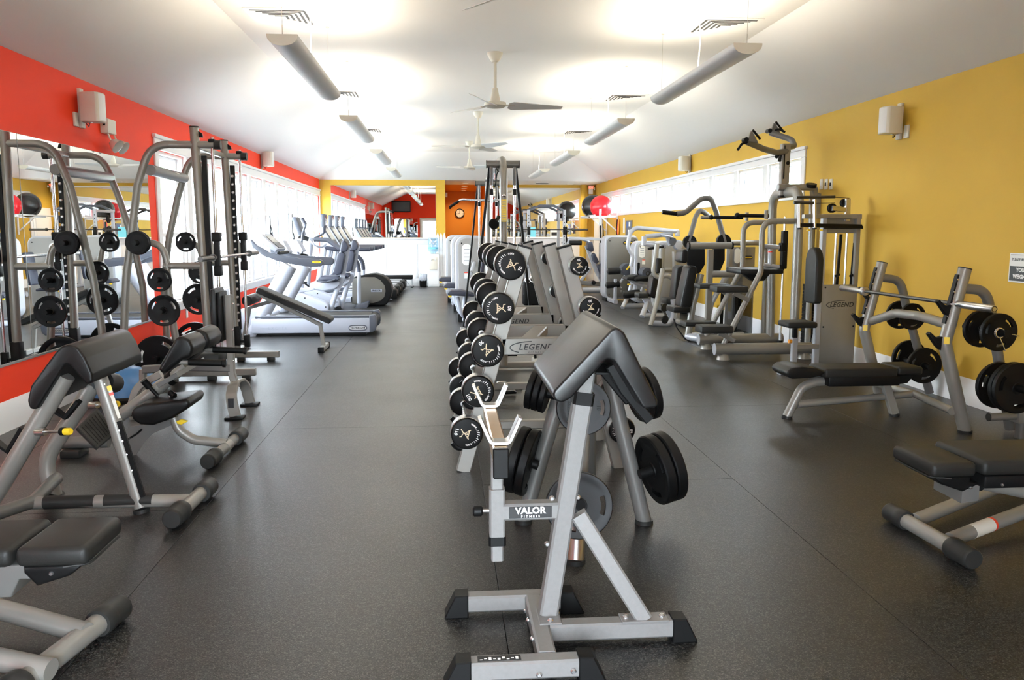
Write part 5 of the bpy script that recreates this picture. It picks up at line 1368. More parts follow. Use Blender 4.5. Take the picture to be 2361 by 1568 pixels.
# ------------------------------------------------------------------ cross trainer with the big rear drum
def cross_trainer():
    y = 16.3
    t = thing('cross_trainer', 'cross trainer with big rounded taupe rear drum and tall console', 'cross trainer', (-1.7, y, 0))
    w = 0.26
    drum = ((812, 640), (840, 634), (864, 631), (880, 635), (892, 643), (901, 655), (904, 669), (901, 685), (894, 699), (886, 705), (849, 705), (812, 702))
    prism_y(drum, y - w, 2 * w, 'drum_shell', 'rubber', t, 0.03, 3)
    ins = ((812, 643), (840, 639), (864, 639), (877, 646), (887, 659), (889, 671), (886, 685), (877, 694), (860, 699), (812, 701))
    dc = prism_y(ins, y - w - 0.008, 0.02, 'side_cover', 'shield', t, 0.006)
    c = uy(868, 670, y - w - 0.009)
    b = MB(); b.box(c + V((-0.105, -0.004, -0.028)), c + V((0.105, 0.001, 0.028)), bev=0.004); lb = b.build('name_badge', 'bike_white', dc)
    b = MB(); add_text(b, 'PRECOR', 0.042, c + V((0, -0.005, 0)), (1, 0, 0), (0, 0, 1), bold=0.0015); b.build('lettering', 'print_black', lb)
    prism_y(((812, 718), (823, 703), (850, 695), (850, 702), (842, 718)), y - w - 0.25, 0.5, 'rear_step', 'slate', t, 0.02)
    for (p0, p1, p2, p3), yy in ((((828, 700), (828, 627), (822, 605), (817, 597)), y - w - 0.14), (((838, 695), (838, 622), (833, 601), (819, 586)), y - w + 0.1)):
        b = MB(); b.tube([uy(*p0, yy), uy(*p1, yy)], 0.036); b.build('side_post', 'bike_white', t)
        b = MB(); b.tube([uy(*p1, yy), uy(p2[0] + 3, p2[1], yy), uy(*p3, yy)], 0.040, bend=0.2); b.build('side_grip', 'vinyl_blue', t)
    b = MB(); b.bar([uy(812, 690, y - 0.1), uy(720, 700, y - 0.1)], 0.35, 0.10); b.build('frame_rail', 'bike_white', t)
    b = MB(); b.bar([uy(800, 665, y - 0.15), uy(730, 676, y - 0.15)], 0.14, 0.06); b.build('foot_pedal', 'slate', t)
    b = MB(); b.bar([uy(800, 672, y + 0.2), uy(730, 690, y + 0.2)], 0.14, 0.06); b.build('foot_pedal', 'slate', t)
    b = MB(); b.tube([uy(705, 700, y), uy(712, 600, y), uy(716, 548, y)], 0.06, bend=0.3); b.build('mast', 'bike_white', t)
    prism_y(((671, 503), (676, 499), (682, 501), (698, 541), (694, 546), (688, 543)), y - 0.22, 0.44, 'console', 'slate', t, 0.02)
    a, c = uy(682, 502, y), uy(697, 541, y); d = c - a; n = V((d.z, 0, -d.x)).normalized(); n = n if n.x > 0 else -n
    for u0, u1 in ((0.08, 0.5), (0.56, 0.92)):
        b = MB(); b.prism([a + d * u0 + n * 0.012 + V((0, -0.17, 0)), a + d * u1 + n * 0.012 + V((0, -0.17, 0)), a + d * u1 + n * 0.012 + V((0, 0.17, 0)), a + d * u0 + n * 0.012 + V((0, 0.17, 0))], n * 0.006); b.build('screen', 'screen', t)
    b = MB(); b.bar([uy(690, 545, y), uy(712, 552, y)], 0.12, 0.08); b.build('console_arm', 'rubber', t)
    for s, pts in ((-1, ((696, 503), (705, 518), (698, 536), (695, 560), (700, 640))), (1, ((748, 520), (747, 538), (728, 548), (716, 556), (708, 640)))):
        yy = y + s * 0.34
        q = [uy(*p, yy) for p in pts]
        b = MB(); b.tube(q, 0.022, bend=0.1); b.build('moving_arm', 'slate', t)
        b = MB(); b.tube([q[0], q[0].lerp(q[1], 0.95)], 0.03); b.build('arm_grip', 'vinyl_blue', t)
    b = MB(); b.tube([uy(724, 552, y - 0.3), uy(756, 553, y - 0.3), uy(786, 574, y - 0.3)], 0.045, bend=0.2); b.build('fixed_rail', 'slate', t)
    b = MB(); b.tube([uy(724, 552, y + 0.3), uy(756, 553, y + 0.3), uy(786, 574, y + 0.3)], 0.045, bend=0.2); b.build('fixed_rail', 'slate', t)
    b = MB(); b.tube([uy(714, 553, y - 0.2), uy(726, 566, y - 0.2), uy(742, 571, y - 0.1), uy(752, 562, y)], 0.02, bend=0.1); b.build('hand_loop', 'bike_white', t)
cross_trainer()

# ------------------------------------------------------------------ row of treadmills by the end wall
def treadmill_small(y, label):
    t = thing('treadmill', label, 'treadmill', (-1.9, y, 0), 'treadmills in the far row')
    xr = -0.97; xl = -2.95; w = 0.38
    b = MB(); b.box((xl + 0.3, y - w, 0.03), (xr - 0.10, y + w, 0.24), bev=0.02); b.build('deck', 'bike_white', t)
    b = MB(); b.box((xl + 0.3, y - w + 0.1, 0.24), (xr - 0.06, y + w - 0.1, 0.252), bev=0.004); b.build('running_belt', 'rubber', t)
    b = MB(); b.cyl((xr - 0.09, y - w + 0.05, 0.165), (xr - 0.09, y + w - 0.05, 0.165), 0.08); b.build('rear_roller', 'rubber', t)
    for s in (-1, 1):
        b = MB(); b.box((xr - 0.14, y + s * (w - 0.04) - 0.045, 0.06), (xr, y + s * (w - 0.04) + 0.045, 0.255), bev=0.02); b.build('end_cap', 'rubber', t)
        b = MB(); b.box((xl + 0.4, y + s * (w - 0.05) - 0.05, 0.24), (xr - 0.12, y + s * (w - 0.05) + 0.05, 0.26), bev=0.006); rl = b.build('foot_rail', 'silver_light', t)
        b = MB(); b.oval([(xl + 0.35, y + s * 0.36, 0.2), (-2.42, y + s * 0.36, 1.15)], 0.06, 0.05, (0, 1, 0)); b.build('upright', 'bike_white', t)
        b = MB(); b.oval([(-2.42, y + s * 0.36, 1.12), (-2.2, y + s * 0.36, 1.08), (-1.5, y + s * 0.36, 1.075)], 0.045, 0.05, (0, 1, 0), bend=0.2); b.build('handrail', 'vinyl_blue', t)
    b = MB(); b.box((xl, y - w, 0.02), (xl + 0.5, y + w, 0.32), bev=0.05); b.build('motor_hood', 'bike_white', t)
    b = MB(); b.prism([(-2.52, y - 0.38, 1.52), (-2.46, y - 0.38, 1.55), (-2.22, y - 0.38, 1.15), (-2.28, y - 0.38, 1.08), (-2.36, y - 0.38, 1.10)], (0, 0.76, 0), bev=0.02); k = b.build('console', 'bike_white', t)
    d = V((0.24, 0, -0.40)); n = V((0.857, 0, 0.514))
    a = V((-2.46, y, 1.55)) + n * 0.004
    b = MB(); b.prism([a + d * 0.06 + V((0, -0.34, 0)), a + d * 0.94 + V((0, -0.34, 0)), a + d * 0.94 + V((0, 0.34, 0)), a + d * 0.06 + V((0, 0.34, 0))], n * 0.008); b.build('control_panel', 'slate', k)
    b = MB(); b.prism([a + d * 0.12 + n * 0.008 + V((0, -0.27, 0)), a + d * 0.7 + n * 0.008 + V((0, -0.27, 0)), a + d * 0.7 + n * 0.008 + V((0, 0.27, 0)), a + d * 0.12 + n * 0.008 + V((0, 0.27, 0))], n * 0.003); b.build('panel_print', 'screen', k)
    b = MB(); b.box((-2.50, y - 0.19, 1.54), (-2.42, y + 0.19, 1.80), bev=0.015); tv = b.build('monitor', 'slate', t)
    b = MB(); b.box((-2.42, y - 0.16, 1.57), (-2.416, y + 0.16, 1.77)); b.build('screen', 'screen_dark', tv)
    b = MB(); b.bar([(-2.54, y, 1.42), (-2.48, y, 1.62)], 0.08, 0.04, up=(0, 1, 0)); b.build('monitor_arm', 'bike_white', t)
    b = MB(); b.box((-2.22, y - 0.07, 1.06), (-2.14, y + 0.07, 1.14), bev=0.015); b.build('stop_key', 'rubber', t)
    return t
ts = treadmill_small(17.55, 'slim treadmill with dark monitor in the far row, first from the camera')
for k in range(1, 4):
    dup(ts, ts.location + V((0.012 * k, 0.98 * k, 0)), label='slim treadmill with dark monitor in the far row, ' + ('second', 'third', 'fourth')[k - 1] + ' from the camera')

# ------------------------------------------------------------------ low bench, bin, water cooler, pickets at the end wall
def end_wall_things():
    y = 21.55
    t = thing('low_bench', 'low black-topped bench on thin legs before the end wall', 'bench', (-1.2, y, 0))
    b = MB(); b.box((-1.75, y - 0.16, 0.22), (-0.80, y + 0.16, 0.32), bev=0.012); b.build('seat', 'rubber', t)
    b = MB(); b.box((-1.75, y - 0.13, 0.20), (-0.84, y + 0.13, 0.22)); b.build('frame', 'silver_light', t)
    for x in (-0.82, -1.65):
        b = MB(); b.bar([(x, y - 0.12, 0.21), (x, y - 0.12, 0.02)], 0.02, 0.02, up=(0, 1, 0)); b.bar([(x, y + 0.12, 0.21), (x, y + 0.12, 0.02)], 0.02, 0.02, up=(0, 1, 0)); b.build('leg', 'silver_light', t)
        b = MB(); b.box((x - 0.035, y - 0.16, 0), (x + 0.035, y + 0.16, 0.03), bev=0.004); b.build('foot', 'rubber', t)
    b = MB(); b.bar([(-1.0, y, 0.21), (-0.86, y, 0.03)], 0.014, 0.014, up=(0, 1, 0)); b.build('strut', 'silver_light', t)
    c = V((-0.545, 21.86, 0))
    t = thing('waste_bin', 'black waste bin with clear liner beside the water cooler', 'bin', c)
    b = MB(); b.lathe([(0, 0), (0.085, 0), (0.09, 0.01), (0.105, 0.26), (0, 0.26)], c, (0, 0, 1), 4 * 6); b.build('bin_body', 'rubber', t)
    b = MB(); b.lathe([(0.107, 0.16), (0.112, 0.2), (0.108, 0.25), (0.116, 0.33), (0.110, 0.335), (0.100, 0.27), (0.0, 0.2)], c, (0, 0, 1), 22)
    for v in b.bm.verts: v.co.z += 0.012 * math.sin(v.co.x * 90) * (1 if v.co.z > 0.15 else 0); 
    b.build('bin_liner', 'bag', t)
    c = V((-0.27, 21.86, 0))
    t = thing('water_cooler', 'white water cooler with upturned blue bottle against the white panelling', 'water cooler', c)
    b = MB(); b.box(c + V((-0.155, -0.16, 0)), c + V((0.155, 0.16, 0.86)), bev=0.02); body = b.build('cabinet', 'white', t)
    b = MB(); b.box(c + V((-0.11, -0.17, 0.47)), c + V((0.11, -0.158, 0.78)), bev=0.02); b.build('dispenser_recess', 'cream', body)
    for dx, m_ in ((-0.05, 'white'), (0.05, 'white')):
        b = MB(); b.box(c + V((dx - 0.012, -0.20, 0.69)), c + V((dx + 0.012, -0.165, 0.735)), bev=0.004); b.build('tap', m_, body)
    b = MB(); b.box(c + V((-0.1, -0.19, 0.455)), c + V((0.1, -0.15, 0.47)), bev=0.004); b.build('drip_tray', 'cream', body)
    b = MB(); b.box(c + V((-0.12, -0.163, 0.06)), c + V((0.12, -0.158, 0.40)), bev=0.002, seg=1); b.build('door_panel', 'white', body)
    b = MB(); b.lathe([(0, 0.86), (0.06, 0.86), (0.07, 0.90), (0.125, 0.93), (0.13, 0.96), (0.126, 1.05), (0.13, 1.07), (0.13, 1.24), (0.115, 1.28), (0, 1.29)], c, (0, 0, 1), 28); bt = b.build('bottle', 'water', t)
    b = MB(); b.lathe([(0.132, 0.985), (0.1325, 1.03), (0.132, 1.03), (0.131, 0.985)], c, (0, 0, 1), 28); b.build('bottle_band', 'cyan', bt)
    b = MB(); add_text(b, 'Water', 0.06, c + V((0.02, -0.134, 1.15)), (1, 0, 0), (0, 0, 1), italic=0.3); b.build('lettering', 'print_grey', bt)
    t = thing('picket_gate', 'three white pointed pickets rising beside the passage', 'gate', (-0.06, 22.02, 0))
    for k in range(3):
        x = -0.145 + 0.085 * k
        b = MB(); b.prism([(x - 0.036, 22.0, 0.05), (x + 0.036, 22.0, 0.05), (x + 0.036, 22.0, 1.32), (x, 22.0, 1.42), (x - 0.036, 22.0, 1.32)], (0, 0.018, 0), bev=0.003, seg=1); b.build('picket', 'white_trim', t)
    for z in (0.3, 1.1):
        b = MB(); b.box((-0.18, 22.018, z), (0.06, 22.026, z + 0.08)); b.build('gate_rail', 'white_trim', t)
    # clock on the orange wall
    c = uy(1060, 492, 28.36)
    t = thing('wall_clock', 'round black-rimmed clock with cream face on the orange wall', 'clock', c)
    b = MB(); b.torus(c, (0, 1, 0), 0.145, 0.016, 32, 8); b.build('rim', 'rubber', t)
    b = MB(); b.cyl(c + V((0, 0.02, 0)), c + V((0, -0.004, 0)), 0.14, seg=32); f = b.build('dial', 'cream', t)
    for k in range(12):
        a = k * PI / 6; b = MB(); d = V((math.sin(a), 0, math.cos(a))); b.bar([c + d * 0.10 + V((0, -0.005, 0)), c + d * 0.125 + V((0, -0.005, 0))], 0.012, 0.003, up=(0, 1, 0)); b.build('hour_mark', 'print_black', f)
    for L, a, nm in ((0.07, -1.5, 'hour_hand'), (0.105, 0.0, 'minute_hand')):
        b = MB(); d = V((math.sin(a), 0, math.cos(a))); b.bar([c + V((0, -0.008, 0)), c + d * L + V((0, -0.008, 0))], 0.012, 0.003, up=(0, 1, 0)); b.build(nm, 'print_black', f)
    c = uy(1062, 545, 28.3)
    t = thing('wall_shelf', 'small dark shelf of little items low on the orange wall', 'shelf', c)
    b = MB(); b.box(c + V((-0.3, -0.12, -0.06)), c + V((0.3, 0.08, -0.03)), bev=0.004); b.build('board', 'rubber', t)
    for k in range(5):
        b = MB(); b.box(c + V((-0.26 + 0.1 * k, -0.06, -0.03)), c + V((-0.19 + 0.1 * k, 0.02, 0.02 + 0.012 * (k % 3))), bev=0.004); b.build('item', ('rubber', 'slate', 'cream')[k % 3], t)
    c = uy(1031, 450, 24.6); c.x = ALC0 + 0.02
    t = thing('corridor_light', 'small wall light high on the passage wall', 'light', c)
    b = MB(); b.box(c + V((-0.015, -0.1, -0.06)), c + V((0.05, 0.1, 0.06)), bev=0.01); b.build('housing', 'cream', t)
end_wall_things()

# suspension straps hanging in front of the windows
def straps(px, y, ztop, zbot, label, m_='rubber'):
    x = XL + 0.09
    y = LY0 + round((y - LY0) / pitch) * pitch
    t = thing('suspension_strap', label, 'strap', (x, y, ztop), 'straps at the windows')
    b = MB(); b.bar([(x, y, ztop), (x, y + 0.01, zbot + 0.14)], 0.035, 0.012, up=(1, 0, 0)); b.build('webbing', m_, t)
    for s in (-1, 1):
        b = MB(); b.tube([(x, y, zbot + 0.16), (x + 0.02, y + s * 0.07, zbot + 0.02), (x + 0.02, y + s * 0.06, zbot - 0.06)], 0.008, bend=0.03, seg=8); b.build('strap_leg', 'rubber', t)
    b = MB(); b.torus((x + 0.02, y, zbot - 0.07), (1, 0, 0.1), 0.065, 0.013, 20, 8); b.build('handle', 'rubber', t)
    b = MB(); b.cyl((XL + 0.015, y, ztop), (x + 0.01, y, ztop), 0.012, seg=8); b.build('anchor', 'brushed', t)
straps(616, ux(616, 530, XL + 0.09).y, 1.72, 1.42, 'black suspension strap with handle rings hanging before the windows, nearer one')
straps(667, ux(668, 530, XL + 0.09).y, 1.80, 1.3, 'black suspension strap hanging before the windows, farther one')
# ------------------------------------------------------------------ bench press by the yellow wall
def bench_press():
    t = thing('bench_press', 'grey tube olympic bench press with black pad along the yellow wall', 'bench', (3.4, 6.2, 0))
    yn, yf = 5.55, 6.9
    for y, pts in ((yn, ((2225, 620), (2196, 720), (2178, 790), (2186, 850), (2224, 998))), (yf, ((2034, 606), (2008, 700), (1992, 760), (1998, 815), (2028, 908)))):
        q = [uy(*p, y) for p in pts]; q[-1].z = 0.015
        b = MB(); b.tube([q[0], q[2], q[4]], 0.045, bend=0.10); b.build('upright', 'silver', t)
        b = MB(); d = (q[0] - q[2]).normalized(); b.cyl(q[0], q[0] + d * 0.008, 0.046); b.build('upright_cap', 'cap', t)
        b = MB(); b.cyl((q[4].x, y, 0), (q[4].x, y, 0.02), 0.05); b.build('foot', 'cap', t)
        # black bar-guard strip with screws, J hooks
        n = V((-d.z, 0, d.x)); n = n if n.x < 0 else -n
        a, e = q[0] - d * 0.05 + n * 0.043, q[2] + d * 0.13 + n * 0.043
        b = MB(); b.bar([a, e], 0.04, 0.018, up=n); g = b.build('guard_strip', 'rubber', t)
        for u in (0.1, 0.35, 0.6, 0.85):
            s = a.lerp(e, u) + V((0, -0.0205, 0)); bb = MB(); bb.lathe([(0, 0.004), (0.006, 0.004), (0.008, 0), (0, 0)], s, (0, -1, 0), 10); bb.build('screw', 'chrome', g)
        for z in (0.93, 0.70):
            u = (q[0].z - z) / (q[0].z - q[2].z); c = q[0].lerp(q[2], u) + n * 0.045
            b = MB(); b.prism([c + V((0.01, -0.022, 0.0)), c + V((0.0, -0.022, -0.10)), c + V((-0.03, -0.022, -0.075)), c + V((-0.10, -0.022, 0.015)), c + V((-0.085, -0.022, 0.03)), c + V((-0.035, -0.022, -0.012))], (0, 0.044, 0), bev=0.005); b.build('bar_hook', 'rubber', t)
        b = MB(); c = q[2] + d * 0.02; b.bar([c + V((-0.034, -0.034, 0)), c + V((0.0, -0.05, 0.0))], 0.05, 0.003, up=(-0.6, -0.8, 0)); b.build('sticker', 'yellow', t)
    # curved rear legs that carry the plates
    for y, pts in ((yn, ((2218, 665), (2262, 672), (2284, 720), (2320, 905), (2332, 960))), (yf, ((2030, 640), (2068, 648), (2088, 700), (2118, 800), (2142, 922)))):
        q = [uy(*p, y) for p in pts]; q[-1].z = 0.02
        b = MB(); b.tube([q[0], q[1] + V((0.03, 0, 0.01)), q[2], q[4]], 0.036, bend=0.13); b.build('rear_leg', 'silver_dark', t)
    # crossmembers
    b = MB(); b.tube([uy(2004, 742, yf), uy(2066, 722, 6.45), uy(2118, 728, 6.15), uy(2186, 748, yn)], 0.036, bend=0.2); b.build('crossmember', 'silver', t)
    b = MB(); q = [uy(2012, 882, yf), uy(2108, 908, 6.2), uy(2196, 948, yn)]; b.tube(q, 0.030, bend=0.2); b.build('floor_crossmember', 'silver', t)
    # bench frame and pads
    ym = 6.18
    f = [uz(1820, 963, 0.012), None]
    b = MB(); b.tube([(f[0].x, ym - 0.06, 0.012), uy(1848, 893, ym - 0.06), uy(1880, 880, ym - 0.06), uy(2060, 876, ym)], 0.035, bend=0.12); b.build('bench_beam', 'silver', t)
    b = MB(); b.cyl((f[0].x, ym - 0.06, 0), (f[0].x, ym - 0.06, 0.018), 0.04); b.build('foot', 'cap', t)
    b = MB(); b.tube([uy(1838, 932, ym - 0.06), q[1]], 0.028); b.build('lower_rail', 'silver', t)
    lg = [uy(2040, 880, ym), uz(2062, 955, 0.012)]
    b = MB(); b.bar([lg[0], lg[1]], 0.065, 0.05, up=(0, 1, 0)); b.build('leg', 'silver', t)
    b = MB(); b.cyl((lg[1].x, lg[1].y, 0), (lg[1].x, lg[1].y, 0.015), 0.04); b.build('foot', 'cap', t)
    s = [uy(px, py, ym - 0.15) for px, py in ((1814, 858), (1826, 848), (1850, 846), (1884, 850), (1903, 858), (1896, 866), (1868, 872), (1826, 874), (1816, 868))]
    b = MB(); b.prism(s, (0, 0.30, 0), bev=0.02); b.build('seat_pad', 'vinyl', t)
    zt = uy(1960, 838, ym + 0.1).z
    x0, x1, x2 = uy(1903, 860, ym - 0.15).x, uy(2072, 855, ym - 0.15).x, uy(2132, 842, ym - 0.15).x
    b = MB(); b.box((x0, ym - 0.15, zt - 0.075), (x1, ym + 0.15, zt), bev=0.02, seg=3); b.build('back_pad', 'vinyl_grey', t)
    b = MB(); b.box((x0 + 0.03, ym - 0.152, zt - 0.14), (x1 + 0.02, ym + 0.152, zt - 0.06), bev=0.014); b.build('pad_shell', 'rubber', t)
    b = MB(); b.box((x1 + 0.004, ym - 0.14, zt - 0.06), (x2, ym + 0.14, zt + 0.005), bev=0.02, seg=3); b.build('head_pad', 'vinyl_grey', t)
    b = MB(); b.prism([(x1 - 0.02, ym - 0.10, zt - 0.07), (x2 - 0.04, ym - 0.10, zt - 0.06), (x2 - 0.10, ym - 0.10, zt - 0.13), (x1 - 0.1, ym - 0.10, zt - 0.15)], (0, 0.20, 0), bev=0.004, seg=1); b.build('head_bracket', 'rubber', t)
    # spring collar clip on the near horn and the horns themselves
    g = 'plates on the bench press'
    A = (0, -1, 0)
    specs = [((2302, 766), 5.28, 0.130, 'upper near horn of the bench press, front one'), ((2262, 758), 5.44, 0.130, 'upper near horn of the bench press, rear one'),
             ((2345, 895), 5.22, 0.175, 'lower near horn of the bench press, front one'), ((2335, 893), 5.27, 0.175, 'lower near horn of the bench press, middle one'), ((2302, 888), 5.42, 0.165, 'lower near horn of the bench press, rear one'),
             ((2103, 730), 6.74, 0.115, 'upper far horn of the bench press, front one'), ((2074, 726), 7.0, 0.125, 'upper far horn of the bench press, rear one'),
             ((2130, 843), 6.70, 0.155, 'lower far horn of the bench press, front one'), ((2096, 825), 7.02, 0.160, 'lower far horn of the bench press, rear one')]
    for (px, py), y, r, w in specs:
        c = uy(px, py, y); plate(c, A, r, 0.032, 'black grip plate on the ' + w, g, 0.75)
    for (px, py), y, y2 in (((2302, 766), 5.16, 5.62), ((2345, 895), 5.12, 5.6), ((2103, 730), 6.62, 7.06), ((2130, 843), 6.60, 7.08)):
        c = uy(px, py, (y + y2) / 2 if False else y + 0.1)
        b = MB(); b.cyl((c.x, y, c.z), (c.x, y2, c.z), 0.025); b.build('plate_horn', 'rubber', t)
    c = uy(2306, 768, 5.2); cl = thing('spring_clip', 'chrome spring clip on the upper near plate horn', 'clip', c)
    b = MB(); b.torus(c, (0, 1, 0), 0.031, 0.005, 20, 6); b.torus(c + V((0, 0.011, 0)), (0, 1, 0), 0.031, 0.005, 20, 6); b.tube([c + V((0.03, 0, 0)), c + V((0.13, -0.01, -0.02))], 0.004, seg=6); b.tube([c + V((0, 0, -0.03)), c + V((0.04, -0.01, -0.12))], 0.004, seg=6); b.build('spring', 'chrome', cl)
    # olympic bar on the hooks
    p, q = uy(2293, 713, 5.12), uy(1940, 664, 7.26)
    z = (p.z + q.z) / 2
    bt = thing('olympic_barbell', 'unloaded olympic barbell resting on the bench press hooks', 'barbell', (p + q) / 2)
    d = (q - p).normalized()
    b = MB(); b.cyl(p + d * 0.40, q - d * 0.40, 0.0145); b.build('shaft', 'steel_dark', bt)
    for a, dd in ((p, d), (q, -d)):
        b = MB(); b.lathe([(0, 0), (0.022, 0), (0.026, 0.006), (0.026, 0.40), (0.038, 0.402), (0.038, 0.438), (0.02, 0.445), (0, 0.445)], a, dd, 24); sl = b.build('sleeve', 'brushed', bt)
        b = MB(); b.torus(a + dd * 0.001, dd, 0.017, 0.003, 20, 6); b.build('end_ring', 'rubber', sl)
bench_press()
# foot of a rack that continues outside the right picture edge
c = uz(2338, 992, 0)
t = thing('rack_foot', 'silver stub tube with black end of a rack cut by the right picture edge', 'gym rack', c)
b = MB(); a, e = uy(2280, 962, 5.35), uy(2344, 958, 5.35); b.cyl(a, e + V((0.05, 0, 0)), 0.027); b.build('stub_tube', 'silver', t)
b = MB(); b.cyl(a - V((0.006, 0, 0)), a, 0.028); b.build('tube_cap', 'cap', t)
b = MB(); b.box(e + V((-0.01, -0.04, -0.05)), e + V((0.14, 0.08, 0.04)), bev=0.004); b.build('bracket', 'silver', t)
b = MB(); b.cyl((e.x + 0.06, 5.37, 0.0), (e.x + 0.06, 5.37, e.z - 0.03), 0.04); b.build('foot_post', 'silver_dark', t)

# ------------------------------------------------------------------ cable column machine with the tall taupe panel
def legend_machine():
    y = 8.3
    t = thing('triceps_machine', 'taupe-panelled cable machine with upright grey pad, small seat and pulleys', 'gym machine', (4.0, y, 0))
    a, c = uy(1893, 657, y), uy(1976, 657, y)
    b = MB(); b.box((a.x, y, 0.03), (c.x, y + 0.045, a.z), bev=0.004); pn = b.build('front_panel', 'silver', t)
    k = uy(1938, 703, y)
    b = MB(); add_text(b, 'LEGEND', 0.066, k + V((0.01, -0.0005, 0)), (1, 0, 0), (0, 0, 1), italic=0.25, bold=0.001, space=1.05)
    arc = [k + V((-0.155 + 0.20 * (1 - math.cos(q)), -0.001, 0.0 + 0.046 * math.sin(q))) for q in [i * PI / 20 for i in range(-6, 11)]]
    b.bar(arc, 0.006, 0.001, up=(0, 1, 0)); b.build('lettering', 'print_black', pn)
    b = MB(); add_text(b, 'FITNESS', 0.016, k + V((0.02, -0.0005, -0.042)), (1, 0, 0), (0, 0, 1), italic=0.25, space=2.2); b.build('lettering', 'print_grey', pn)
    bolts(pn, [uy(px, py, y) for px, py in ((1903, 663), (1969, 664), (1898, 754), (1967, 752))], (0, -1, 0), 0.009, 'rubber')
    ztop = uy(1980, 495, y).z
    x0, x1 = uy(1902, 560, y).x, uy(1980, 560, y).x
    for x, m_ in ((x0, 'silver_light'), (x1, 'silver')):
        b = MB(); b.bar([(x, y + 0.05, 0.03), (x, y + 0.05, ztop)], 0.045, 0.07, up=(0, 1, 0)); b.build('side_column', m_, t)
    b = MB(); b.bar([(x0 - 0.02, y + 0.05, ztop - 0.02), (x1 + 0.03, y + 0.05, ztop - 0.02)], 0.06, 0.05); b.build('top_beam', 'silver', t)
    b = MB(); b.bar([(x0 - 0.02, y + 0.0, ztop - 0.13), (x1 + 0.03, y + 0.0, ztop - 0.13)], 0.025, 0.03); b.build('mid_beam', 'rubber', t)
    b = MB(); b.box((x0, y + 0.07, ztop - 0.19), (x1, y + 0.078, ztop - 0.04)); b.build('rear_plate', 'silver', t)
    for px in (1925, 1950):
        x = uy(px, 600, y + 0.12).x; b = MB(); b.cyl((x, y + 0.12, 0.1), (x, y + 0.12, ztop - 0.02), 0.011, seg=12); b.build('guide_rod', 'chrome', t)
    for px in (1934, 1967):
        x = uy(px, 600, y + 0.05).x; b = MB(); b.bar([(x, y + 0.07, uy(px, 650, y).z - 0.05), (x + 0.02, y + 0.07, uy(px, 540, y).z)], 0.028, 0.02, up=(0, 1, 0)); b.cyl((x - 0.03, y + 0.03, uy(px, 637, y).z), (x + 0.02, y + 0.07, uy(px, 634, y).z), 0.015); b.build('lifting_arm', 'rubber', t)
    # pulley head reaching forward
    yy = 8.1
    for (px0, py0), (px1, py1), r in (((1836, 455), (1925, 454), 0.014), ((1830, 467), (1880, 468), 0.016)):
        b = MB(); b.cyl(uy(px0, py0, yy), uy(px1, py1, yy), r); b.build('head_bar', 'steel_dark', t)
    b = MB(); b.cyl(uy(1925, 455, yy), uy(1958, 457, yy + 0.15), 0.003, seg=6); b.cyl(uy(1880, 469, yy), uy(1925, 468, yy + 0.1), 0.003, seg=6); b.build('cable', 'rubber', t)
    for px, py, r, yo in ((1918, 480, 0.048, 0.05), (1946, 468, 0.042, 0.1)):
        q = uy(px, py, y + yo); b = MB(); b.lathe([(0, -0.015), (r, -0.015), (r * 0.85, 0), (r, 0.015), (0, 0.015)], q, (0.15, -1, 0), 24); b.build('pulley', 'rubber', t)
    b = MB(); b.bar([uy(1918, 480, y + 0.02), uy(1948, 484, y + 0.05)], 0.03, 0.05); b.bar([uy(1955, 458, y + 0.05), uy(1953, 510, y + 0.05)], 0.05, 0.04, up=(0, 1, 0)); b.build('pulley_bracket', 'brushed', t)
    for px, y0, y1 in ((1843, 470, 525), (1878, 460, 525)):
        b = MB(); b.cyl(uy(px, y0, yy), uy(px, y1, yy), 0.018); st = b.build('spindle', 'chrome', t)
        b = MB(); b.cyl(uy(px, y1, yy), uy(px, y1 + 4, yy), 0.022); b.build('spindle_nut', 'rubber', st)
    b = MB(); b.bar([uy(1843, 519, yy), uy(1985, 522, yy + 0.15)], 0.04, 0.04); b.build('head_arm', 'rubber', t)
    b = MB(); b.bar([uy(1852, 499, yy + 0.05), uy(1960, 499, y)], 0.04, 0.04); b.build('upper_arm', 'silver', t)
    for px in (1864, 1893):
        q = uy(px, 528, yy); b = MB(); b.lathe([(0, 0), (0.01, 0), (0.02, -0.012), (0.02, -0.02), (0, -0.02)], q, (0, 0, 1), 14); b.build('yellow_knob', 'yellow', t)
    # back pad, post, seat, foot
    yp = 8.02
    pd = [uy(px, py, yp) for px, py in ((1863, 695), (1862, 690), (1866, 590), (1870, 577), (1878, 570), (1887, 570), (1893, 576), (1896, 590), (1893, 690), (1890, 698))]
    pd = [V((3.66, yp, 0.70)), V((3.66, yp, 1.22)), V((3.70, yp, 1.30)), V((3.78, yp, 1.33)), V((3.86, yp, 1.30)), V((3.90, yp, 1.22)), V((3.90, yp, 0.70))]
    # pad faces the camera and the aisle: tall slab turned toward the seat
    x_a, x_b = uy(1863, 640, yp).x, uy(1900, 640, yp).x
    zb, ztp = uy(1880, 699, yp).z, uy(1880, 570, yp).z
    prof = [(yp - 0.13, zb), (yp - 0.13, ztp - 0.12), (yp - 0.10, ztp - 0.05), (yp - 0.05, ztp - 0.01), (yp, ztp), (yp + 0.05, ztp - 0.01), (yp + 0.10, ztp - 0.05), (yp + 0.13, ztp - 0.12), (yp + 0.13, zb)]
    b = MB(); b.prism([(x_a + 0.02, q, z) for q, z in prof], (0.08, 0, 0), bev=0.02); pdo = b.build('back_pad', 'vinyl_grey', t)
    x = uy(1886, 760, yp).x
    b = MB(); b.bar([(x, yp + 0.03, 0.03), (x, yp + 0.03, zb + 0.2)], 0.055, 0.06, up=(0, 1, 0)); b.build('post', 'silver_light', t)
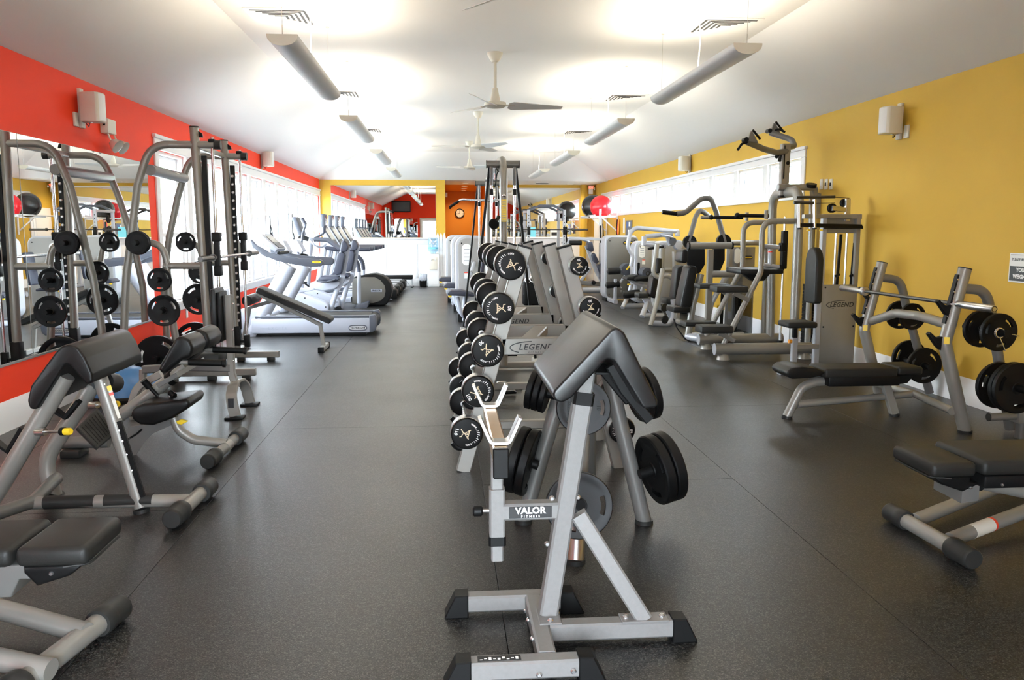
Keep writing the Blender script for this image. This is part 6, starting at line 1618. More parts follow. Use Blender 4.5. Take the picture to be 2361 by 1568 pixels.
    sx0, sx1 = uy(1805, 747, yp).x, uy(1872, 747, yp).x; sz = uy(1838, 740, yp).z
    b = MB(); b.box((sx0, yp - 0.14, sz - 0.06), (sx1, yp + 0.14, sz), bev=0.02, seg=3); b.build('seat', 'vinyl_grey', t)
    x = uy(1831, 800, yp).x
    b = MB(); b.bar([(x, yp, 0.05), (x, yp, sz - 0.17)], 0.055, 0.055, up=(0, 1, 0)); b.build('seat_post', 'silver_light', t)
    b = MB(); b.bar([(x, yp, sz - 0.2), (x, yp, sz - 0.05)], 0.042, 0.042, up=(0, 1, 0)); b.build('seat_stem', 'rubber', t)
    b = MB(); q = uy(1826, 787, yp); b.cyl((x - 0.03, yp, q.z), (x - 0.06, yp, q.z), 0.02); b.build('orange_knob', 'orange', t)
    fx = uz(1792, 856, 0.03).x
    b = MB(); b.bar([(fx, yp, 0.035), (x + 0.04, yp, 0.035)], 0.10, 0.065); b.build('front_foot', 'silver_light', t)
    b = MB(); b.bar([(x, yp, uy(1850, 800, yp).z), (uy(1886, 798, yp).x, yp, uy(1880, 798, yp).z)], 0.05, 0.05); b.build('link_bar', 'silver', t)
    b = MB(); b.bar([(x, yp + 0.03, 0.03), (4.2, yp + 0.03, 0.03)], 0.06, 0.05); b.build('base_rail', 'silver', t)
    b = MB(); b.box((x1 - 0.30, y + 0.09, 0.1), (x1 - 0.06, y + 0.16, 0.80), bev=0.003, seg=1); b.build('weight_stack', 'rubber', t)
legend_machine()

# ------------------------------------------------------------------ assisted chin / dip machine
def dip_machine():
    yn, yf = 9.05, 9.9
    ym = (yn + yf) / 2
    t = thing('assisted_dip_machine', 'tall grey assisted chin-up and dip machine with step pads and curved top handles', 'gym machine', (3.7, ym, 0))
    for y, pxl in ((yn, 1648), (yf, 1611)):
        xl = uy(pxl, 812 if y == yn else 790, y).x; xe = 4.20
        b = MB(); b.cyl((xl, y, 0.12), (xe, y, 0.12), 0.066, seg=22); b.build('base_tube', 'silver', t)
        b = MB(); b.cyl((xl - 0.008, y, 0.12), (xl, y, 0.12), 0.068, seg=22); b.build('tube_cap', 'silver_light', t)
        for x in (xl + 0.10, xe - 0.08):
            b = MB(); b.lathe([(0, 0), (0.075, 0), (0.072, 0.012), (0.06, 0.05), (0.04, 0.07), (0, 0.075)], (x, y, 0), (0, 0, 1), 20); b.build('foot', 'silver', t)
    # arch of two big columns
    xc = 3.98
    zt = uy(1838, 440, yn).z
    b = MB(); b.oval([(xc, yn, 0.12), (xc, yn, zt), (xc + 0.03, yf, zt), (xc + 0.07, yf, 0.12)], 0.062, 0.05, (1, 0, 0), bend=0.22, n=10, seg=22); b.build('column_arch', 'silver', t)
    # mast with two curved chin handles
    xm = uy(1808, 400, ym).x
    z0, z1 = uy(1808, 455, ym).z, uy(1808, 332, ym).z
    b = MB(); b.bar([(xm, ym, z0), (xm, ym, z1)], 0.10, 0.09, up=(0, 1, 0)); mast = b.build('mast', 'silver', t)
    b = MB(); b.bar([(xm, ym, z0 - 0.005), (xm, ym, z0 + 0.02)], 0.105, 0.095, up=(0, 1, 0)); b.build('mast_cap', 'rubber', mast)
    b = MB(); b.box((xm - 0.03, ym - 0.052, z1 - 0.40), (xm - 0.018, ym - 0.045, z1 - 0.02)); b.build('mast_slot', 'rubber', mast)
    bolts(mast, [(xm + 0.02, ym - 0.045, z1 - 0.22)], (0, -1, 0), 0.022, 'rubber')
    b = MB(); b.tube([uy(1790, 362, ym - 0.1), uy(1800, 352, ym - 0.04), uy(1797, 372, ym - 0.06)], 0.02); b.build('latch', 'rubber', t)
    for k, (pts, ys) in enumerate(((((1818, 348), (1790, 352), (1762, 344), (1722, 327)), (ym, ym - 0.1, ym - 0.3, ym - 0.45)), (((1815, 340), (1832, 338), (1826, 322), (1776, 306)), (ym, ym + 0.1, ym + 0.25, ym + 0.45)))):
        q = [uy(p[0], p[1], yv) for p, yv in zip(pts, ys)]
        b = MB(); b.tube(q, 0.034, bend=0.14); b.build('chin_arm', 'silver_dark', t)
        e = q[-1]
        b = MB()
        if k == 0:
            b.tube([e + V((0.02, 0, -0.01)), e + V((-0.05, 0, -0.015)), e + V((-0.11, -0.03, -0.09))], 0.014, bend=0.06, seg=10)
        else:
            b.tube([e + V((0.02, 0, -0.0)), e + V((0.08, -0.04, 0.045)), e + V((0.16, -0.06, 0.0))], 0.014, bend=0.06, seg=10)
        b.build('chin_grip', 'rubber', t)
        b = MB(); s = 1 if k == 0 else 0.6
        b.prism([e + V((-0.01, -0.03, 0.0)), e + V((0.03, -0.03, 0.11)), e + V((0.05, -0.03, 0.11)), e + V((0.12, -0.03, -0.01))], (0, 0.03, 0), bev=0.005, seg=1); b.build('handle_bracket', 'silver_dark', t)
        b = MB(); b.tube([e + V((0.04, -0.06, 0.12)), e + V((0.14, -0.02, 0.03))], 0.013, seg=10); b.build('stirrup_grip', 'rubber', t)
        b = MB(); b.cyl(e + V((-0.02, -0.045, 0.02)), e + V((-0.02, 0.045, 0.02)), 0.026); b.build('pivot_cap', 'rubber', t)
    # cross tube to the wall side, gusset, rear drop tube
    p0, p1 = uy(1795, 432, ym - 0.05), uy(1862, 432, ym - 0.05)
    xr = 4.34
    b = MB(); b.tube([p0, p1 + V((0.1, 0, 0)), (xr - 0.02, ym, p1.z - 0.12), (xr, ym, 0.8), (xr, ym, 0.1)], 0.038, bend=0.2); b.build('rear_tube', 'silver', t)
    b = MB(); b.cyl(p0 - V((0.01, 0, 0)), p0, 0.042); b.build('tube_cap', 'silver_light', t)
    b = MB(); b.lathe([(0, -0.02), (0.06, -0.02), (0.06, 0.02), (0, 0.02)], p1 + V((0.03, -0.03, 0.02)), (0, -0.3, 1), 18); b.build('joint_cap', 'rubber', t)
    b = MB(); b.prism([p1 + V((0.03, 0, -0.04)), p1 + V((0.28, 0, -0.10)), p1 + V((0.30, 0, -0.34)), p1 + V((0.06, 0, -0.34))], (0, 0.012, 0)); b.build('gusset', 'silver', t)
    # weight stack and rods behind the front column
    sx = uy(1878, 700, ym + 0.1).x
    zb, zs = 0.10, uy(1878, 655, ym + 0.1).z
    nst = 18
    st0 = None
    h = (zs - zb) / nst
    for k in range(nst):
        b = MB(); b.box((sx - 0.13, ym - 0.02, zb + k * h + 0.003), (sx + 0.10, ym + 0.16, zb + (k + 1) * h), bev=0.004, seg=1); b.build('stack_plate', 'rubber', t)
    for dx in (-0.06, 0.03):
        b = MB(); b.cyl((sx + dx, ym + 0.07, 0.1), (sx + dx, ym + 0.07, p1.z - 0.1), 0.010, seg=10); b.build('stack_rod', 'chrome', t)
    b = MB(); b.cyl((sx - 0.03, ym + 0.07, zs), (sx - 0.03, ym + 0.07, zs + 0.09), 0.022); b.build('stack_head', 'rubber', t)
    # slider on its chrome rod in front
    gx = uy(1806, 600, ym - 0.1).x
    yg = ym - 0.1
    b = MB(); b.cyl((gx, yg, 0.14), (gx, yg, uy(1808, 500, yg).z), 0.014); b.build('guide_rod', 'chrome', t)
    b = MB(); b.cyl((gx, yg, 0.12), (gx, yg, 0.17), 0.03); b.build('rod_bumper', 'rubber', t)
    b = MB(); b.box((gx - 0.03, yg - 0.035, uy(1800, 620, yg).z), (gx + 0.035, yg + 0.035, uy(1800, 532, yg).z), bev=0.01); b.box((gx - 0.05, yg - 0.04, uy(1800, 580, yg).z), (gx + 0.02, yg + 0.04, uy(1800, 560, yg).z), bev=0.008); b.build('slider', 'rubber', t)
    for a, e in (((1760, 568), (1796, 570)), ((1760, 611), (1796, 616)), ((1777, 575), (1775, 612))):
        b = MB(); b.tube([uy(*a, yg), uy(*e, yg)], 0.026); b.build('lever_link', 'silver_light', t)
    q = uy(1776, 580, yg); b = MB(); b.cyl(q - V((0, 0, 0.01)), q + V((0, 0, 0.005)), 0.0275); b.build('red_mark', 'red', t)
    b = MB(); b.cyl(uy(1796, 617, yg), uy(1806, 617, yg), 0.035); b.build('lever_pivot', 'rubber', t)
    # knee tray
    k0, k1 = uy(1690, 624, ym).x, uy(1778, 624, ym).x; kz = uy(1735, 622, ym).z
    b = MB(); b.box((k0, ym - 0.25, kz - 0.04), (k1 + 0.05, ym + 0.25, kz + 0.02), bev=0.015); b.build('knee_pad', 'vinyl', t)
    b = MB(); b.prism([(k0 + 0.1, ym - 0.05, kz - 0.04), (k1 - 0.02, ym - 0.05, kz - 0.04), (k1 - 0.1, ym - 0.05, kz - 0.13), (k0 + 0.22, ym - 0.05, kz - 0.13)], (0, 0.1, 0), bev=0.01); b.build('tray_bracket', 'rubber', t)
    # side frames: rail, bend, long slanted leg to the base
    fr = ((yn + 0.02, ((1832, 510), (1758, 510), (1754, 628), (1664, 804))), (yf - 0.02, ((1790, 513), (1714, 513), (1712, 616), (1622, 786))))
    for y, pts in fr:
        q = [uy(*p, y) for p in pts]
        b = MB(); b.tube(q, 0.032, bend=0.14); b.build('side_frame', 'silver', t)
        g0 = q[1] + V((0.04, 0, 0.02))
        b = MB(); b.cyl(g0, g0 + V((0, 0, 0.10)), 0.022); b.build('grip_socket', 'silver', t)
    # dip grips
    for y, a, e in ((yn + 0.05, (1700, 497), (1772, 498)), (yf - 0.05, (1640, 501), (1712, 502))):
        b = MB(); b.cyl(uy(*a, y), uy(*e, y), 0.020); g = b.build('dip_grip', 'rubber', t)
        b = MB(); b.ball(uy(*a, y), 0.032); b.build('grip_end', 'rubber', g)
    b = MB(); b.tube([uy(1616, 502, yf), uy(1642, 502, yf)], 0.02); b.build('grip_stub', 'silver', t)
    # step pads on stub brackets
    for y, pts in ((yn, ((1644, 661, 1716, 675), (1610, 752, 1682, 768))), (yf, ((1606, 656, 1676, 666), (1574, 742, 1644, 752)))):
        for x0, y0, x1, y1 in pts:
            p, q = uy(x0, y0, y), uy(x1, y1, y)
            b = MB(); b.box((p.x, y - 0.13, q.z + 0.01), (q.x, y + 0.13, p.z + 0.01), bev=0.015); sp = b.build('step_pad', 'cap', t)
            b = MB(); b.bar([(q.x - 0.12, y, q.z), (q.x + 0.06, y, q.z - 0.09)], 0.05, 0.03, up=(0, 1, 0)); b.build('step_bracket', 'silver', sp)
    # T-shaped front post with capped cross tube
    yt = 10.25
    b = MB(); b.bar([uy(1638, 575, yt), uy(1632, 745, yt)], 0.075, 0.06, up=(0, 1, 0)) ; b.build('front_post', 'silver', t)
    b = MB(); p, q = uy(1590, 567, yt), uy(1686, 566, yt); b.cyl(p, q, 0.042, seg=20); tb = b.build('cross_tube', 'silver', t)
    for e, dd in ((p, -1), (q, 1)):
        b = MB(); b.cyl(e, e + V((dd * 0.02, 0, 0)), 0.046, seg=20); b.build('tube_cap', 'rubber', tb)
    b = MB(); b.cyl(uy(1640, 632, yt), uy(1750, 631, yt), 0.043, seg=20); b.build('link_tube', 'silver', t)
    b = MB(); b.bar([(uy(1632, 745, yt).x, yt - 0.35, 0.05), (uy(1632, 745, yt).x, yt + 0.3, 0.05)], 0.08, 0.08); b.bar([uy(1632, 745, yt), (uy(1632, 745, yt).x, yt, 0.05)], 0.075, 0.06, up=(0, 1, 0)); b.build('post_foot', 'silver', t)
dip_machine()

# ------------------------------------------------------------------ generic shielded weight-stack machine
def rrect(x0, x1, z0, z1, r, n=6):
    out = []
    for cx, cz, a in ((x1 - r, z1 - r, 0), (x0 + r, z1 - r, 1), (x0 + r, z0 + r, 2), (x1 - r, z0 + r, 3)):
        for k in range(n + 1):
            q = (a + k / n) * PI / 2; out.append((cx + r * math.cos(q), cz + r * math.sin(q)))
    return out
def shield(t, x0, x1, y, z0, z1, m_, depth=0.3, r=0.12, plaque=None, slot=None, edge='silver_light'):
    b = MB(); b.prism([(x, y, z) for x, z in rrect(x0, x1, z0, z1, r)], (0, depth, 0), bev=0.02); s = b.build('weight_shroud', edge, t)
    b = MB(); b.prism([(x, y - 0.012, z) for x, z in rrect(x0 + 0.045, x1 - 0.025, z0 + 0.03, z1 - 0.035, r * 0.8)], (0, 0.02, 0), bev=0.006); f = b.build('face_panel', m_, s)
    bolts(s, [(x, y - 0.013, z) for x in (x0 + 0.10, x1 - 0.09) for z in (z0 + 0.10, z1 - 0.11)], (0, -1, 0), 0.011, 'rubber', 'screw')
    if plaque:
        px, pz, w, h = plaque
        b = MB(); b.prism([(x, y - 0.016, z) for x, z in rrect(px - w, px + w, pz - h, pz + h, w * 0.95)], (0, 0.006, 0)); b.build('instruction_plaque', 'paper', s)
        b = MB()
        for k in range(4): b.box((px - w * 0.6, y - 0.0175, pz - h * 0.6 + k * h * 0.35), (px + w * 0.6, y - 0.016, pz - h * 0.6 + k * h * 0.35 + 0.012))
        b.build('plaque_print', 'print_grey', s)
    if slot:
        px, zA, zB = slot
        b = MB(); b.prism([(x, y - 0.016, z) for x, z in rrect(px - 0.025, px + 0.025, zA, zB, 0.024)], (0, 0.006, 0)); b.build('pin_slot', 'rubber', s)
    for x in (x0 + 0.08, x1 - 0.08):
        b = MB(); b.box((x - 0.04, y + 0.02, 0), (x + 0.04, y + depth - 0.02, z0 + 0.02)); b.build('foot', 'rubber', t)
    return s
def maker_badge(t, c, w=0.10):
    b = MB(); b.prism([(c.x + x, c.y - 0.003, c.z + z) for x, z in rrect(-w, w, -w * 0.36, w * 0.36, w * 0.34)], (0, 0.006, 0)); o = b.build('maker_badge', 'print_black', t)
    b = MB(); add_text(b, 'TECHNOGYM', w * 0.26, (c.x, c.y - 0.004, c.z), (1, 0, 0), (0, 0, 1), bold=0.0012); b.build('lettering', 'yellow', o)
    return o
def roller(t, p, q, r, name='roller_pad'):
    b = MB(); d = (q - p).normalized(); L = (q - p).length
    b.lathe([(0, 0), (r * 0.55, 0), (r * 0.9, 0.01), (r, 0.03), (r, L - 0.03), (r * 0.9, L - 0.01), (0, L)], p, d, 20); o = b.build(name, 'vinyl', t)
    b = MB(); b.lathe([(0, -0.012), (r * 0.35, -0.008), (r * 0.45, 0.004), (0, 0.004)], p, d, 14); b.build('roller_cap', 'cap', o)
    return o

# first: dark taupe shroud with two foam rollers
def machine_rollers():
    y = 16.9
    t = thing('leg_machine', 'leg machine with broad dark taupe shroud and two black foam rollers', 'gym machine', (3.6, y, 0))
    x0, x1 = uy(1394, 620, y).x, uy(1471, 620, y).x
    z0, z1 = uy(1430, 694, y).z, uy(1430, 543, y).z
    s = shield(t, x0, x1, y, max(0.05, z0), z1, 'shield', 0.45)
    maker_badge(t, uy(1448, 560, y - 0.016), 0.105)
    b = MB()
    for ch, py in (('E', 628), ('L', 640), ('E', 650), ('M', 654), ('E', 658), ('N', 663), ('T', 672)):
        if ch in 'NT' or py in (628,): add_text(b, ch, 0.055, uy(1432, py, y - 0.014), (1, 0, 0), (0, 0, 1))
    b.build('lettering', 'print_white', s)
    c = uy(1416, 690, y - 0.016); b = MB(); b.box(c + V((-0.05, 0, -0.02)), c + V((0.05, 0.006, 0.02))); b.build('serial_plate', 'brushed', s)
    ya = 16.3
    for a, e in (((1400, 626), (1431, 624)), ((1397, 658), (1429, 655))):
        roller(t, uy(*a, ya), uy(*e, ya), 0.068)
    b = MB(); c = uy(1447, 622, ya); b.cyl(c + V((0, -0.03, 0)), c + V((0, 0.25, 0)), 0.125, seg=28); b.build('cam_disc', 'slate', t)
    b = MB(); q = uy(1445, 622, ya - 0.05); b.bar([q, q + V((0.05, 0, 0.07))], 0.03, 0.03, up=(0, 1, 0)); b.build('yellow_lever', 'yellow', t)
    b = MB(); b.tube([uy(1442, 634, ya), uy(1430, 652, ya)], 0.025); b.tube([uy(1431, 624, ya), uy(1440, 620, ya)], 0.02); b.build('roller_arm', 'silver_light', t)
    b = MB(); b.bar([(x0 + 0.1, y - 0.7, 0.05), (x0 + 0.1, y + 0.2, 0.05)], 0.08, 0.08); b.bar([(x0 + 0.1, y - 0.62, 0.05), (x0 + 0.1, y - 0.62, 0.5)], 0.06, 0.06, up=(0, 1, 0)); b.build('frame_leg', 'silver_light', t)
machine_rollers()

def frame_base(t, x, y, px_l, px_r, py, lean=True):
    """white splayed front leg and base tube of a machine"""
    a, e = uy(px_l, py, y), uy(px_r, py, y)
    z = max(0.05, (a.z + e.z) / 2)
    b = MB(); b.tube([(a.x, y, z), (e.x, y, z)], 0.05); b.build('base_tube', 'silver_light', t)
    return a, e

# second: leg extension with disc hub, light shroud
def machine_extension():
    y = 15.45
    t = thing('leg_extension_machine', 'leg extension machine with pale shroud, white plaque and slate disc hub', 'gym machine', (3.9, y, 0))
    x0, x1 = uy(1463, 620, y + 0.3).x, uy(1540, 620, y + 0.3).x
    z1 = uy(1500, 556, y + 0.3).z
    shield(t, x0, min(x1, 4.3), y + 0.3, 0.06, z1, 'shield_light', 0.4, plaque=(uy(1480, 580, y + 0.3).x, uy(1480, 580, y + 0.3).z, 0.06, 0.12), slot=(uy(1472, 620, y + 0.3).x, uy(1472, 634, y + 0.3).z, uy(1472, 605, y + 0.3).z))
    c = uy(1484, 604, y + 0.28); b = MB(); b.box(c + V((-0.03, 0, -0.045)), c + V((0.03, 0.004, 0.045))); lb = b.build('warning_label', 'paper', t)
    b = MB(); b.box(c + V((-0.03, -0.002, 0.03)), c + V((0.03, 0, 0.045))); b.build('red_band', 'red', lb)
    b = MB(); c = uy(1492, 630, y); b.cyl(c + V((0, -0.05, 0)), c + V((0, 0.3, 0)), 0.105, seg=28); hub = b.build('cam_disc', 'slate', t)
    b = MB(); b.torus(c + V((0, -0.05, 0)), (0, 1, 0), 0.035, 0.008, 20, 6); b.build('hub_ring', 'cap', hub)
    roller(t, uy(1437, 680, y - 0.1), uy(1476, 676, y - 0.1), 0.075); roller(t, uy(1464, 644, y - 0.1), uy(1502, 640, y - 0.1), 0.045)
    b = MB(); b.tube([uy(1448, 643, y), uy(1470, 656, y), uy(1500, 662, y)], 0.032, bend=0.1); b.tube([uy(1478, 672, y), uy(1484, 655, y)], 0.025); b.build('arm_link', 'silver_light', t)
    for px, py in ((1450, 656), (1492, 668)):
        q = uy(px, py, y - 0.08); b = MB(); b.box(q + V((-0.03, -0.015, -0.014)), q + V((0.03, 0.015, 0.014)), bev=0.006); b.build('yellow_tab', 'yellow', t)
    s = [uy(px, py, y - 0.1) for px, py in ((1446, 640), (1470, 634), (1500, 640), (1500, 650), (1462, 648), (1445, 646))]
    b = MB(); b.prism(s, (0, 0.42, 0), bev=0.02); b.build('seat', 'vinyl', t)
    b = MB(); b.tube([uz(1435, 710, 0.02), uy(1450, 680, y), uy(1456, 655, y)], 0.04, bend=0.1); b.tube([uy(1440, 706, y), uy(1490, 705, y)], 0.05); b.build('frame_leg', 'silver_light', t)
machine_extension()

# third: pull / fly station with overhead curved frame
def machine_fly():
    y = 13.8
    t = thing('pectoral_machine', 'chest fly machine with curved silver overhead frame and charcoal seat', 'gym machine', (3.6, y, 0))
    b = MB(); b.tube([uy(1455, 614, y), uy(1459, 590, y), uy(1447, 568, y), uy(1452, 538, y), uy(1464, 525, y), uy(1564, 534, y)], 0.036, bend=0.16); b.build('overhead_arm', 'silver_light', t)
    b = MB(); b.cyl(uy(1562, 531, y), uy(1562, 545, y), 0.04); b.build('arm_pivot', 'silver_light', t)
    b = MB(); b.tube([uy(1488, 545, y + 0.1), uy(1550, 540, y + 0.1)], 0.038); b.tube([uy(1485, 545, y + 0.1), uy(1484, 565, y + 0.1)], 0.045); b.tube([uy(1484, 562, y + 0.1), uy(1535, 568, y + 0.1)], 0.04); b.build('cross_arm', 'silver_light', t)
    b = MB(); b.tube([uy(1494, 574, y - 0.1), uy(1530, 568, y - 0.1)], 0.022); b.build('hand_lever', 'rubber', t)
    for px, py, r, m_ in ((1550, 557, 0.072, 'slate'), (1564, 565, 0.085, 'bike_white')):
        c = uy(px, py, y); b = MB(); b.lathe([(0, -0.04), (r * 0.8, -0.04), (r, -0.02), (r, 0.08), (0, 0.08)], c, (0, 1, 0), 24); b.build('cam_disc', m_, t)
    q = uy(1538, 545, y); b = MB(); b.lathe([(0, -0.02), (0.10, -0.02), (0.12, 0), (0.1, 0.02), (0, 0.02)], q, (0.2, 0, 1), 22); b.bar([q, uy(1545, 565, y)], 0.06, 0.06, up=(0, 1, 0)); b.build('pulley', 'bike_white', t)
    # swinging arm with vertical pad
    b = MB(); b.tube([uy(1515, 562, y - 0.15), uy(1510, 600, y - 0.15), uy(1506, 625, y - 0.15), uy(1514, 640, y - 0.15), uy(1543, 634, y - 0.15), uy(1556, 650, y - 0.15), uy(1571, 694, y - 0.15)], 0.042, bend=0.12); b.build('swing_arm', 'silver', t)
    a, e = uy(1517, 595, y - 0.15), uy(1517, 630, y - 0.15)
    b = MB(); b.lathe([(0, 0), (0.05, 0), (0.062, 0.015), (0.062, a.z - e.z - 0.015), (0.05, a.z - e.z), (0, a.z - e.z)], e, (0, 0, 1), 20); b.build('arm_pad', 'vinyl', t)
    b = MB(); b.cyl(uy(1516, 562, y - 0.15), uy(1516, 598, y - 0.15), 0.02); b.build('pad_rod', 'silver_light', t)
    bp = [uy(px, py, y - 0.12) for px, py in ((1497, 684), (1505, 640), (1510, 632), (1526, 634), (1528, 642), (1516, 684), (1510, 689))]
    b = MB(); b.prism(bp, (0, 0.3, 0), bev=0.02); b.build('backrest', 'vinyl', t)
    b = MB(); b.box(uy(1473, 688, y - 0.15), uy(1496, 676, y - 0.15) + V((0, 0.35, 0)), bev=0.02); b.build('seat', 'vinyl_grey', t)
    b = MB(); b.tube([uy(1526, 572, y + 0.1), uy(1524, 640, y + 0.1), uy(1500, 750, y + 0.1)], 0.05, bend=0.2); b.build('back_post', 'silver', t)
    b = MB(); b.tube([uy(1556, 580, y), uy(1559, 690, y)], 0.05); b.tube([uy(1532, 622, y), uy(1556, 622, y)], 0.035); b.build('rear_post', 'silver', t)
    z = 0.06
    for (pl, pr, py) in ((1480, 1530, 728),):
        b = MB(); b.tube([uy(pl, py, y), uy(pr, py, y)], 0.05); b.tube([uz(1480, 730, 0.02), uy(1494, 694, y)], 0.045); b.build('base_frame', 'silver_light', t)
    b = MB(); b.prism([uy(px, py, y - 0.05) for px, py in ((1482, 690), (1500, 690), (1512, 726), (1506, 732))], (0, 0.10, 0), bev=0.01); b.build('seat_stand', 'bike_white', t)
    x0 = uy(1512, 620, y + 0.45).x
    shield(t, x0, 4.33, y + 0.42, 0.06, uy(1540, 556, y + 0.42).z, 'shield_light', 0.35)
machine_fly()

# fourth: small lever station in front of the press
def machine_press():
    y = 12.35
    t = thing('shoulder_machine', 'low silver-framed weight machine with two small black plates at its base', 'gym machine', (3.6, y, 0))
    b = MB(); b.tube([uz(1500, 751, 0.03), uy(1514, 700, y), uy(1528, 620, y + 0.1)], 0.036, bend=0.2); b.build('front_post', 'silver', t)
    b = MB(); b.tube([uy(1504, 745, y), uy(1540, 748, y), uy(1552, 738, y), uy(1554, 712, y), uy(1552, 690, y)], 0.045, bend=0.1); b.build('base_loop', 'silver_light', t)
    for px, py in ((1530, 709), (1531, 737)):
        c = uy(px, py, y - 0.1); b = MB(); b.lathe([(0, 0), (0.05, 0), (0.062, 0.008), (0.062, 0.03), (0, 0.03)], c, (0.5, -1, 0), 20); b.build('counterweight', 'rubber', t)
    b = MB(); b.prism([uy(px, py, y + 0.02) for px, py in ((1533, 702), (1556, 702), (1556, 730), (1548, 742), (1536, 720))], (0, 0.03, 0)); b.build('side_plate', 'bike_white', t)
    bp = [uy(px, py, y + 0.1) for px, py in ((1553, 698), (1562, 618), (1572, 612), (1582, 614), (1574, 700))]
    b = MB(); b.prism(bp, (0, 0.3, 0), bev=0.02); b.build('backrest', 'vinyl', t)
    b = MB(); b.box(uy(1536, 702, y), uy(1556, 688, y) + V((0, 0.3, 0)), bev=0.02); b.build('seat', 'vinyl_grey', t)
    b = MB(); b.tube([uy(1566, 620, y + 0.3), uy(1560, 745, y + 0.3)], 0.045); b.tube([(uy(1560, 745, y + 0.3).x, y - 0.2, 0.05), (uy(1560, 745, y + 0.3).x, y + 0.4, 0.05)], 0.045); b.build('back_post', 'silver', t)
machine_press()

# fifth: chest press with tall bent levers and clear shroud
def chest_press():
    y = 10.55
    t = thing('chest_press', 'chest press machine with long bent overhead levers and black padded backrest', 'gym machine', (3.6, y, 0))
    L = 13
    for pts, yy, grip in ((((1672, 560), (1652, 490), (1640, 457), (1618, 457), (1580, 491), (1560, 493)), y - 0.2, True), (((1588, 556), (1604, 500), (1612, 486), (1622, 488), (1638, 502)), y + 0.45, False)):
        q = [uy(*p, yy) for p in pts]
        b = MB(); b.tube(q, 0.034, bend=0.14); lv = b.build('press_lever', 'silver_dark', t)
        if grip:
            b = MB(); b.tube([uy(1561, 493, yy), uy(1527, 489, yy)], 0.027); b.build('lever_grip', 'rubber', lv)
    for px, py, yy in ((1590, 558, y + 0.45), (1668, 556, y - 0.2)):
        c = uy(px, py, yy); b = MB(); b.lathe([(0, -0.03), (0.09, -0.03), (0.09, 0.03), (0, 0.03)], c, (0, 1, 0), 24); b.build('lever_pivot', 'rubber', t)
    # curved black guards beside the post
    for pts, yy in ((((1586, 560), (1596, 555), (1616, 558), (1626, 575), (1626, 610), (1614, 630), (1600, 633), (1588, 626), (1584, 590)), y + 0.1), (((1646, 562), (1660, 556), (1672, 566), (1672, 600), (1660, 628), (1648, 632), (1643, 610)), y - 0.1)):
        b = MB(); b.prism([uy(*p, yy) for p in pts], (0, 0.06, 0), bev=0.015); b.build('cam_guard', 'rubber', t)
    for pts, nm in ((((1568, 712), (1572, 690), (1588, 618), (1594, 612), (1606, 614), (1608, 622), (1596, 704), (1590, 714)), 'backrest'), (((1570, 604), (1573, 580), (1578, 574), (1586, 575), (1588, 582), (1586, 604), (1580, 608)), 'head_pad')):
        b = MB(); b.prism([uy(*p, y - 0.05) for p in pts], (0, 0.3, 0), bev=0.022, seg=3); b.build(nm, 'vinyl', t)
    b = MB(); b.box(uy(1553, 722, y - 0.1), uy(1592, 708, y - 0.1) + V((0, 0.38, 0)), bev=0.02); b.build('seat', 'vinyl', t)
    b = MB(); b.tube([uy(1616, 632, y + 0.1), uy(1598, 700, y + 0.1), uy(1585, 782, y + 0.1)], 0.045, bend=0.2); b.build('back_post', 'silver', t)
    e = uy(1585, 782, y + 0.1)
    b = MB(); b.tube([(e.x, y + 0.1, 0.06), (e.x + 0.12, y - 0.15, 0.06)], 0.05); b.tube([(e.x, y + 0.1, 0.06), (4.0, y + 0.15, 0.06)], 0.05); b.build('base_tube', 'silver_light', t)
    b = MB(); b.tube([uy(1672, 640, y), uy(1640, 700, y), uy(1624, 770, y)], 0.035, bend=0.1); b.build('brace', 'silver_light', t)
    b = MB(); b.bar([uy(1553, 735, y - 0.2), uy(1560, 755, y - 0.2), uy(1580, 782, y - 0.22), uy(1592, 788, y - 0.25)], 0.05, 0.008, up=(1, 0, 0.4)); b.build('foot_strap', 'rubber', t)
    # clear acrylic shroud around the weight stack
    ys = 10.75
    x0, x1 = uy(1680, 650, ys).x, 4.34
    z1 = uy(1720, 560, ys).z
    b = MB(); b.prism([(x, ys, z) for x, z in rrect(x0, x1 - 0.05, 0.05, z1, 0.1)], (0, 0.01, 0)); sh = b.build('clear_shroud', 'acrylic', t)
    b = MB(); b.tube([(x0 + 0.02, ys + 0.02, z1 - 0.0), (x1 - 0.12, ys + 0.02, z1), (x1 - 0.03, ys + 0.02, z1 - 0.1), (x1 - 0.03, ys + 0.02, 0.05)], 0.035, bend=0.1); b.build('shroud_frame', 'silver', sh)
    b = MB(); b.box((x0 + 0.05, ys + 0.25, 0.05), (x1 - 0.10, ys + 0.27, z1 - 0.06)); b.build('rear_sheet', 'shield_light', t)
    c = uy(1700, 590, ys - 0.002); b = MB(); b.prism([(c.x + x, c.y, c.z + z) for x, z in rrect(-0.04, 0.04, -0.10, 0.10, 0.038)], (0, -0.004, 0)); b.build('instruction_plaque', 'paper', sh)
    maker_badge(sh, uy(1723, 594, ys - 0.004), 0.07)
    c = uy(1697, 640, ys - 0.002); b = MB(); b.box(c + V((-0.03, -0.003, -0.05)), c + V((0.03, 0, 0.05))); lb = b.build('warning_label', 'paper', sh)
    b = MB(); b.box(c + V((-0.03, -0.005, 0.03)), c + V((0.03, -0.003, 0.05))); b.build('red_band', 'red', lb)
    for px, py0, py1 in ((1698, 670, 778), (1665, 640, 750)):
        x = uy(px, 700, ys - 0.01).x; b = MB(); b.prism([(x + q, ys - 0.012, z) for q, z in rrect(-0.022, 0.022, uy(px, py1, ys).z, uy(px, py0, ys).z, 0.021)], (0, 0.01, 0)); b.build('pin_slot', 'rubber', sh)
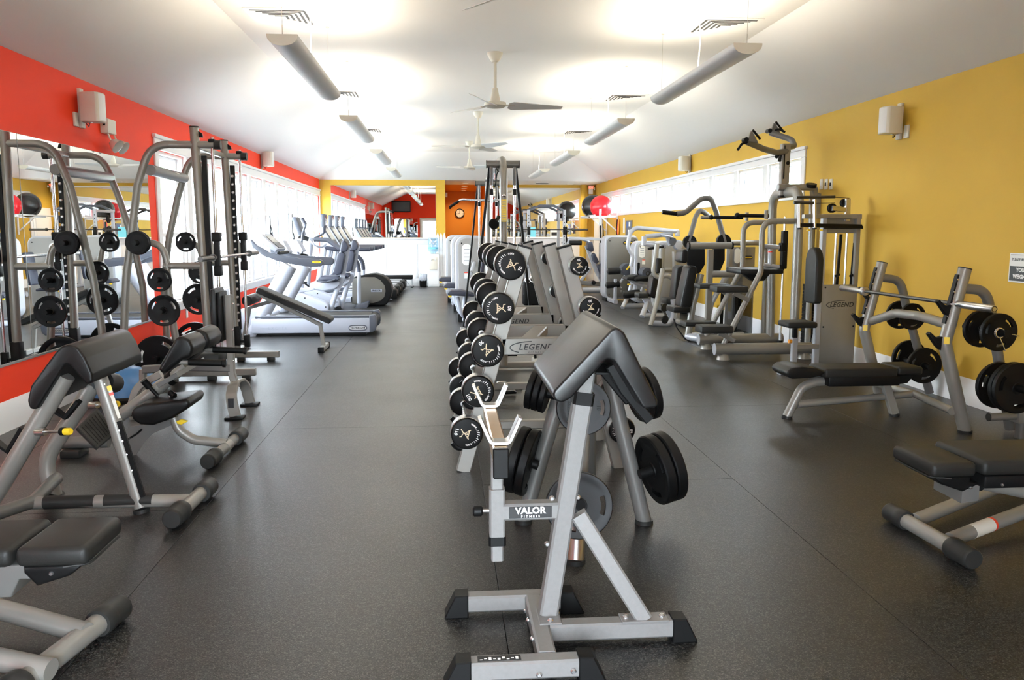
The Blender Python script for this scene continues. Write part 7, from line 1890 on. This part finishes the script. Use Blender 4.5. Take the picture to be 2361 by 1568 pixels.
    b = MB(); b.ball(uy(1655, 706, y + 0.05), 0.02); b.build('yellow_pin', 'yellow', t)
    b = MB(); b.box((x0 + 0.14, ys + 0.08, 0.08), (x0 + 0.36, ys + 0.22, 0.55), bev=0.004, seg=1); b.build('weight_stack', 'rubber', t)
chest_press()

# ------------------------------------------------------------------ row of pale shrouded machines left of the cable towers
def aisle_machine(y, px, label):
    t = thing('weight_machine', label, 'gym machine', (0.6, y, 0), 'pale machines along the left aisle')
    x0 = uy(px, 620, y).x
    zt = 1.37
    shield(t, x0, x0 + 0.62, y, 0.10, zt, 'shield_light', 0.34, r=0.15, plaque=(x0 + 0.18, 1.08, 0.075, 0.17), edge='silver_light')
    b = MB(); b.box((x0 + 0.14, y - 0.018, 0.70), (x0 + 0.22, y - 0.012, 0.80)); lb = b.build('warning_label', 'paper', t)
    b = MB(); b.box((x0 + 0.14, y - 0.020, 0.785), (x0 + 0.22, y - 0.018, 0.80)); b.build('red_band', 'red', lb)
    ys = y - 0.55
    c = V((x0 - 0.02, ys, 0.50))
    b = MB(); b.prism([c + V((-0.12, 0, 0.0)), c + V((-0.06, 0, 0.05)), c + V((0.1, 0, 0.045)), c + V((0.30, 0, -0.01)), c + V((0.30, 0, -0.05)), c + V((0.05, 0, -0.035)), c + V((-0.1, 0, -0.03))], (0, 0.38, 0), bev=0.018); b.build('seat', 'vinyl_blue', t)
    b = MB(); q = c + V((-0.10, 0.02, -0.06)); b.box(q, q + V((0.05, 0.03, 0.03)), bev=0.006); b.build('yellow_tab', 'yellow', t)
    b = MB(); b.tube([c + V((0.18, 0.19, -0.04)), c + V((0.14, 0.19, -0.3)), c + V((0.22, 0.19, -0.47))], 0.045, bend=0.1); b.build('seat_post', 'bike_white', t)
    b = MB(); b.tube([c + V((0.04, 0.1, -0.06)), c + V((0.10, 0.1, -0.35)), c + V((0.32, 0.3, -0.46))], 0.032, bend=0.15); b.build('frame_tube', 'bike_white', t)
    b = MB(); b.tube([(x0 + 0.15, ys - 0.05, 0.045), (x0 + 0.15, y + 0.25, 0.045)], 0.045); b.build('base_tube', 'bike_white', t)
    b = MB(); b.tube([(x0 + 0.30, y - 0.02, 0.95), (x0 + 0.25, y - 0.2, 0.82), (x0 + 0.22, y - 0.42, 0.80)], 0.028, bend=0.1); b.build('press_arm', 'silver_light', t)
    b = MB(); b.prism([(x0 + 0.33, ys, 0.55), (x0 + 0.40, ys, 0.55), (x0 + 0.46, ys, 1.1), (x0 + 0.40, ys, 1.1)], (0, 0.3, 0), bev=0.02); b.build('backrest', 'vinyl_blue', t)
    return t
aisle_machine(13.2, 1050, 'pale shrouded weight machine left of the cable towers, nearest of three')
aisle_machine(14.9, 1040, 'pale shrouded weight machine left of the cable towers, middle of three')
aisle_machine(16.8, 1027, 'pale shrouded weight machine left of the cable towers, farthest of three')

# ------------------------------------------------------------------ incline press with navy pads before the end wall
def incline_press():
    y = 18.6
    t = thing('incline_press', 'incline bench machine with navy pads and tall silver post near the ball shelf', 'gym machine', (3.2, y, 0))
    b = MB(); b.bar([uy(1352, 566, y), uy(1375, 625, y), uy(1398, 668, y)], 0.09, 0.06, up=(0, 1, 0)); b.build('back_frame', 'silver_light', t)
    for pts in (((1356, 560), (1366, 556), (1370, 578), (1364, 582), (1353, 574)), ((1364, 586), (1372, 583), (1382, 604), (1376, 610), (1368, 602)), ((1376, 612), (1390, 606), (1402, 640), (1396, 648), (1384, 632))):
        b = MB(); b.prism([uy(*p, y - 0.12) for p in pts], (0, 0.3, 0), bev=0.02); b.build('pad', 'vinyl_blue', t)
    b = MB(); b.bar([uy(1312, 549, y), uy(1392, 552, y)], 0.06, 0.06); b.build('top_beam', 'silver_light', t)
    b = MB(); b.tube([uy(1313, 560, y - 0.1), uy(1341, 560, y - 0.1)], 0.055); b.build('hand_roller', 'rubber', t)
    b = MB(); b.bar([uy(1313, 552, y), uy(1300, 580, y), uy(1296, 600, y)], 0.05, 0.05, up=(0, 1, 0)); b.tube([uy(1342, 552, y), uy(1358, 556, y), uy(1362, 566, y)], 0.03, bend=0.1); b.build('front_arm', 'silver_light', t)
    b = MB(); b.bar([uy(1384, 482, y), uy(1384, 520, y)], 0.05, 0.05, up=(0, 1, 0)); b.build('upper_post', 'silver_light', t)
    b = MB(); b.bar([uy(1384, 520, y), uy(1385, 560, y)], 0.035, 0.035, up=(0, 1, 0)); b.build('post_sleeve', 'rubber', t)
    b = MB(); b.bar([uy(1385, 560, y), (uy(1385, 600, y).x, y, 0.05)], 0.07, 0.06, up=(0, 1, 0)); b.build('lower_post', 'silver_light', t)
    b = MB(); b.bar([uy(1390, 516, y), uy(1392, 555, y)], 0.02, 0.02, up=(0, 1, 0)); b.build('cable', 'rubber', t)
    x0, x1 = uy(1310, 668, y).x, uy(1400, 668, y).x
    b = MB(); b.cyl((x0 - 0.1, y - 0.25, 0.13), (x1, y - 0.25, 0.13), 0.06); b.cyl((x0 - 0.1, y + 0.25, 0.08), (x1, y + 0.25, 0.08), 0.06); b.build('base_tube', 'silver_light', t)
    b = MB(); b.bar([(x0 - 0.15, y, 0.32), (x1, y, 0.24)], 0.08, 0.10); b.build('carriage_beam', 'silver_dark', t)
    b = MB(); b.bar([(x0 + 0.25, y, 0.28), (x0 + 0.5, y, 0.62)], 0.07, 0.06, up=(0, 1, 0)); b.build('strut', 'silver_light', t)
    b = MB(); c = uy(1369, 652, y - 0.08); b.cyl(c, c + V((0, 0.16, 0)), 0.05); b.build('pivot', 'rubber', t)
    for px in (1335, 1340):
        b = MB(); b.cyl(uy(px, 592, y), uy(px + 3, 605, y), 0.01, seg=8); b.build('pin', 'rubber', t)
incline_press()

# ------------------------------------------------------------------ squat rack against the mirror
def squat_rack():
    ya, yb = 21.4, 22.5
    t = thing('squat_rack', 'grey squat rack with hole-punched uprights and arched black chin bar before the mirror', 'weight rack', (2.66, ya, 0))
    xa, xb = 2.2, 3.13
    zt = 2.0
    for x in (xa, xb):
        for y in (ya, yb):
            b = MB(); b.bar([(x, y, 0.04), (x, y, zt)], 0.075, 0.075, up=(0, 1, 0)); u = b.build('upright', 'silver_light', t)
            if y == ya:
                for k in range(16):
                    b = MB(); b.cyl((x, y - 0.0385, 0.5 + 0.09 * k), (x, y - 0.036, 0.5 + 0.09 * k), 0.013, seg=10); b.build('peg_hole', 'rubber', u)
        b = MB(); b.bar([(x, ya - 0.3, 0.04), (x, yb + 0.2, 0.04)], 0.07, 0.07); b.build('base_rail', 'silver_light', t)
        b = MB(); b.bar([(x, ya, zt - 0.05), (x, yb, zt - 0.05)], 0.06, 0.06); b.build('side_rail', 'silver_light', t)
        b = MB(); b.box((x - 0.04, ya - 0.10, 1.36), (x + 0.04, ya - 0.03, 1.56), bev=0.008); b.build('bar_hook', 'rubber', t)
        s = -1 if x == xa else 1
        for z in (1.75, 1.45, 1.15, 0.85):
            b = MB(); b.cyl((x, ya + 0.5, z), (x + s * 0.2, ya + 0.5, z), 0.025, seg=10); b.build('plate_horn', 'chrome', t)
    for y, dz in ((ya, 0), (yb, 0)):
        b = MB(); b.bar([(xa + 0.02, y, 1.72), (xa + 0.02, y, 1.98), (xa + 0.28, y, 2.10), (xb - 0.28, y, 2.10), (xb - 0.02, y, 1.98), (xb - 0.02, y, 1.72)], 0.06, 0.07, up=(0, 1, 0)); b.build('chin_bar', 'slate', t)
    b = MB(); b.bar([(xa, yb, 0.5), (xb, yb, 0.5)], 0.06, 0.06); b.build('rear_crossbar', 'silver_light', t)
    k = 0
    for x, s in ((xa, -1), (xb, 1)):
        for z, r in ((1.75, 0.10), (1.45, 0.13), (1.15, 0.17), (0.85, 0.21)):
            plate((x + s * 0.12, ya + 0.5, z), (s, 0, 0), r, 0.04, 'black plate on the %s side of the squat rack, %s horn' % ('left' if s < 0 else 'right', ('top', 'second', 'third', 'lowest')[k % 4]), 'plates on the squat rack', 0.3, PLATE_C); k += 1
    c = V((2.66, ya - 0.075, 1.49))
    bt = thing('olympic_barbell', 'bare barbell across the squat rack before the mirror', 'barbell', c)
    b = MB(); b.cyl(c - V((0.68, 0, 0)), c + V((0.68, 0, 0)), 0.0145); b.build('shaft', 'steel_dark', bt)
    for s in (-1, 1):
        b = MB(); b.cyl(c + V((s * 0.66, 0, 0)), c + V((s * 1.08, 0, 0)), 0.025); b.cyl(c + V((s * 0.66, 0, 0)), c + V((s * 0.70, 0, 0)), 0.04); b.build('sleeve', 'steel_dark', bt)
    c = uy(1226, 536, 24.07); c.z = 1.43
    t2 = thing('blue_notice', 'cyan paper notice standing on the ledge before the right end mirror', 'sign', c)
    b = MB(); b.box(c + V((-0.11, -0.02, -0.15)), c + V((0.11, -0.01, 0.13))); b.build('sheet', 'cyan', t2)
    c = uy(1279, 538, 24.07); c.z = 1.40
    t2 = thing('white_notice', 'white notice with black box standing on the ledge before the right end mirror', 'sign', c)
    b = MB(); b.box(c + V((-0.13, -0.02, -0.12)), c + V((0.13, -0.01, 0.12))); sh = b.build('sheet', 'paper', t2)
    b = MB(); b.box(c + V((-0.10, -0.022, -0.08)), c + V((0.10, -0.02, 0.02))); b.build('black_box', 'print_black', sh)
squat_rack()

# ------------------------------------------------------------------ ball shelf, balls, wall pieces
def ball_shelf():
    z = uy(1390, 500, 20.9).z
    t = thing('ball_shelf', 'white bracketed wall shelf holding the exercise balls', 'shelf', (XR, 21.5, z))
    for y in (20.7, 22.1):
        b = MB(); b.bar([(XR - 0.02, y, z + 0.12), (XR - 0.02, y, z - 0.45)], 0.05, 0.03, up=(1, 0, 0)); b.build('wall_bracket', 'white', t)
        b = MB(); b.bar([(XR - 0.02, y, z), (XR - 0.72, y, z)], 0.05, 0.05); b.build('shelf_arm', 'white', t)
        b = MB(); b.bar([(XR - 0.03, y, z - 0.36), (XR - 0.42, y, z - 0.02)], 0.03, 0.03, up=(0, 1, 0)); b.build('diagonal_brace', 'white', t)
    for x in (XR - 0.62, XR - 0.24):
        b = MB(); b.cyl((x, 20.6, z + 0.03), (x, 22.7, z + 0.03), 0.02, seg=12); b.build('shelf_rail', 'white', t)
    c = V((uy(1386, 476, 20.95).x, 20.95, z + 0.255))
    o = MB().ball(c, 0.285, 1.0, 40, 24).build('exercise_ball', 'red_ball'); tag(o, 'glossy red exercise ball on the wall shelf', 'exercise ball', 'exercise balls on the shelf')
    c2 = V((XR - 0.46, 21.75, z + 0.285))
    o = MB().ball(c2, 0.305, 1.0, 40, 24).build('exercise_ball', 'black_ball'); tag(o, 'black exercise ball on the wall shelf behind the red one', 'exercise ball', 'exercise balls on the shelf')
ball_shelf()

def speaker(side, x, y, z, s, label, plates=True):
    """side +1: hangs on the left wall facing +X; -1: on the right wall"""
    t = thing('wall_speaker', label, 'speaker', (x, y, z), 'wall speakers')
    b = MB(); b.box((x, y - 0.035 * s, z - 0.17 * s), (x + side * 0.03 * s, y + 0.035 * s, z + 0.17 * s) if side > 0 else (x, y + 0.035 * s, z + 0.17 * s), bev=0.004) if side > 0 else b.box((x - 0.03 * s, y - 0.035 * s, z - 0.17 * s), (x, y + 0.035 * s, z + 0.17 * s), bev=0.004)
    b.build('mount_plate', 'cream', t)
    n = 10
    d0, d1, w = 0.05 * s, 0.23 * s, 0.09 * s
    yc = y - 0.05 * s
    prof = [(d0, -w * 0.7), (d0, w * 0.7), (d0 + 0.05 * s, w), (d1 - 0.04 * s, w)]
    prof += [(d1 - 0.04 * s + 0.04 * s * math.sin(PI * k / n), w * math.cos(PI * k / n)) for k in range(n + 1)]
    prof += [(d1 - 0.04 * s, -w), (d0 + 0.05 * s, -w)]
    b = MB(); b.prism([(x + side * p, yc + q, z - 0.125 * s) for p, q in prof], (0, 0, 0.25 * s), bev=0.008); b.build('cabinet', 'cream', t)
    b = MB(); b.prism([(x + side * (p + 0.004) , yc + q * 0.93, z - 0.115 * s) for p, q in prof if p > d1 - 0.05 * s], (0, 0, 0.23 * s), bev=0.004); b.build('grille', 'white', t)
    for zz in (-0.12, 0.12):
        b = MB(); b.bar([(x + side * 0.02 * s, y, z + zz * s), (x + side * 0.12 * s, yc, z + zz * s * 1.06)], 0.02 * s, 0.006 * s); b.build('bracket_arm', 'brushed', t)
    b = MB(); b.tube([(x + side * 0.025, y + 0.02, z - 0.10 * s), (x + side * 0.06, y + 0.03, z - 0.16 * s), (x + side * 0.10, yc, z - 0.13 * s)], 0.004, bend=0.03, seg=6); b.build('cable', 'rubber', t)
    return t
def wall_box(name, label, cat, side, x, y, z, w, h, d=0.02, m_='cream', group=None):
    t = thing(name, label, cat, (x, y, z), group)
    lo, hi = (x, x + d) if side > 0 else (x - d, x)
    b = MB(); b.box((lo, y - w / 2, z - h / 2), (hi, y + w / 2, z + h / 2), bev=min(0.004, d * 0.3)); b.build('cover_plate', m_, t)
    return t
pl = ux(183, 250, XL)
speaker(1, XL, pl.y, pl.z, 1.0, 'cream loudspeaker on the red wall above the left mirrors')
pl = ux(172, 275, XL); wall_box('socket_plate', 'small cream wall plate at the near left speaker bracket', 'wall plate', 1, XL, pl.y, pl.z, 0.075, 0.12)
pl = ux(599, 366, XL); speaker(1, XL, pl.y + 0.1, pl.z, 1.0, 'cream loudspeaker on the red wall above the left windows')
pl = ux(2078, 280, XR); speaker(-1, XR, pl.y, pl.z, 1.0, 'cream loudspeaker high on the yellow wall, nearest the camera')
pl = ux(2090, 304, XR); wall_box('socket_plate', 'small cream wall plate at the near right speaker bracket', 'wall plate', -1, XR, pl.y - 0.02, pl.z, 0.075, 0.12)
pl = ux(1592, 378, XR); speaker(-1, XR, pl.y, pl.z, 1.0, 'cream loudspeaker on the yellow wall above the clerestory windows')
# emergency light with two lamp heads above the left mirror
pl = ux(240, 294, XL)
t = thing('emergency_light', 'cream emergency light box with two clear lamp heads above the mirror', 'light', (XL, pl.y, pl.z))
b = MB(); b.box((XL, pl.y - 0.10, pl.z - 0.06), (XL + 0.075, pl.y + 0.10, pl.z + 0.075), bev=0.008); b.build('housing', 'cream', t)
b = MB(); b.lathe([(0, 0.004), (0.012, 0.004), (0.012, 0), (0, 0)], (XL + 0.04, pl.y - 0.101, pl.z + 0.02), (0, -1, 0), 12); b.build('indicator', 'rubber', t)
for dy in (-0.05, 0.10):
    b = MB(); b.cyl((XL + 0.05, pl.y + dy, pl.z - 0.06), (XL + 0.08, pl.y + dy, pl.z - 0.14), 0.008, seg=10); h = b.build('lamp_stem', 'cream', t)
    b = MB(); b.lathe([(0, 0), (0.03, 0.005), (0.055, 0.04), (0.068, 0.085), (0, 0.095)], (XL + 0.075, pl.y + dy, pl.z - 0.135), (0.75, -0.15, -0.55), 20); b.build('lamp_head', 'clear_lamp', t)
# switches by the clerestory
for k, px in enumerate((1895, 1906, 1917)):
    q = ux(px, 425, XR)
    t = wall_box('light_switch', 'white light switch plate right of the clerestory, ' + ('left', 'middle', 'right')[k] + ' of three', 'switch', -1, XR, q.y, q.z, 0.07, 0.12, 0.012, 'cream', 'switches on the yellow wall')
    b = MB(); b.box((XR - 0.02, q.y - 0.012, q.z - 0.02), (XR - 0.012, q.y + 0.012, q.z + 0.02), bev=0.003); b.build('rocker', 'white' if k == 0 else 'rubber', t)
# outlets on the red wall under the sill
for k, (px, py) in enumerate(((430, 722), (462, 700))):
    q = ux(px, py, XL); t = wall_box('wall_outlet', 'white outlet plate on the red wall under the window sill, ' + ('nearer', 'farther')[k] + ' one', 'outlet', 1, XL, q.y, q.z, 0.075, 0.12, 0.01, 'white', 'outlets under the sill')
# notice at the right picture edge
q = ux(2328, 618, XR)
t = thing('rerack_sign', 'black and white PLEASE RE-RACK YOUR WEIGHTS notice on the yellow wall', 'sign', (XR, q.y, q.z))
y0 = q.y; W, Hh = 0.29, 0.215
b = MB(); b.box((XR - 0.006, y0 - W, q.z - Hh / 2), (XR - 0.001, y0, q.z + Hh / 2 + 0.01), bev=0.001, seg=1); sh = b.build('board', 'paper', t)
b = MB(); b.box((XR - 0.0075, y0 - W + 0.012, q.z - Hh / 2 + 0.012), (XR - 0.006, y0 - 0.012, q.z + 0.018)); b.build('black_panel', 'print_black', sh)
b = MB()
for zz in (q.z + Hh / 2 - 0.002,): b.box((XR - 0.007, y0 - W + 0.012, zz - 0.003), (XR - 0.006, y0 - 0.012, zz))
add_text(b, 'PLEASE RE-RACK', 0.031, (XR - 0.0072, y0 - W / 2, q.z + 0.068), (0, -1, 0), (0, 0, 1)); b.build('lettering', 'print_black', sh)
b = MB(); add_text(b, 'YOUR', 0.042, (XR - 0.0085, y0 - W / 2, q.z - 0.012), (0, -1, 0), (0, 0, 1), bold=0.002); add_text(b, 'WEIGHTS', 0.042, (XR - 0.0085, y0 - W / 2, q.z - 0.062), (0, -1, 0), (0, 0, 1), bold=0.002); b.build('lettering', 'print_white', sh)
# exit sign at the far right corner
c = uy(1362, 437, 23.85)
t = thing('exit_sign', 'white exit sign with lit red letters at the far right column', 'sign', c)
b = MB(); b.box(c + V((-0.06, -0.05, -0.13)), c + V((0.06, 0.04, 0.11)), bev=0.008); b.build('housing', 'white', t)
b = MB(); add_text(b, 'EXIT', 0.075, c + V((0.0, -0.052, 0.05)), (1, 0, 0), (0, 0, 1), bold=0.004); b.build('lettering', 'exit_red', t)
b = MB(); b.lathe([(0, 0), (0.035, 0.02), (0.04, 0.05), (0, 0.06)], c + V((0.07, -0.03, 0.02)), (1, -0.5, 0), 16); b.build('lamp_head', 'clear_lamp', t)
# hanging bands, thermometer strip, poster frame
q = ux(1428, 522, XR)
t = thing('exercise_bands', 'black, red and orange exercise bands hanging on the yellow wall', 'exercise band', (XR, q.y, q.z))
for k, m_ in enumerate(('rubber', 'rubber', 'red', 'orange')):
    yy = q.y + 0.12 - 0.07 * k
    b = MB(); b.tube([(XR - 0.03, yy, q.z + 0.17), (XR - 0.04, yy + 0.03, q.z - 0.1), (XR - 0.04, yy, q.z - 0.22), (XR - 0.04, yy - 0.03, q.z - 0.1), (XR - 0.03, yy, q.z + 0.17)], 0.016, bend=0.05, seg=8); b.build('band', m_, t)
q = ux(1439, 520, XR); wall_box('white_strip', 'narrow white strip notice beside the hanging bands', 'sign', -1, XR, q.y, q.z, 0.16, 0.36, 0.008, 'paper')
q = ux(1451, 520, XR)
t = thing('framed_poster', 'dark framed notice board on the yellow wall right of the bands', 'poster', (XR, q.y, q.z))
b = MB(); b.box((XR - 0.02, q.y - 0.32, q.z - 0.24), (XR, q.y + 0.32, q.z + 0.12), bev=0.003, seg=1); f = b.build('frame', 'slate', t)
b = MB(); b.box((XR - 0.022, q.y - 0.18, q.z - 0.02), (XR - 0.02, q.y - 0.02, q.z + 0.08)); b.box((XR - 0.022, q.y - 0.1, q.z - 0.2), (XR - 0.02, q.y + 0.06, q.z - 0.1)); b.build('pale_print', 'paper', f)
b = MB(); b.box((XR - 0.022, q.y + 0.04, q.z - 0.05), (XR - 0.02, q.y + 0.2, q.z + 0.08)); b.build('blue_print', 'blue_cloth', f)
# television on the red wall behind the camera (seen in the end mirror)
t = thing('television', 'black flat television high on the red wall, seen in the end mirror', 'television', (-2.2, YF, 2.75))
b = MB(); b.box((-2.72, YF + 0.06, 2.46), (-1.72, YF + 0.13, 3.04), bev=0.01); b.build('casing', 'rubber', t)
b = MB(); b.box((-2.68, YF + 0.13, 2.50), (-1.76, YF + 0.134, 3.00)); b.build('screen', 'screen_dark', t)
b = MB(); b.bar([(-2.2, YF, 2.75), (-2.2, YF + 0.07, 2.75)], 0.3, 0.2); b.build('wall_mount', 'rubber', t)
